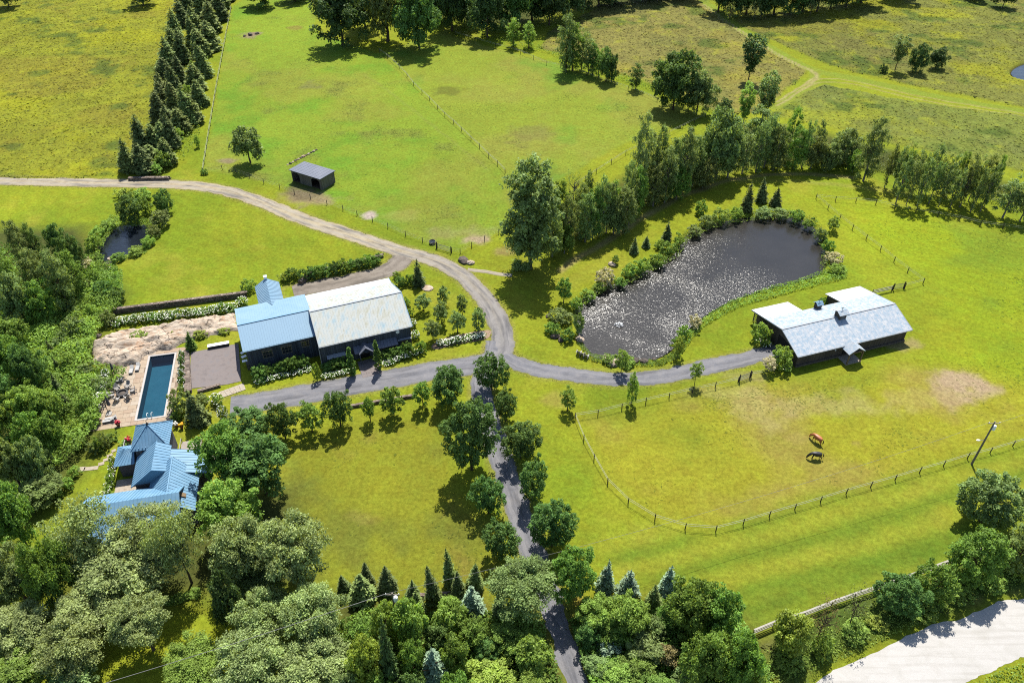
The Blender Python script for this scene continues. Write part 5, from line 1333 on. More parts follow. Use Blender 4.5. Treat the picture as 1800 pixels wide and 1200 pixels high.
# --- bottom wood, left and right of the driveway
group('tree in the wood at the bottom, left of the driveway', 'trees of the bottom wood left of the driveway', [
 (650, 1056, 708, 1130, 'light', 'round_m', 1), (694, 1052, 758, 1140, 'light', 'round_m', 1), (608, 1082, 664, 1142, 'mid', 'round_m', 1), (608, 1120, 682, 1214, 'yellow', 'round_l', 1), (757, 1048, 822, 1114, 'light', 'round_m', .8), (768, 1114, 822, 1184, 'mid', 'round_m', .6), (806, 1080, 864, 1140, 'mid', 'round_m', .6), (856, 1084, 936, 1160, 'mid', 'round_l', .6), (818, 1148, 912, 1230, 'yellow', 'round_l', .5), (908, 1118, 974, 1192, 'light', 'round_m', .5), (700, 1120, 752, 1196, 'mid', 'round_m', .5), (880, 1062, 930, 1110, 'mid', 'round_m', .6), (900, 1176, 976, 1250, 'light', 'round_l', .5), (560, 1170, 640, 1250, 'grey', 'round_l', .5), (640, 1176, 700, 1246, 'mid', 'round_m', .5), (700, 1180, 760, 1250, 'maple', 'round_m', .5), (770, 1180, 830, 1250, 'mid', 'round_m', .5), (740, 1096, 790, 1150, 'maple', 'round_m', .5), (830, 1120, 880, 1170, 'maple', 'round_m', .4)], 'wood_tree')
group('tree in the wood at the bottom, right of the driveway', 'trees of the bottom wood right of the driveway', [
 (1010, 1044, 1084, 1116, 'light', 'round_l', .8), (1066, 1040, 1146, 1124, 'light', 'round_l', .8), (1166, 1012, 1262, 1120, 'mid', 'round_l', 1), (1220, 1030, 1306, 1130, 'mid', 'round_l', 1), (1200, 1104, 1290, 1212, 'mid', 'round_l', 1), (1264, 1112, 1348, 1220, 'mid', 'round_l', .8), (1096, 1108, 1164, 1172, 'grey', 'round_m', .8), (1130, 1078, 1174, 1124, 'grey', 'round_m', 1), (1050, 1156, 1120, 1218, 'light', 'round_m', .5), (1024, 1148, 1074, 1192, 'grey', 'round_m', .5), (1084, 1140, 1158, 1204, 'mid', 'round_l', .6), (1180, 1164, 1240, 1220, 'grey', 'round_m', .5), (1154, 1128, 1198, 1172, 'brown', 'round_s', 1), (1048, 1120, 1092, 1160, 'blue', 'round_s', .6), (1120, 1190, 1200, 1250, 'mid', 'round_l', .5), (1240, 1190, 1330, 1260, 'mid', 'round_l', .5), (1010, 1090, 1056, 1140, 'maple', 'round_m', .4), (1040, 1084, 1100, 1140, 'mid', 'round_m', .4), (1150, 1060, 1200, 1112, 'mid', 'round_m', .5), (1280, 1150, 1350, 1230, 'light', 'round_m', .3)], 'wood_tree')
group('conifer along the lower edge of the inner lawn', 'conifers below the inner lawn', [
 (590, 1012, 620, 1054, 'spruce'), (608, 1010, 664, 1074, 'spruce_l'), (628, 988, 660, 1040, 'spruce'), (660, 994, 700, 1056, 'spruce'), (712, 1018, 741, 1062, 'spruce'), (745, 988, 780, 1072, 'spruce'), (777, 966, 806, 1036, 'spruce_l'), (788, 1006, 820, 1058, 'spruce'), (820, 986, 854, 1046, 'spruce_l'), (718, 1040, 752, 1090, 'spruce_l'), (802, 1032, 852, 1096, 'blue'), (862, 1038, 894, 1094, 'spruce_l'), (728, 1140, 792, 1232, 'blue')], 'spruce_tree', 'spruce', 'spruce_l')
name_row([tree('cypress_tree', (668, 1086, 712, 1236), 'spruce_l', 'dark')], 'tall black-green column conifer in the bottom wood')
group('frosty blue spruce right of the lower driveway', 'blue spruces right of the driveway', [(1046, 985, 1084, 1052, 'blue'), (1082, 1002, 1130, 1068, 'blue'), (1128, 1024, 1168, 1086, 'spruce_l'), (1150, 998, 1194, 1062, 'blue')], 'spruce_tree', 'blue', 'spruce_s')
# --- roadside trees at the lower right
group('tree on the verge of the white road', 'trees on the road verge', [
 (1354, 1072, 1422, 1150, 'yellow', 'round_m', .6), (1424, 1048, 1478, 1128, 'brown', 'thin', 1.2), (1480, 1028, 1538, 1100, 'olive', 'thin', 1.5), (1542, 1000, 1630, 1088, 'maple', 'ball_l', .3), (1612, 988, 1678, 1064, 'mid', 'ball', .3), (1670, 920, 1776, 1034, 'mid', 'ball_l', .5), (1692, 824, 1798, 932, 'grey', 'ball_l', .3), (1764, 924, 1836, 1006, 'olive', 'round_m', .4)], 'roadside_tree')
bushes('weedy bush on the verge of the white road', 'bushes on the road verge', [(1360, 1128, 1420, 1180), (1424, 1110, 1470, 1160), (1478, 1090, 1530, 1130), (1520, 1080, 1560, 1108, 'yellow'), (1600, 1062, 1650, 1090), (1660, 1030, 1710, 1062), (1716, 1010, 1770, 1040), (1775, 985, 1810, 1020, 'yellow'), (1310, 1165, 1360, 1205)], leaf='light')
# --- small-pond plants
group('dark dense tree beside the small pond', 'dark trees beside the small pond', [(203, 342, 247, 394, 'maple', 'round_m', .2), (262, 366, 300, 400, 'spruce_l', 'round_s', .2), (270, 334, 303, 376, 'maple', 'round_m', .2), (240, 345, 268, 376, 'mid', 'round_s', .2)], 'dark_tree')
bushes('leafy bush on the bank of the small pond', 'bushes round the small pond', [(200, 328, 235, 352, 'yellow'), (232, 330, 268, 354, 'light'), (150, 412, 178, 442), (158, 396, 186, 420), (176, 385, 206, 406), (162, 444, 184, 462, 'mid'), (193, 443, 222, 460, 'mid'), (222, 432, 252, 450), (246, 414, 272, 436), (258, 396, 284, 418, 'olive'), (140, 452, 168, 478, 'cream'), (148, 474, 172, 500, 'mid')], leaf='light')
# --- pond bank planting
bk = [(957, 564, 987, 590, 'mid'), (985, 574, 1012, 602, 'hedge'), (964, 540, 1006, 572, 'olive'), (1004, 546, 1032, 590, 'grey'), (1000, 520, 1026, 548, 'light'), (1018, 506, 1048, 530, 'light'), (1040, 494, 1066, 514, 'light'), (1044, 470, 1082, 506, 'cream'), (1076, 484, 1104, 506, 'mid'), (1092, 462, 1122, 490, 'light'), (1112, 452, 1144, 482, 'light'), (1140, 444, 1172, 470, 'mid'), (1160, 425, 1190, 450, 'mid'), (1180, 410, 1206, 436, 'light'), (1150, 420, 1172, 440, 'light'), (1206, 394, 1236, 416, 'olive'), (1228, 376, 1258, 402, 'olive'), (1250, 366, 1284, 394, 'light'), (1280, 362, 1310, 388, 'light'), (1220, 352, 1246, 380, 'mid'), (1326, 362, 1362, 386, 'grey'), (1356, 364, 1390, 386, 'grey'), (1386, 368, 1416, 392, 'mid'),
      (1410, 382, 1436, 404, 'mid'), (1432, 400, 1456, 424, 'olive'), (1444, 420, 1468, 446, 'mid'), (1450, 440, 1482, 466, 'cream'), (1456, 462, 1486, 484, 'light'), (1208, 552, 1238, 580, 'cream'), (1190, 570, 1214, 596, 'light'), (1178, 588, 1204, 616, 'mid'), (1056, 622, 1084, 642, 'mid'), (1088, 626, 1118, 646, 'light')]
bushes('bush on the bank of the big pond', 'bushes round the big pond', bk)

# --- masses nobody could count: undergrowth and bank plants
def thicket(name, poly_px, h, n, leaf, mat, label, cell=2.2, hmin=.15, seed=1, cat='undergrowth'):
    rg = np.random.default_rng(seed); W = np.array(W2(poly_px)); lo, hi = W.min(0), W.max(0)
    p = rg.uniform(lo, hi, (n * 3, 2)); p = p[sdist(p[:, 0], p[:, 1], [tuple(q) for q in W]) > 0][:n]
    cc = rg.uniform(lo - 2, hi + 2, (int((hi[0] - lo[0] + 4) * (hi[1] - lo[1] + 4) / cell ** 2) + 2, 2)); ch = rg.uniform(.35, 1, len(cc)); cr_ = cell * rg.uniform(.6, 1.3, len(cc)); ct = rg.uniform(.1, .9, len(cc))
    zz = np.full(len(p), hmin); ti = np.full(len(p), .5)
    nx_ = np.zeros((len(p), 2))
    for c_, a, r, tt in zip(cc, ch, cr_, ct):
        d = np.hypot(p[:, 0] - c_[0], p[:, 1] - c_[1]) / r
        v = np.where(d < 1, a * h * np.sqrt(np.clip(1 - d * d, 0, 1)), 0)
        m = v > zz; zz = np.where(m, v, zz); ti = np.where(m, tt, ti)
        nx_ = np.where(m[:, None], (p - c_) / r, nx_)
    N = unit(np.concatenate([nx_ * .9, np.full((len(p), 1), .6)], 1) + rg.normal(0, .45, (len(p), 3)))
    T = unit(np.concatenate([nx_, np.full((len(p), 1), -.4)], 1) + rg.normal(0, .6, (len(p), 3)))
    C = np.concatenate([p, (zz * rg.uniform(.55, 1.06, len(p)))[:, None]], 1)
    L = leaf * rg.uniform(.6, 1.5, len(p))
    V = leaf_quads(C, N, T, L, L * .65, rg)
    o = link(name, np_mesh(name, V, np.arange(len(V)).reshape(-1, 4), mat, attrs={'tint': np.repeat(np.clip(ti + rg.normal(0, .18, len(p)), 0, 1), 4)}))
    return tag(o, label, cat, kind='stuff')
thicket('undergrowth', [(60, 540), (150, 470), (215, 475), (218, 540), (176, 590), (164, 640), (228, 660), (200, 690), (165, 760), (150, 800), (100, 830), (40, 800), (60, 700), (20, 640)], 3.0, 34000, .34, LEAF['light'], 'bright green thicket on the slope left of the pool', 3.2)
thicket('undergrowth', [(-120, 420), (60, 440), (110, 560), (100, 700), (70, 820), (20, 960), (-20, 1060), (-160, 1060)], 2.6, 22000, .42, LEAF['mid'], 'shaded undergrowth of the wood along the left edge', 3)
thicket('undergrowth', [(560, 1120), (640, 1075), (860, 1080), (950, 1085), (985, 1200), (1010, 1290), (420, 1290)], 2.0, 20000, .40, LEAF['mid'], 'undergrowth of the bottom wood left of the driveway', 3, seed=3)
thicket('undergrowth', [(1000, 1090), (1150, 1060), (1300, 1090), (1350, 1180), (1340, 1290), (1060, 1290)], 2.2, 15000, .40, LEAF['mid'], 'undergrowth of the bottom wood right of the driveway', 3, seed=4)
thicket('undergrowth', [(985, 440), (1100, 388), (1200, 335), (1300, 300), (1450, 290), (1560, 306), (1700, 345), (1790, 372), (1830, 350), (1640, 300), (1450, 250), (1300, 240), (1180, 280), (1040, 370), (960, 425)], 1.6, 26000, .36, LEAF['olive'], 'bracken and brush under the belt of trees behind the pond', 2, seed=5)
thicket('undergrowth', [(520, -120), (560, 40), (770, 40), (900, 52), (1000, 26), (1230, 4), (1420, 4), (1560, -16), (1700, -60), (1600, -140)], 5.5, 22000, .6, LEAF['dark'], 'dark floor of the far wood along the top edge', 4, seed=6)
thicket('undergrowth', [(262, 306), (276, 262), (300, 210), (318, 160), (330, 110), (346, 60), (362, 20), (372, 0), (396, 0), (386, 40), (372, 90), (362, 140), (356, 200), (350, 250), (326, 280), (290, 306)], 1.5, 9000, .32, LEAF['light'], 'light green brush filling the spruce windbreak', 1.8, seed=21)
thicket('undergrowth', [(870, 70), (960, 95), (1050, 130), (1160, 165), (1250, 200), (1280, 205), (1270, 190), (1150, 150), (1040, 112), (950, 82)], 1.2, 7000, .34, LEAF['mid'], 'weeds along the fence behind the right pasture', 1.6, seed=7)
thicket('bank_plants', [(1014, 520), (1060, 496), (1108, 480), (1150, 458), (1188, 432), (1206, 404), (1256, 380), (1320, 370), (1390, 370), (1434, 386), (1456, 416), (1460, 458), (1448, 486), (1440, 474), (1444, 440), (1420, 402), (1388, 388), (1320, 389), (1262, 400), (1216, 418), (1192, 454), (1152, 476), (1110, 499), (1062, 513), (1032, 536), (1014, 560), (1004, 545)], .9, 16000, .22, LEAF['light'], 'flowering weeds crowding the far bank of the big pond', 1.1, seed=8, cat='plants')
thicket('bank_plants', [(1490, 474), (1488, 490), (1400, 512), (1300, 540), (1240, 572), (1214, 600), (1196, 626), (1184, 616), (1208, 582), (1240, 556), (1284, 530), (1344, 508), (1404, 492), (1450, 476)], .75, 13000, .26, LEAF['light'], 'band of tall sedge on the near bank of the big pond', .9, seed=9, cat='plants')
thicket('bank_plants', [(1020, 600), (1040, 622), (1100, 634), (1160, 632), (1190, 612), (1196, 628), (1160, 644), (1096, 644), (1040, 636), (1014, 604)], .4, 3500, .2, LEAF['mid'], 'low grassy growth at the foot of the big pond', .8, seed=10, cat='plants')
thicket('bank_plants', [(148, 452), (156, 410), (196, 380), (262, 386), (290, 380), (286, 410), (256, 446), (200, 466), (182, 470), (176, 440), (202, 404), (226, 398), (258, 400), (256, 426), (238, 444), (204, 456), (186, 462), (170, 470)], .8, 7000, .24, LEAF['light'], 'reeds and weeds round the small pond', 1, seed=11, cat='plants')
thicket('bank_plants', [(150, 478), (208, 470), (216, 540), (190, 560), (160, 540)], 1.3, 5000, .28, LEAF['mid'], 'tangled plants along the rocky stream', 1.4, seed=12, cat='plants')
thicket('verge_weeds', [(1330, 1150), (1420, 1104), (1545, 1060), (1660, 1012), (1840, 930), (1840, 1008), (1720, 1058), (1640, 1086), (1500, 1150), (1390, 1196), (1330, 1220)], .6, 12000, .22, LEAF['light'], 'weeds and grass on the verge between fence and white road', 1, seed=13, cat='plants')
thicket('verge_weeds', [(1480, 1400), (1640, 1244), (1740, 1186), (1840, 1146), (1980, 1090), (2300, 960), (2400, 1300), (1800, 1500)], .7, 24000, .28, LEAF['light'], 'weeds in the corner beyond the white road', 1, seed=14, cat='plants')
bushes('bush on the overgrown slope left of the pool', 'bushes on the overgrown slope', [(137, 487, 163, 513, 'olive'), (159, 493, 197, 531, 'maple'), (108, 535, 132, 555, 'grey'), (145, 533, 175, 563, 'light'), (110, 555, 150, 595, 'grey'), (89, 585, 121, 615, 'grey'), (128, 599, 152, 625, 'grey'), (99, 621, 137, 659, 'mid'), (133, 635, 167, 665, 'grey'), (156, 659, 196, 693, 'grey'), (121, 677, 143, 703, 'hedge'), (94, 702, 126, 738, 'hedge'), (133, 696, 167, 736, 'hedge'), (110, 738, 146, 774, 'light'), (141, 719, 179, 753, 'light'), (81, 756, 111, 784, 'yellow'), (175, 545, 205, 575, 'olive'), (190, 504, 220, 536, 'maple'), (66, 625, 94, 655, 'maple'), (127, 768, 153, 792, 'mid')])
# ================================================================== WALLS, ROCKS, PAVING
t = NT('stone_rubble')
rnd = t.n('ShaderNodeObjectInfo').outputs['Random']; f = t.noise(1.8, 5, .65, t.pos(), .4); va = t.attr('tint')
c = t.ramp(t.math('ADD', t.math('MULTIPLY', f, .6), t.math('MULTIPLY', va, .4)), [(.25, A(108, 98, 90)), (.5, A(160, 142, 128)), (.75, A(200, 182, 166))])
M_STONE = t.fin(t.bsdf(c, .85, .25, bump=f, bdist=.05))
def stone_wall(name, a, b, w, h, label, cap=True, size=.45, cat='wall', seed=0):
    """dry-stone wall: a core with every stone on its faces and top as real geometry"""
    a, b = Vector(a), Vector(b); d = (b - a); L = d.length; d.normalize(); n = Vector((-d.y, d.x, 0)); ang = math.atan2(d.y, d.x)
    root = empty(name, (a + b) / 2, ang); inv = (Matrix.Translation((a + b) / 2) @ Matrix.Rotation(ang, 4, 'Z')).inverted()
    def ch(o): o.parent = root; o.matrix_parent_inverse = inv; return o
    rg = random.Random(seed + 3)
    ch(MB().box((a + b) / 2 + Vector((0, 0, h / 2 - .04)), (L, w * .8, h - .06), ang).build('core', M_JOINT))
    V = []; F = []; T = []
    def stone(c, sx, sy, sz):
        o = len(V); q = rg.random()
        for i in (-1, 1):
            for j in (-1, 1):
                for k in (-1, 1):
                    p = Vector((i * sx / 2 * rg.uniform(.82, 1), j * sy / 2 * rg.uniform(.82, 1), k * sz / 2 * rg.uniform(.82, 1)))
                    V.append(c + d * p.x + n * p.y + Vector((0, 0, p.z))); T.append(q)
        F.extend([tuple(o + i for i in f_) for f_ in [(0, 1, 3, 2), (4, 6, 7, 5), (0, 4, 5, 1), (2, 3, 7, 6), (0, 2, 6, 4), (1, 5, 7, 3)]])
    for s in (-1, 1):
        z_ = 0.0
        while z_ < h - .12:
            sh = rg.uniform(.16, .28); x = 0
            while x < L:
                sl = rg.uniform(size * .6, size * 1.5)
                stone(a + d * (x + sl / 2) + n * s * (w * .42) + Vector((0, 0, z_ + sh / 2)), sl * .96, w * .26, sh * .95); x += sl
            z_ += sh
    x = 0
    while x < L:
        sl = rg.uniform(size * .8, size * 1.8); k = rg.choice((1, 2))
        for j in range(k): stone(a + d * (x + sl / 2) + n * ((j - (k - 1) / 2) * w / k) + Vector((0, 0, h - .03 + rg.uniform(0, .04))), sl * .95, w / k * .96, .12)
        x += sl
    me = bpy.data.meshes.new('stones'); me.from_pydata([tuple(v) for v in V], [], F); me.materials.append(M_STONE)
    at = me.attributes.new('tint', 'FLOAT', 'POINT'); at.data.foreach_set('value', np.array(T, np.float32)); me.update()
    o = ch(link('stones', me)); o['kind'] = 'stuff'
    return tag(root, label, cat)
stone_wall('stone_wall', P(200, 551), P(432, 521), .7, 1.15, 'long stone retaining wall between the left lawn and the white flower bed', seed=1)
stone_wall('stone_wall', P(617, 716), P(724, 698), .5, .55, 'low stone wall behind the maples below the barn driveway', seed=2)
stone_wall('stone_wall', P(227, 317), P(297, 316), .9, .8, 'short stone wall at the lane below the spruces', seed=3)
stone_wall('stone_wall', P(327, 622), P(331, 690), 1.2, .7, 'broad rubble wall between the parking court and the pool hedge', seed=4)
stone_wall('stone_wall', P(195, 652), P(165, 751), .9, .6, 'stone wall along the left edge of the pool terrace', seed=5)
stone_wall('stone_wall', P(348, 690), P(383, 680), .6, .5, 'low pale wall at the lower edge of the parking court', seed=6)
stone_wall('stone_wall', P(528, 500), P(545, 485), .9, .9, 'rubble wall end beside the barn rear wing', seed=7)
stone_wall('stone_wall', P(548, 482), P(672, 452), .6, .7, 'stone edging behind the hedge at the rear yard', seed=8)
stone_wall('stone_wall', P(716, 1050), P(786, 1046), .5, .6, 'pale stone wall among conifers beside the lower driveway', seed=9)
# parking court
M_ASPH = mat_noise('court_asphalt', A(146, 136, 134), A(162, 150, 146), .8, .85, c3=A(154, 146, 146))
tag(sheet('parking_court', W2([(335.5, 619.5), (419, 604), (424, 670), (398, 676), (334, 683)]), .06, M_ASPH), 'grey paved parking court at the end of the barn', kind='structure')
ap_ = empty('stone_apron', P(405, 682)); tag(ap_, 'pale paved strip between parking court and driveway', kind='structure')
q0, q1, q2, q3 = (P(*q, .085) for q in ((384, 689), (428, 673), (432, 684), (392, 698)))
for i in range(5):
    f0, f1_ = i / 5 + .004, (i + 1) / 5 - .004
    o = MB().slab([q0.lerp(q1, f0), q0.lerp(q1, f1_), q3.lerp(q2, f1_), q3.lerp(q2, f0)], .1, up=(0, 0, 1)).build('paver', M_CONC); o.parent = ap_; o.matrix_parent_inverse = Matrix.Translation(-ap_.location)
entry = empty('entrance_paving', f2(7.9, -3, 0), B_ANG); tag(entry, 'dark paved walk to the barn door between two cypresses', kind='structure')
for i in range(5):
    for j in range(4):
        o = MB().box(f2(6.6 + j * .9, -1.0 - i * .95, .05), (.88, .93, .1), B_ANG).build('paver', M_ASPH); o.parent = entry; o.matrix_parent_inverse = (Matrix.Translation(f2(7.9, -3, 0)) @ Matrix.Rotation(B_ANG, 4, 'Z')).inverted()
# garden steps and walk by the house
walk = empty('garden_walk', P(160, 822)); tag(walk, 'pale stepping-stone walk crossing the lawn left of the house', kind='structure')
for (x, y, w_, d_, r_) in ((160, 823, 2.2, .8, .15), (178, 815, .9, .7, .4), (186, 808, .8, .6, .5), (193, 800, .9, .6, .7), (143, 824, 1.2, .9, .1), (200, 792, .7, .6, .7)):
    o = MB().box(P(x, y, .04), (w_, d_, .12), r_).build('paver', M_CONC, bevel=.02); o.parent = walk; o.matrix_parent_inverse = Matrix.Translation(-walk.location)

# rock outcrop: a ledge of striated bedrock
RK = W2([(162, 642), (164, 606), (202, 588), (258, 577), (318, 570), (360, 562), (412, 552), (420, 582), (372, 588), (334, 598), (300, 616), (272, 618), (256, 626), (242, 642), (215, 648)])
rk = np.array(RK); lo, hi = rk.min(0), rk.max(0); st = .28
rx, ry = np.meshgrid(np.arange(lo[0] - .5, hi[0] + .5, st), np.arange(lo[1] - .5, hi[1] + .5, st)); sh_ = rx.shape; rx, ry = rx.ravel(), ry.ravel()
sd_ = sdist(rx + (fbm(rx, ry, 2, 31) - .5) * 1.6, ry + (fbm(rx, ry, 2, 33) - .5) * 1.6, RK)
ca_, sa_ = math.cos(.5), math.sin(.5); ru, rv_ = rx * ca_ + ry * sa_, -rx * sa_ + ry * ca_
lay = fbm(ru * .3, rv_, 2.4, 41); step_ = np.floor((lay * 8)) / 8 * .8 + lay * .2
rz_ = np.clip(sd_ / 2.2, -.5, 1); rz_ = np.where(rz_ > 0, np.sqrt(np.clip(rz_, 0, 1)), rz_)
rh_ = np.where(rx > -58, .55, 1.0)
rz = np.where(sd_ > 0, rz_ * (.2 + 2.9 * step_) * rh_ + (fbm(ru * .3, rv_, .6, 44) - .35) * 1.3 * np.clip(sd_, 0, 1) * np.clip(rh_, .6, 1), -.3)
nn_ = sh_[0] * sh_[1]; ii = np.arange(nn_).reshape(sh_); qd = np.stack([ii[:-1, :-1], ii[:-1, 1:], ii[1:, 1:], ii[1:, :-1]], -1).reshape(-1, 4)
qd = qd[(sd_[qd] > -.5).any(1)]
t = NT('striated_bedrock')
v = t.pos(rot=(0, 0, -.5), scale=(.25, 1, 1)); f = t.noise(1.4, 7, .68, v, .8); g = t.noise(.45, 4, .6, t.pos(), .5); e_ = t.noise(7, 4, .7, v)
c = t.ramp(f, [(.28, A(150, 134, 118, 2.5)), (.4, A(216, 192, 166, 2.5)), (.56, A(240, 222, 200, 2.5)), (.7, A(212, 188, 162, 2.5))])
c = t.mix(c, A(212, 152, 98), t.mr(g, .56, .7, 0, .65)); c = t.mix(c, A(142, 134, 126), t.mr(g, .28, .42, .7, 0))
hs = t.n('ShaderNodeHueSaturation'); t.l(c, hs.inputs['Color']); t.l(t.mr(e_, .3, .7, .75, 1.2), hs.inputs['Value'])
crk = t.n('ShaderNodeTexVoronoi', feature='DISTANCE_TO_EDGE'); crk.inputs['Scale'].default_value = .7; t.l(v, crk.inputs['Vector'])
ck = t.math('MAXIMUM', t.mr(crk.outputs['Distance'], 0, .035, 0, 1), t.mr(t.noise(.8, 3, .6, t.pos()), .46, .58, 0, 1))
cc_ = t.mix(A(112, 98, 86), hs.outputs[0], ck)
M_ROCK = t.fin(t.bsdf(cc_, .85, .2, bump=t.math('ADD', t.math('MULTIPLY', f, .6), t.math('MULTIPLY', ck, .25)), bdist=.35))
o = link('rock_ledge', np_mesh('rock_ledge', np.stack([rx, ry, rz], 1), qd, M_ROCK)); tag(o, 'striated pink and orange bedrock ledge above the swimming pool', 'rock')
# boulders
def boulder(px, py, w, label, dark=0, group=None, squash=.6):
    p = P(px, py); r = w / 2 / (CAM_F / depth_of(p)); rg = random.Random(int(px * 3 + py))
    o = MB().ball((0, 0, 0), r, 2, (1.15, .85, squash), .14, int(px)).build('boulder', M_ROCK if not dark else M_STONE)
    o.location = (p.x, p.y, r * squash * .45); o.rotation_euler = (0, 0, rg.uniform(0, 3)); tag(o, label, 'boulder', group); return o
boulder(815, 459, 20, 'brown boulder at the fence corner above the driveway', 1, squash=.45); boulder(827, 463, 13, 'smaller brown boulder beside the one at the fence corner')
boulder(752, 507, 20, 'flat pale rock at the foot of the garden conifer', squash=.22)
bl = [boulder(x, y, w, 'x', d_, 'boulders on the pond bank') for x, y, w, d_ in ((976, 592, 16, 1), (986, 598, 12, 1), (1019, 598, 16, 0), (1066, 632, 18, 0), (1080, 640, 20, 0), (1118, 634, 12, 1), (1132, 636, 14, 1), (1076, 466, 14, 0), (964, 556, 10, 1), (1447, 420, 9, 1), (1150, 632, 8, 1))]
for o, px in zip(bl, (976, 986, 1019, 1066, 1080, 1118, 1132, 1076, 964, 1447, 1150)): o['_x'] = px
name_row(bl, 'boulder on the bank of the big pond', 'boulders on the pond bank')
sb = []
rg = random.Random(4)
for k in range(16):
    f = k / 15; x = 196 - 22 * f + rg.uniform(-4, 4) - (8 * f if f > .5 else 0); y = 456 + 40 * f + rg.uniform(-3, 3)
    o = boulder(x, y, rg.uniform(5, 10), 'x', k % 3 == 0, 'stones of the rocky stream'); o['_x'] = y; sb.append(o)
name_row(sb, 'stone in the rocky stream below the small pond', 'stones of the rocky stream', words='from the top')
for i, (x, y, w) in enumerate(((172, 592, 12), (440, 62, 9), (452, 60, 7), (430, 64, 6))):
    boulder(x, y, w, ['pale rock at the edge of the thicket by the ledge', 'largest rock of the small heap in the left pasture', 'right rock of the small heap in the left pasture', 'left rock of the small heap in the left pasture'][i], 1)
# rocks beside shelter (old wall line)
ow = []
for k in range(12):
    f = k / 11; o = boulder(506 + 50 * f, 290 - 26 * f, rg.uniform(3.5, 7), 'x', k % 2, 'stones of the old wall line'); o['_x'] = f; ow.append(o)
name_row(ow, 'stone of the old wall line behind the field shelter', 'stones of the old wall line')

# ================================================================== FENCES
M_POST = mat_noise('fence_post', A(70, 62, 54), A(104, 94, 82), 6, .9)
M_TAPE = mat_noise('fence_tape', A(206, 214, 176), A(226, 230, 200), 6, .6)
M_RAILW = mat_noise('pale_rail', A(196, 190, 174), A(220, 214, 200), 3, .7)
POST_ME = None
def post_mesh():
    global POST_ME
    if POST_ME is None:
        m = MB(); m.tube([(0, 0, -.2), (.01, 0, .7), (0, .01, 1.38), (0, .01, 1.42)], [.085, .08, .075, .05], 7)
        POST_ME = bpy.data.meshes.new('post'); POST_ME.from_pydata(m.v, [], m.f); POST_ME.materials.append(M_POST); POST_ME.update()
    return POST_ME
def fence(pxs, label, spacing=None, rails=(1.28, .92), rail_w=.035, rail_mat=None, boards=False, closed=False, tops=True):
    pts = [P(a, b) for a, b in pxs]
    if spacing:
        out = [pts[0]]
        for a, b in zip(pts[:-1], pts[1:]):
            n = max(1, round((b - a).length / spacing)); out += [a.lerp(b, (k + 1) / n) for k in range(n)]
        pts = out
    root = empty('fence', pts[0]); inv = Matrix.Translation(-pts[0])
    for i, p in enumerate(pts):
        o = link('post', post_mesh(), root, p - pts[0], random.uniform(0, 3)); o.rotation_euler.x = random.uniform(-.03, .03); o.scale = (1, 1, random.uniform(.94, 1.05))
    for z_ in rails:
        if boards:
            for a, b in zip(pts[:-1], pts[1:]):
                o = MB().bar(a + Vector((0, 0, z_)), b + Vector((0, 0, z_ + random.uniform(-.02, .02))), .06, .16).build('rail', rail_mat or M_RAILW); o.parent = root; o.matrix_parent_inverse = inv
            continue
        m = MB()
        for a, b in zip(pts[:-1], pts[1:]): m.bar(a + Vector((0, 0, z_)), b + Vector((0, 0, z_)), rail_w * .6, rail_w)
        o = m.build('fence_tape', rail_mat or M_TAPE); o.parent = root; o.matrix_parent_inverse = inv
    if boards and tops:
        for a, b in zip(pts[:-1], pts[1:]):
            o = MB().bar(a + Vector((0, 0, 1.46)), b + Vector((0, 0, 1.46)), .24, .05).build('cap_rail', rail_mat or M_RAILW); o.parent = root; o.matrix_parent_inverse = inv
    return tag(root, label, 'fence')
fence([(358, 304), (391, 299), (415, 304), (439, 313), (464, 323), (492, 332), (518, 342), (546, 350), (575, 360), (603, 370), (628, 379), (655, 390), (682, 401), (713, 415), (743, 426), (767, 436), (794, 444), (809, 446), (829, 435), (852, 424), (877, 411), (903, 399)], 'wire fence on dark posts between the lane and the left pasture', rails=(1.25, .85, .5), rail_w=.02)
fence([(357, 304), (370, 222), (382, 150), (393, 90), (407, 16)], 'pale tape fence up the left side of the pasture beside the spruces', 5.0, rails=(1.3, .95, .6), rail_w=.05)
fence([(667, 92), (682, 103), (702, 121), (716, 136), (727, 151), (742, 165), (755, 177), (769, 192), (782, 205), (797, 218), (811, 231), (828, 247), (843, 261), (859, 277), (875, 291), (888, 305)], 'diagonal tape fence dividing the two upper pastures', rails=(1.3, .95), rail_w=.05)
fence([(800, 62), (835, 72), (871, 83), (893, 88), (915, 95), (938, 105), (961, 115), (985, 119), (1008, 125), (1031, 134), (1056, 143), (1080, 151), (1104, 159), (1130, 168), (1155, 179), (1180, 186), (1210, 196), (1240, 206)], 'tape fence along the far side of the right pasture', rails=(1.3, .95), rail_w=.045)
fence([(1240, 206), (1200, 226), (1150, 250), (1100, 272), (1048, 305), (1010, 330)], 'tape fence along the near side of the right pasture behind the tree belt', 6, rails=(1.3, .95), rail_w=.045)
fence([(1360, 657), (1320, 663), (1297, 672), (1257, 682), (1217, 690), (1176, 700), (1135, 709), (1093, 719), (1051, 730), (1011, 736), (1026, 774), (1044, 808), (1068, 850), (1104, 885), (1151, 914), (1204, 930), (1258, 934), (1306, 922), (1352, 908), (1397, 895), (1442, 882), (1487, 868), (1530, 856), (1573, 844), (1616, 831), (1658, 819), (1700, 806), (1740, 796), (1780, 784), (1822, 772), (1870, 757)], 'long tape fence on dark posts round the horse paddock', rails=(1.3, .9), rail_w=.05)
fence([(1434, 350), (1468, 354), (1504, 356), (1539, 360), (1572, 367), (1609, 374), (1648, 381), (1686, 388), (1723, 397), (1762, 402), (1815, 410)], 'tape fence below the aspens at the upper right', rails=(1.3, .9), rail_w=.04)
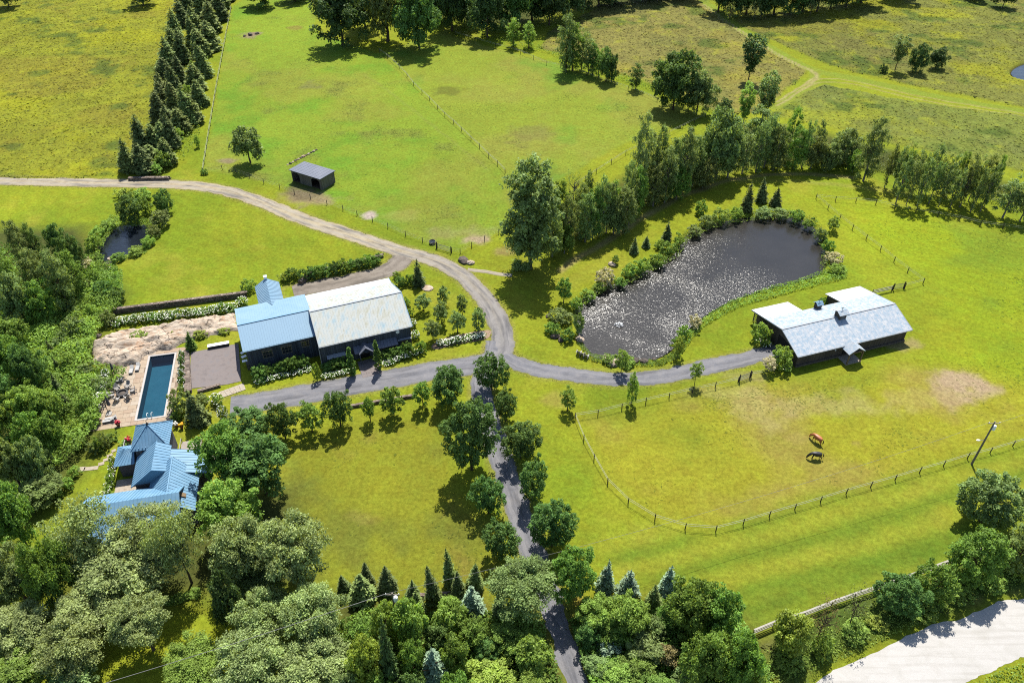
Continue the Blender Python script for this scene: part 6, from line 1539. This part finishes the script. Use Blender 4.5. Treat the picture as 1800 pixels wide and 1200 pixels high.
fence([(1434, 350), (1455, 368), (1476, 386), (1498, 404), (1522, 422), (1547, 441), (1571, 461), (1595, 479), (1622, 499)], 'tape fence between the pond lawn and the upper riding field', rails=(1.3, .9), rail_w=.04)
fence([(1532, 519), (1567, 511)], 'short board fence at the right corner of the stable', rails=(.5, .85, 1.2), boards=True, tops=False)
fence([(1590, 507), (1622, 499)], 'last short fence panel by the gate near the stable', rails=(.9, 1.3), rail_w=.04)
fence([(1322, 1117), (1358, 1102), (1412, 1085), (1460, 1066), (1500, 1052), (1540, 1039), (1600, 1018), (1660, 996), (1720, 972)], 'pale board fence behind the trees of the road verge', rails=(.45, .85, 1.2), boards=True)
def gate(pa, pb, label):
    a, b = P(*pa), P(*pb); root = empty('gate', a); inv = Matrix.Translation(-a)
    def ch(o): o.parent = root; o.matrix_parent_inverse = inv; return o
    for p in (a, b): ch(MB().tube([p, p + Vector((0, 0, 1.75))], [.12, .1], 8).build('post', M_POST))
    m = MB()
    for z_ in (.25, 1.35): m.bar(a.lerp(b, .06) + Vector((0, 0, z_)), a.lerp(b, .94) + Vector((0, 0, z_)), .06)
    for f in (.06, .94): m.bar(a.lerp(b, f) + Vector((0, 0, .22)), a.lerp(b, f) + Vector((0, 0, 1.38)), .06)
    ch(m.build('frame', M_BLACK))
    m = MB()
    for k in range(1, 12): m.bar(a.lerp(b, .06 + .88 * k / 12) + Vector((0, 0, .25)), a.lerp(b, .06 + .88 * k / 12) + Vector((0, 0, 1.35)), .012)
    for k in range(1, 8): m.bar(a.lerp(b, .06) + Vector((0, 0, .25 + 1.1 * k / 8)), a.lerp(b, .94) + Vector((0, 0, .25 + 1.1 * k / 8)), .012)
    ch(m.build('wire_mesh', M_SHEDROOF)); tag(root, label, 'gate')
gate((1299, 671), (1318, 664), 'wire mesh gate in the paddock fence left of the stable'); gate((1569, 510), (1588, 507), 'wire mesh gate right of the stable')
gate((768, 437), (793, 445), 'mesh gate in the pasture corner by the driveway')

# ================================================================== POLES AND WIRES
M_POLE = mat_noise('weathered_pole', A(150, 140, 124), A(184, 174, 156), 3, .85, stretch=(1, 1, .1))
M_GREYMET = mat_noise('grey_metal', A(170, 176, 180), A(200, 204, 206), 3, .45)
M_WIRE = mat_noise('cable', A(150, 150, 146), A(176, 176, 172), 2, .5)
def pole(base, h, label, lamp=True, trans=True, lean=(0, 0)):
    root = empty('utility_pole', base); B_ = Vector(base)
    MB().tube([(0, 0, 0), (lean[0], lean[1], h)], [.17, .11], 10).build('mast', M_POLE, root)
    if trans:
        MB().lathe((.32, .0, h - 1.7), [(.05, -.05), (.26, 0), (.28, .1), (.28, .8), (.2, .9), (.06, .96)], 14).build('transformer', M_WHITEP, root)
    m = MB(); m.bar((-.9, 0, h - .35), (.9, 0, h - .35), .1, .12); m.build('crossarm', M_POLE, root)
    for x in (-.8, .8): MB().lathe((x, 0, h - .29), [(.03, 0), (.06, .08), (.05, .2), (.02, .22)], 8).build('insulator', M_WHITEP, root)
    if lamp:
        l = MB().tube([(0, 0, h - 4.2), (-.5, -.1, h - 3.9), (-1.0, -.15, h - 3.85)], .035, 6).build('lamp_arm', M_GREYMET, root)
        MB().ball((-1.15, -.15, h - 3.9), .22, 0, (1.5, .8, .5)).build('lamp_head', M_WHITEP, l)
    return tag(root, label, 'utility pole')
pA = P(1707.8, 815.5); pole(pA, 9.6, 'grey utility pole with a lamp beside the paddock fence', True, True)
pB = P(690, 1046, 9.3); pole((pB.x, pB.y, 0), 9.8, 'utility pole with a white transformer in the bottom wood', False, True)
def cable(a, b, sag, label, r=.018):
    a, b = Vector(a), Vector(b); pts = [a.lerp(b, i / 24) - Vector((0, 0, sag * 4 * (i / 24) * (1 - i / 24))) for i in range(25)]
    o = MB().tube([p - a for p in pts], r, 5).build('cable', M_WIRE); o.location = a; tag(o, label, 'cable')
pC = pB + (pB - Vector((pA.x, pA.y, 9.3))) * .9; pC.z = 9.3
cable((pB.x - .8, pB.y, 9.66), (pA.x - .8, pA.y, 9.46), 2.2, 'overhead cable from the bottom wood to the paddock pole')
cable((pB.x - .8, pB.y, 9.66), (pC.x, pC.y, 9.4), 1.6, 'overhead cable leaving the bottom wood towards the lower left', .03)
cable((pA.x + .8, pA.y, 9.46), (pA.x + 60, pA.y + 26, 9.4), 1.6, 'overhead cable leaving the paddock pole to the right')

# ================================================================== HORSES
def horse(px, py, heading, col, label, graze=True, mane=(.01, .008, .007)):
    p = P(px, py)
    root_name = 'horse'
    J = {'pel': (-.55, 0, 1.18, .36), 'bar': (-.1, 0, 1.10, .40), 'che': (.42, 0, 1.12, .37), 'wit': (.62, 0, 1.28, .22), 'nk1': (.86, 0, 1.10, .25), 'nk2': (1.12, 0, .82, .20), 'pol': (1.30, 0, .56, .15), 'fac': (1.36, 0, .34, .13), 'muz': (1.37, 0, .13, .09), 'rump': (-.86, 0, 1.14, .22)}
    E_ = [('pel', 'bar'), ('bar', 'che'), ('che', 'wit'), ('wit', 'nk1'), ('nk1', 'nk2'), ('nk2', 'pol'), ('pol', 'fac'), ('fac', 'muz'), ('pel', 'rump')]
    for s, nm in ((-1, 'l'), (1, 'r')):
        J['fs' + nm] = (.48, s * .17, .92, .15); J['fe' + nm] = (.46 + .08 * s, s * .17, .68, .10); J['fk' + nm] = (.50 + .12 * s, s * .16, .42, .065); J['ff' + nm] = (.50 + .14 * s, s * .16, .10, .05); J['fh' + nm] = (.54 + .14 * s, s * .16, .03, .06)
        J['ht' + nm] = (-.62, s * .17, .95, .19); J['hs' + nm] = (-.50 - .05 * s, s * .18, .70, .13); J['hk' + nm] = (-.76 - .08 * s, s * .17, .50, .075); J['hf' + nm] = (-.72 - .08 * s, s * .17, .12, .05); J['hh' + nm] = (-.68 - .08 * s, s * .17, .03, .06)
        E_ += [('che', 'fs' + nm), ('fs' + nm, 'fe' + nm), ('fe' + nm, 'fk' + nm), ('fk' + nm, 'ff' + nm), ('ff' + nm, 'fh' + nm), ('pel', 'ht' + nm), ('ht' + nm, 'hs' + nm), ('hs' + nm, 'hk' + nm), ('hk' + nm, 'hf' + nm), ('hf' + nm, 'hh' + nm)]
        J['ear' + nm] = (1.34, s * .07, .66, .03); E_.append(('pol', 'ear' + nm))
    names = list(J); me = bpy.data.meshes.new('horse')
    me.from_pydata([J[k][:3] for k in names], [(names.index(a), names.index(b)) for a, b in E_], [])
    o = link('horse', me, None, (p.x, p.y, 0), heading, (1.04, 1.04, 1.04)); me.materials.append(mat_noise('horse_coat', tuple(q * .75 for q in col), tuple(q * 1.2 for q in col), 3, .45, .45))
    sk_ = o.modifiers.new('skin', 'SKIN'); sk_.use_smooth_shade = True
    for i, k in enumerate(names):
        v = me.skin_vertices[0].data[i]; r = J[k][3]; v.radius = (r, r); v.use_root = (k == 'pel')
    sb_ = o.modifiers.new('sub', 'SUBSURF'); sb_.levels = 1; sb_.render_levels = 2
    mm = mat_noise('horse_hair', mane, tuple(q * 2 for q in mane), 6, .6)
    m = MB(); m.tube([(-.98, 0, 1.2), (-1.06, .02, 1.0), (-1.06, .04, .7), (-1.02, .03, .42)], [.05, .08, .09, .02], 7); m.build('tail', mm, o)
    m = MB(); m.tube([(.60, .0, 1.40), (.96, .04, 1.24), (1.22, .05, .96), (1.38, .02, .70)], [.03, .06, .06, .03], 6); m.build('mane', mm, o)
    return tag(o, label, 'horse')
horse(1435, 777, math.radians(128), (.30, .095, .030), 'chestnut brown horse grazing in the paddock', mane=(.02, .010, .006))
horse(1433, 806, math.radians(176), (.016, .014, .013), 'black horse grazing in the paddock below the brown one')

# ================================================================== FURNITURE AND GARDEN THINGS
M_LIGHTWOOD = mat_noise('whitewashed_wood', A(196, 190, 184), A(222, 218, 212), 5, .7)
M_FABRIC = mat_noise('grey_fabric', A(108, 106, 112), A(140, 138, 142), 4, .9)
M_CUSH = mat_noise('white_cushion', A(222, 220, 216), A(236, 234, 230), 4, .9)
ZT = .10
def adirondack(name, loc, rz, label, group, mat=None):
    root = empty(name, loc, rz); mt = mat or M_LIGHTWOOD
    m = MB()
    for k in range(5): m.box((.02 + k * .11, 0, .36 - k * .025 + .0), (.10, .56, .025))
    m.build('seat', mt, root)
    R_ = Matrix.Rotation(math.radians(-28), 3, 'Y'); 
    for k in range(5): MB().box((-.22, -.24 + k * .12, .68), (.025, .11, .86 - abs(k - 2) * .07), M=R_).build('slat', mt, root)
    for s in (-1, 1):
        MB().box((.12, s * .36, .55), (.72, .14, .03)).build('armrest', mt, root)
        MB().box((.44, s * .33, .27), (.09, .04, .54)).build('leg', mt, root); MB().bar((-.42, s * .30, .05), (.5, s * .30, .36), .04, .12).build('leg', mt, root)
    root.scale = (1.15, 1.15, 1.15)
    tag(root, label, 'chair', group); return root
fp = P(216, 693)
m = MB(); root = empty('fire_pit', (fp.x, fp.y, ZT)); m.lathe((0, 0, 0), [(.95, 0), (1.0, .38), (.92, .42), (.72, .42), (.68, .15)], 20); m.build('ring', M_BLACK, root); MB().lathe((0, 0, .1), [(.66, 0), (.4, .1), (.1, .14)], 12).build('ash_bed', M_STONE, root); tag(root, 'round black fire pit ringed by chairs on the terrace', 'fire pit')
for k in range(6):
    a_ = math.radians(20 + k * 60); p = fp + Vector((math.cos(a_), math.sin(a_), 0)) * 1.9
    adirondack('adirondack_chair', (p.x, p.y, ZT), a_ + math.pi, ['pale slatted chair right of the fire pit', 'pale slatted chair behind the fire pit to the right', 'pale slatted chair behind the fire pit to the left', 'pale slatted chair left of the fire pit', 'pale slatted chair before the fire pit to the left', 'pale slatted chair before the fire pit to the right'][k], 'chairs round the fire pit')
for k, (x, y) in enumerate(((1017, 623), (1023, 626), (1030, 629))):
    p = P(x, y); adirondack('adirondack_chair', (p.x, p.y, 0), math.radians(70), f"pale slatted chair on the lawn below the pond, {ords(k)} from the left", 'chairs below the pond')
def lounger(px, py, rz, label):
    p = P(px, py); root = empty('sun_lounger', (p.x, p.y, ZT), rz)
    MB().box((0, 0, .26), (1.9, .68, .06)).build('frame', M_LIGHTWOOD, root)
    for i in (-.8, .8):
        for j in (-.28, .28): MB().box((i, j, .12), (.07, .07, .24)).build('leg', M_LIGHTWOOD, root)
    c = MB(); c.box((-.3, 0, .35), (1.25, .62, .12)); c.build('seat_cushion', M_CUSH, root)
    MB().bar((.32, 0, .36), (.92, 0, .72), .62, .12).build('back_cushion', M_CUSH, root)
    tag(root, label, 'lounger', 'sun loungers on the terrace')
lounger(232, 653, math.radians(100), 'left of the two white loungers at the top of the terrace'); lounger(243, 648, math.radians(100), 'right of the two white loungers beside the pool corner')
lounger(207, 672, math.radians(15), 'white lounger under the upper folded parasol'); lounger(196, 738, math.radians(15), 'white lounger under the lower folded parasol'); lounger(192, 742, math.radians(15), 'white lounger at the bottom left of the terrace')
def parasol(px, py, rz, label):
    p = P(px, py); root = empty('cantilever_parasol', (p.x, p.y, ZT), rz)
    MB().box((0, 0, .06), (.9, .9, .1)).build('base', M_LIGHTWOOD, root)
    MB().tube([(0, 0, .1), (0, 0, 2.7)], .05, 8).build('mast', M_BLACK, root)
    MB().tube([(0, 0, 1.2), (.5, 0, 2.5), (1.3, 0, 3.0)], .035, 6).build('arm', M_BLACK, root)
    c = MB(); c.lathe((1.3, 0, .7), [(.10, 0), (.30, .25), (.24, 1.0), (.15, 1.8), (.05, 2.3)], 10); c.build('folded_canopy', M_FABRIC, root)
    tag(root, label, 'parasol', 'folded parasols on the terrace')
parasol(211, 664, math.radians(150), 'folded grey parasol at the upper end of the terrace'); parasol(192, 728, math.radians(100), 'folded grey parasol at the lower end of the terrace')
M_TERRA = mat_noise('terracotta', A(150, 92, 70), A(176, 112, 88), 4)
def planter(px, py, col, label, r=.34):
    p = P(px, py); root = empty('flower_pot', (p.x, p.y, ZT))
    MB().lathe((0, 0, 0), [(r * .65, 0), (r, .5), (r * 1.08, .52), (r * 1.08, .6), (r * .8, .6)], 12).build('pot', M_TERRA, root)
    m = MB(); rg = random.Random(int(px))
    for k in range(26): m.ball((rg.gauss(0, r * .6), rg.gauss(0, r * .6), .7 + rg.uniform(0, .35)), .12, -1, seed=k)
    m.build('blossom', mat_noise('pot_blossom', tuple(q * .7 for q in col), col, 6, .8), root)
    tag(root, label, 'flower pot', 'flower pots by the house')
planter(209, 749, (.42, .03, .05), 'pot of red flowers at the lower terrace corner'); planter(320, 753, (.62, .34, .02), 'pot of yellow flowers right of the tower'); planter(228, 778, (.40, .02, .04), 'pot of red flowers at the left of the tower')
planter(311, 751, (.6, .58, .5), 'pot of white flowers right of the tower')
# grill and table behind the tower
p = P(307, 735); root = empty('barbecue_grill', (p.x, p.y, ZT), H_ANG); MB().box((0, 0, .45), (1.1, .6, .8)).build('cabinet', M_BLACK, root); MB().lathe((0, 0, .85), [(.02, .34), (.2, .3), (.3, .15), (.32, 0)][::-1], 12).build('lid', M_BLACK, root); MB().bar((-.3, -.34, .98), (.3, -.34, .98), .04).build('handle', M_GREYMET, root); tag(root, 'black barbecue grill at the pool end near the tower', 'grill')
# water trough in the pasture corner
p = P(760, 428); root = empty('water_trough', (p.x, p.y, 0), .1); m = MB(); m.lathe((0, 0, 0), [(.62, 0), (.75, .6), (.75, .64), (.66, .64), (.62, .45)], 18); m.build('tub', M_BLACK, root, smooth=False); MB().lathe((0, 0, .44), [(.6, 0), (.6, .06)], 18).build('water', M_TARN, root); tag(root, 'round black water trough in the pasture corner', 'trough')
# planter bench at the court, decks right of the tower
p = P(385, 609); root = empty('planter_box', (p.x, p.y, 0), math.radians(17)); MB().box((0, 0, .3), (3.8, .7, .6)).build('box', M_BLACK, root); MB().box((0, 0, .63), (3.9, .8, .06)).build('cap', M_WHITEP, root); tag(root, 'long white-topped planter box at the back of the parking court', 'planter')
M_DECK = M_boards('pale_deck', A(196, 182, 168), A(220, 208, 196), .16, H_ANG)
deck = empty('deck', fh(5.3, -.6, 0), H_ANG); tag(deck, 'pale timber deck with steps right of the tower', 'deck'); dinv = (Matrix.Translation(fh(5.3, -.6, 0)) @ Matrix.Rotation(H_ANG, 4, 'Z')).inverted()
def kpart(o): o.parent = deck; o.matrix_parent_inverse = dinv; return o
kpart(MB().box(fh(4.6, 0.0, .15), (3.2, 5.2, .3), H_ANG).build('platform', M_DECK))
for k in range(3): kpart(MB().box(fh(4.6, -2.8 - k * .36, .22 - k * .07), (2.6, .36, .08), H_ANG).build('step', M_DECK))
for s in (3.1, 6.1): kpart(MB().bar(fh(s, 2.5, 1.2), fh(s, -2.5, 1.2), .08, .1).build('handrail', M_LIGHTWOOD)); kpart(MB().bar(fh(s, -2.5, 1.2), fh(s, -2.5, 0), .1).build('post', M_LIGHTWOOD)); kpart(MB().bar(fh(s, 2.5, 1.2), fh(s, 2.5, 0), .1).build('post', M_LIGHTWOOD)); kpart(MB().bar(fh(s, 0, 1.2), fh(s, 0, 0), .1).build('post', M_LIGHTWOOD))
pt = empty('side_patio', fh(8.6, -1.2, 0), H_ANG); tag(pt, 'pale patio slabs between the deck and the big maple', kind='structure'); pinv = (Matrix.Translation(fh(8.6, -1.2, 0)) @ Matrix.Rotation(H_ANG, 4, 'Z')).inverted()
for i in range(3):
    for j in range(4): o = MB().box(fh(7.2 + i * 1.3, -3.0 + j * 1.2, .05), (1.27, 1.17, .1), H_ANG).build('paver', M_CONC); o.parent = pt; o.matrix_parent_inverse = pinv
lt = empty('landing', fh(-4.0, 3.4, 0), H_ANG); tag(lt, 'pale landing left of the tower below the terrace', kind='structure'); linv = (Matrix.Translation(fh(-4.0, 3.4, 0)) @ Matrix.Rotation(H_ANG, 4, 'Z')).inverted()
for i in range(3):
    for j in range(3): o = MB().box(fh(-5.1 + i * 1.2, 1.9 + j * 1.15, .05), (1.17, 1.12, .1), H_ANG).build('paver', M_CONC); o.parent = lt; o.matrix_parent_inverse = linv
m = MB(); root = empty('railing', fh(-5.9, 3.2, 0), H_ANG)
for k in range(4): MB().box((0, -1.6 + k * 1.1, .5), (.07, .07, 1.0)).build('post', M_LIGHTWOOD, root)
MB().box((0, 0, 1.02), (.1, 3.6, .06)).build('handrail', M_LIGHTWOOD, root); MB().box((0, 0, .55), (.05, 3.4, .05)).build('rail', M_LIGHTWOOD, root); tag(root, 'pale railing along the landing left of the tower', 'railing')
# fountain in the pond
p = P(1088, 572, POND_Z); root = empty('fountain', (p.x, p.y, POND_Z)); MB().lathe((0, 0, -.05), [(.5, 0), (.55, .08), (.2, .16)], 14).build('float', M_BLACK, root)
m = MB(); rg = random.Random(2)
for k in range(80):
    a_ = rg.uniform(0, 6.28); r_ = rg.random() ** .7 * .9; m.ball((r_ * math.cos(a_), r_ * math.sin(a_), .1 + .5 * max(0, 1 - r_) + rg.uniform(0, .1)), rg.uniform(.04, .1), -1, seed=k)
m.build('spray', M_WHITEP, root); tag(root, 'small bubbling fountain in the left part of the pond', 'fountain')

# ================================================================== HEDGES AND FLOWER BEDS
def along(a, b, n, w, h, leaf, flowers=None, jit=2.0, lf=None):
    out = []
    for k in range(n):
        f = (k + .5) / n; x = a[0] + (b[0] - a[0]) * f + random.uniform(-jit, jit) * .4; y = a[1] + (b[1] - a[1]) * f + random.uniform(-jit, jit) * .4
        ww = w * random.uniform(.85, 1.2); hh = h * random.uniform(.85, 1.15)
        out.append((x - ww / 2, y - hh / 2, x + ww / 2, y + hh / 2, lf[k % len(lf)] if lf else leaf, flowers))
    return out
bushes('white-flowering hydrangea in the bed below the retaining wall', 'hydrangeas below the retaining wall', along((200, 566), (412, 540), 14, 22, 19, 'hedge', FLOWER_W), 'hydrangea', nfl=70, cat='hydrangea')
bushes('white-flowering shrub along the left edge of the terrace', 'white shrubs left of the terrace', along((188, 652), (158, 752), 10, 17, 18, 'hedge', FLOWER_W), 'hydrangea', nfl=60, cat='hydrangea')
bushes('hedge shrub in the bed before the blue part of the barn', 'hedge before the blue part of the barn', along((448, 658), (540, 634), 6, 28, 27, 'hedge'), 'hedge_shrub')
bushes('white flowering plant in front of the hedge at the blue part', 'white flowers before the blue part of the barn', along((446, 672), (545, 648), 8, 15, 11, 'hedge', FLOWER_W), 'hydrangea', nfl=34, cat='hydrangea')
bushes('hedge shrub left of the barn door', 'hedge left of the barn door', along((570, 646), (608, 636), 3, 26, 26, 'hedge'), 'hedge_shrub')
bushes('white flowering plant left of the barn door', 'white flowers left of the barn door', along((565, 662), (622, 650), 5, 14, 11, 'hedge', FLOWER_W), 'hydrangea', nfl=34, cat='hydrangea')
bushes('hedge shrub right of the barn door', 'hedge right of the barn door', along((676, 626), (722, 612), 4, 26, 26, 'hedge'), 'hedge_shrub')
bushes('white flowering plant right of the barn door', 'white flowers right of the barn door', along((674, 640), (744, 614), 7, 15, 12, 'hedge', FLOWER_W), 'hydrangea', nfl=40, cat='hydrangea')
bushes('leafy shrub along the right gable of the barn', 'shrubs along the right gable', [(728, 598, 750, 624, 'mid'), (722, 580, 738, 598, 'light', FLOWER_W), (717, 560, 733, 578, 'light', FLOWER_W), (712, 540, 728, 558, 'light'), (706, 522, 722, 540, 'light'), (548, 636, 564, 672, 'light')], 'shrub')
bushes('white-flowering hydrangea in the crescent bed of the orchard lawn', 'hydrangeas of the crescent bed', along((768, 604), (852, 588), 8, 16, 14, 'hedge', FLOWER_W), 'hydrangea', nfl=60, cat='hydrangea')
tag(sheet('mulch_bed', smooth_poly(W2([(760, 606), (790, 592), (856, 580), (862, 588), (850, 597), (800, 606), (766, 614)])), .03, mat_noise('mulch', A(170, 140, 112), A(200, 170, 140), 3)), 'pinkish mulch of the crescent flower bed', kind='structure')
bushes('shrub in the hedge behind the barn yard', 'hedge behind the barn yard', along((524, 484), (668, 455), 10, 24, 24, 'hedge', None, lf=['hedge', 'maple', 'mid']), 'hedge_shrub')
bushes('shrub in front of the conifer at the barn corner', 'shrubs at the barn corner', [(694, 484, 716, 506, 'hedge'), (710, 480, 732, 504, 'mid'), (690, 476, 706, 492, 'light')], 'shrub')
bushes('shrub beside the barn rear wing', 'shrubs beside the rear wing', [(422, 490, 450, 516, 'light'), (488, 476, 512, 498, 'yellow'), (500, 468, 526, 494, 'mid'), (414, 520, 436, 540, 'light', FLOWER_W)], 'shrub')
bushes('shrub in the hedge between pool and parking court', 'hedge between pool and parking court', along((320, 618), (318, 688), 6, 13, 17, 'hedge', FLOWER_W), 'hedge_shrub', nfl=16)
bushes('shrub in the planting right of the pool end', 'planting right of the pool end', [(295, 682, 340, 732, 'olive'), (366, 690, 392, 716, 'light', FLOWER_W), (382, 712, 402, 748, 'light', FLOWER_W), (340, 690, 366, 712, 'olive'), (300, 720, 322, 742, 'mid')], 'shrub')
name_row([tree('spruce_tree', (320, 686, 366, 758), 'spruce_s', 'spruce')], 'dark conifer in the planting right of the pool')
name_row([tree('arborvitae', (324, 582, 346, 620), 'spruce_s', 'hedge')], 'single clipped arborvitae at the end of the rock ledge')
group('dark clipped cypress column beside the barn door', 'cypresses at the barn door', [(608, 610, 624, 660), (655, 598, 670, 650)], 'cypress_tree', 'hedge', 'column', .05)
bushes('round green shrub at the left gable of the stable', 'shrubs at the stable gable', [(1320, 566, 1358, 608, 'light'), (1354, 608, 1396, 652, 'light')], 'shrub', nfl=30)
bushes('white-flowering plant at the left gable of the stable', 'white flowers at the stable gable', [(1336, 596, 1357, 612, 'hedge', FLOWER_W), (1326, 592, 1338, 602, 'hedge', FLOWER_P), (1374, 640, 1392, 652, 'hedge', FLOWER_W)], 'hydrangea', nfl=50, cat='hydrangea')
tr_ = tree('flowering_tree', (1338, 624, 1368, 650), 'round_s', 'cream', 1.0); name_row([tr_], 'small tree covered in white blossom left of the stable')
bushes('green shrub between the stable roof wings', 'shrubs behind the stable', [(1438, 522, 1456, 540, 'mid'), (1452, 526, 1470, 542, 'light')], 'shrub')
bushes('hedge shrub along the left side of the house court', 'hedge left of the house court', along((200, 806), (188, 868), 6, 16, 18, 'light', FLOWER_W, lf=['light']), 'hedge_shrub', nfl=14)
bushes('olive shrub below the terrace wall', 'shrubs below the terrace wall', along((156, 790), (198, 768), 4, 24, 28, 'olive', None, lf=['olive', 'mid']), 'shrub')
bushes('low shrub on the lawn edge left of the house', 'shrubs on the lawn edge', [(104, 836, 130, 862, 'light'), (118, 818, 142, 842, 'light'), (86, 856, 112, 880, 'mid'), (64, 790, 96, 830, 'dark'), (210, 768, 232, 784, 'light')], 'shrub')
bushes('low shrub under the trees near the house front', 'shrubs near the house front', along((290, 1058), (350, 1040), 4, 22, 16, 'light'), 'shrub')
bushes('clump of grass on the rock ledge', 'grass clumps on the ledge', [(196, 604, 214, 616, 'yellow'), (340, 580, 366, 594, 'yellow'), (270, 590, 292, 602, 'light'), (382, 574, 404, 588, 'yellow'), (228, 580, 262, 604, 'light'), (292, 578, 312, 592, 'yellow'), (306, 572, 320, 584, 'mid')], 'grass_clump', cat='plant')
bushes('bush on the mown strip by the spruces', None, [(352, 296, 366, 308, 'mid')], 'shrub')
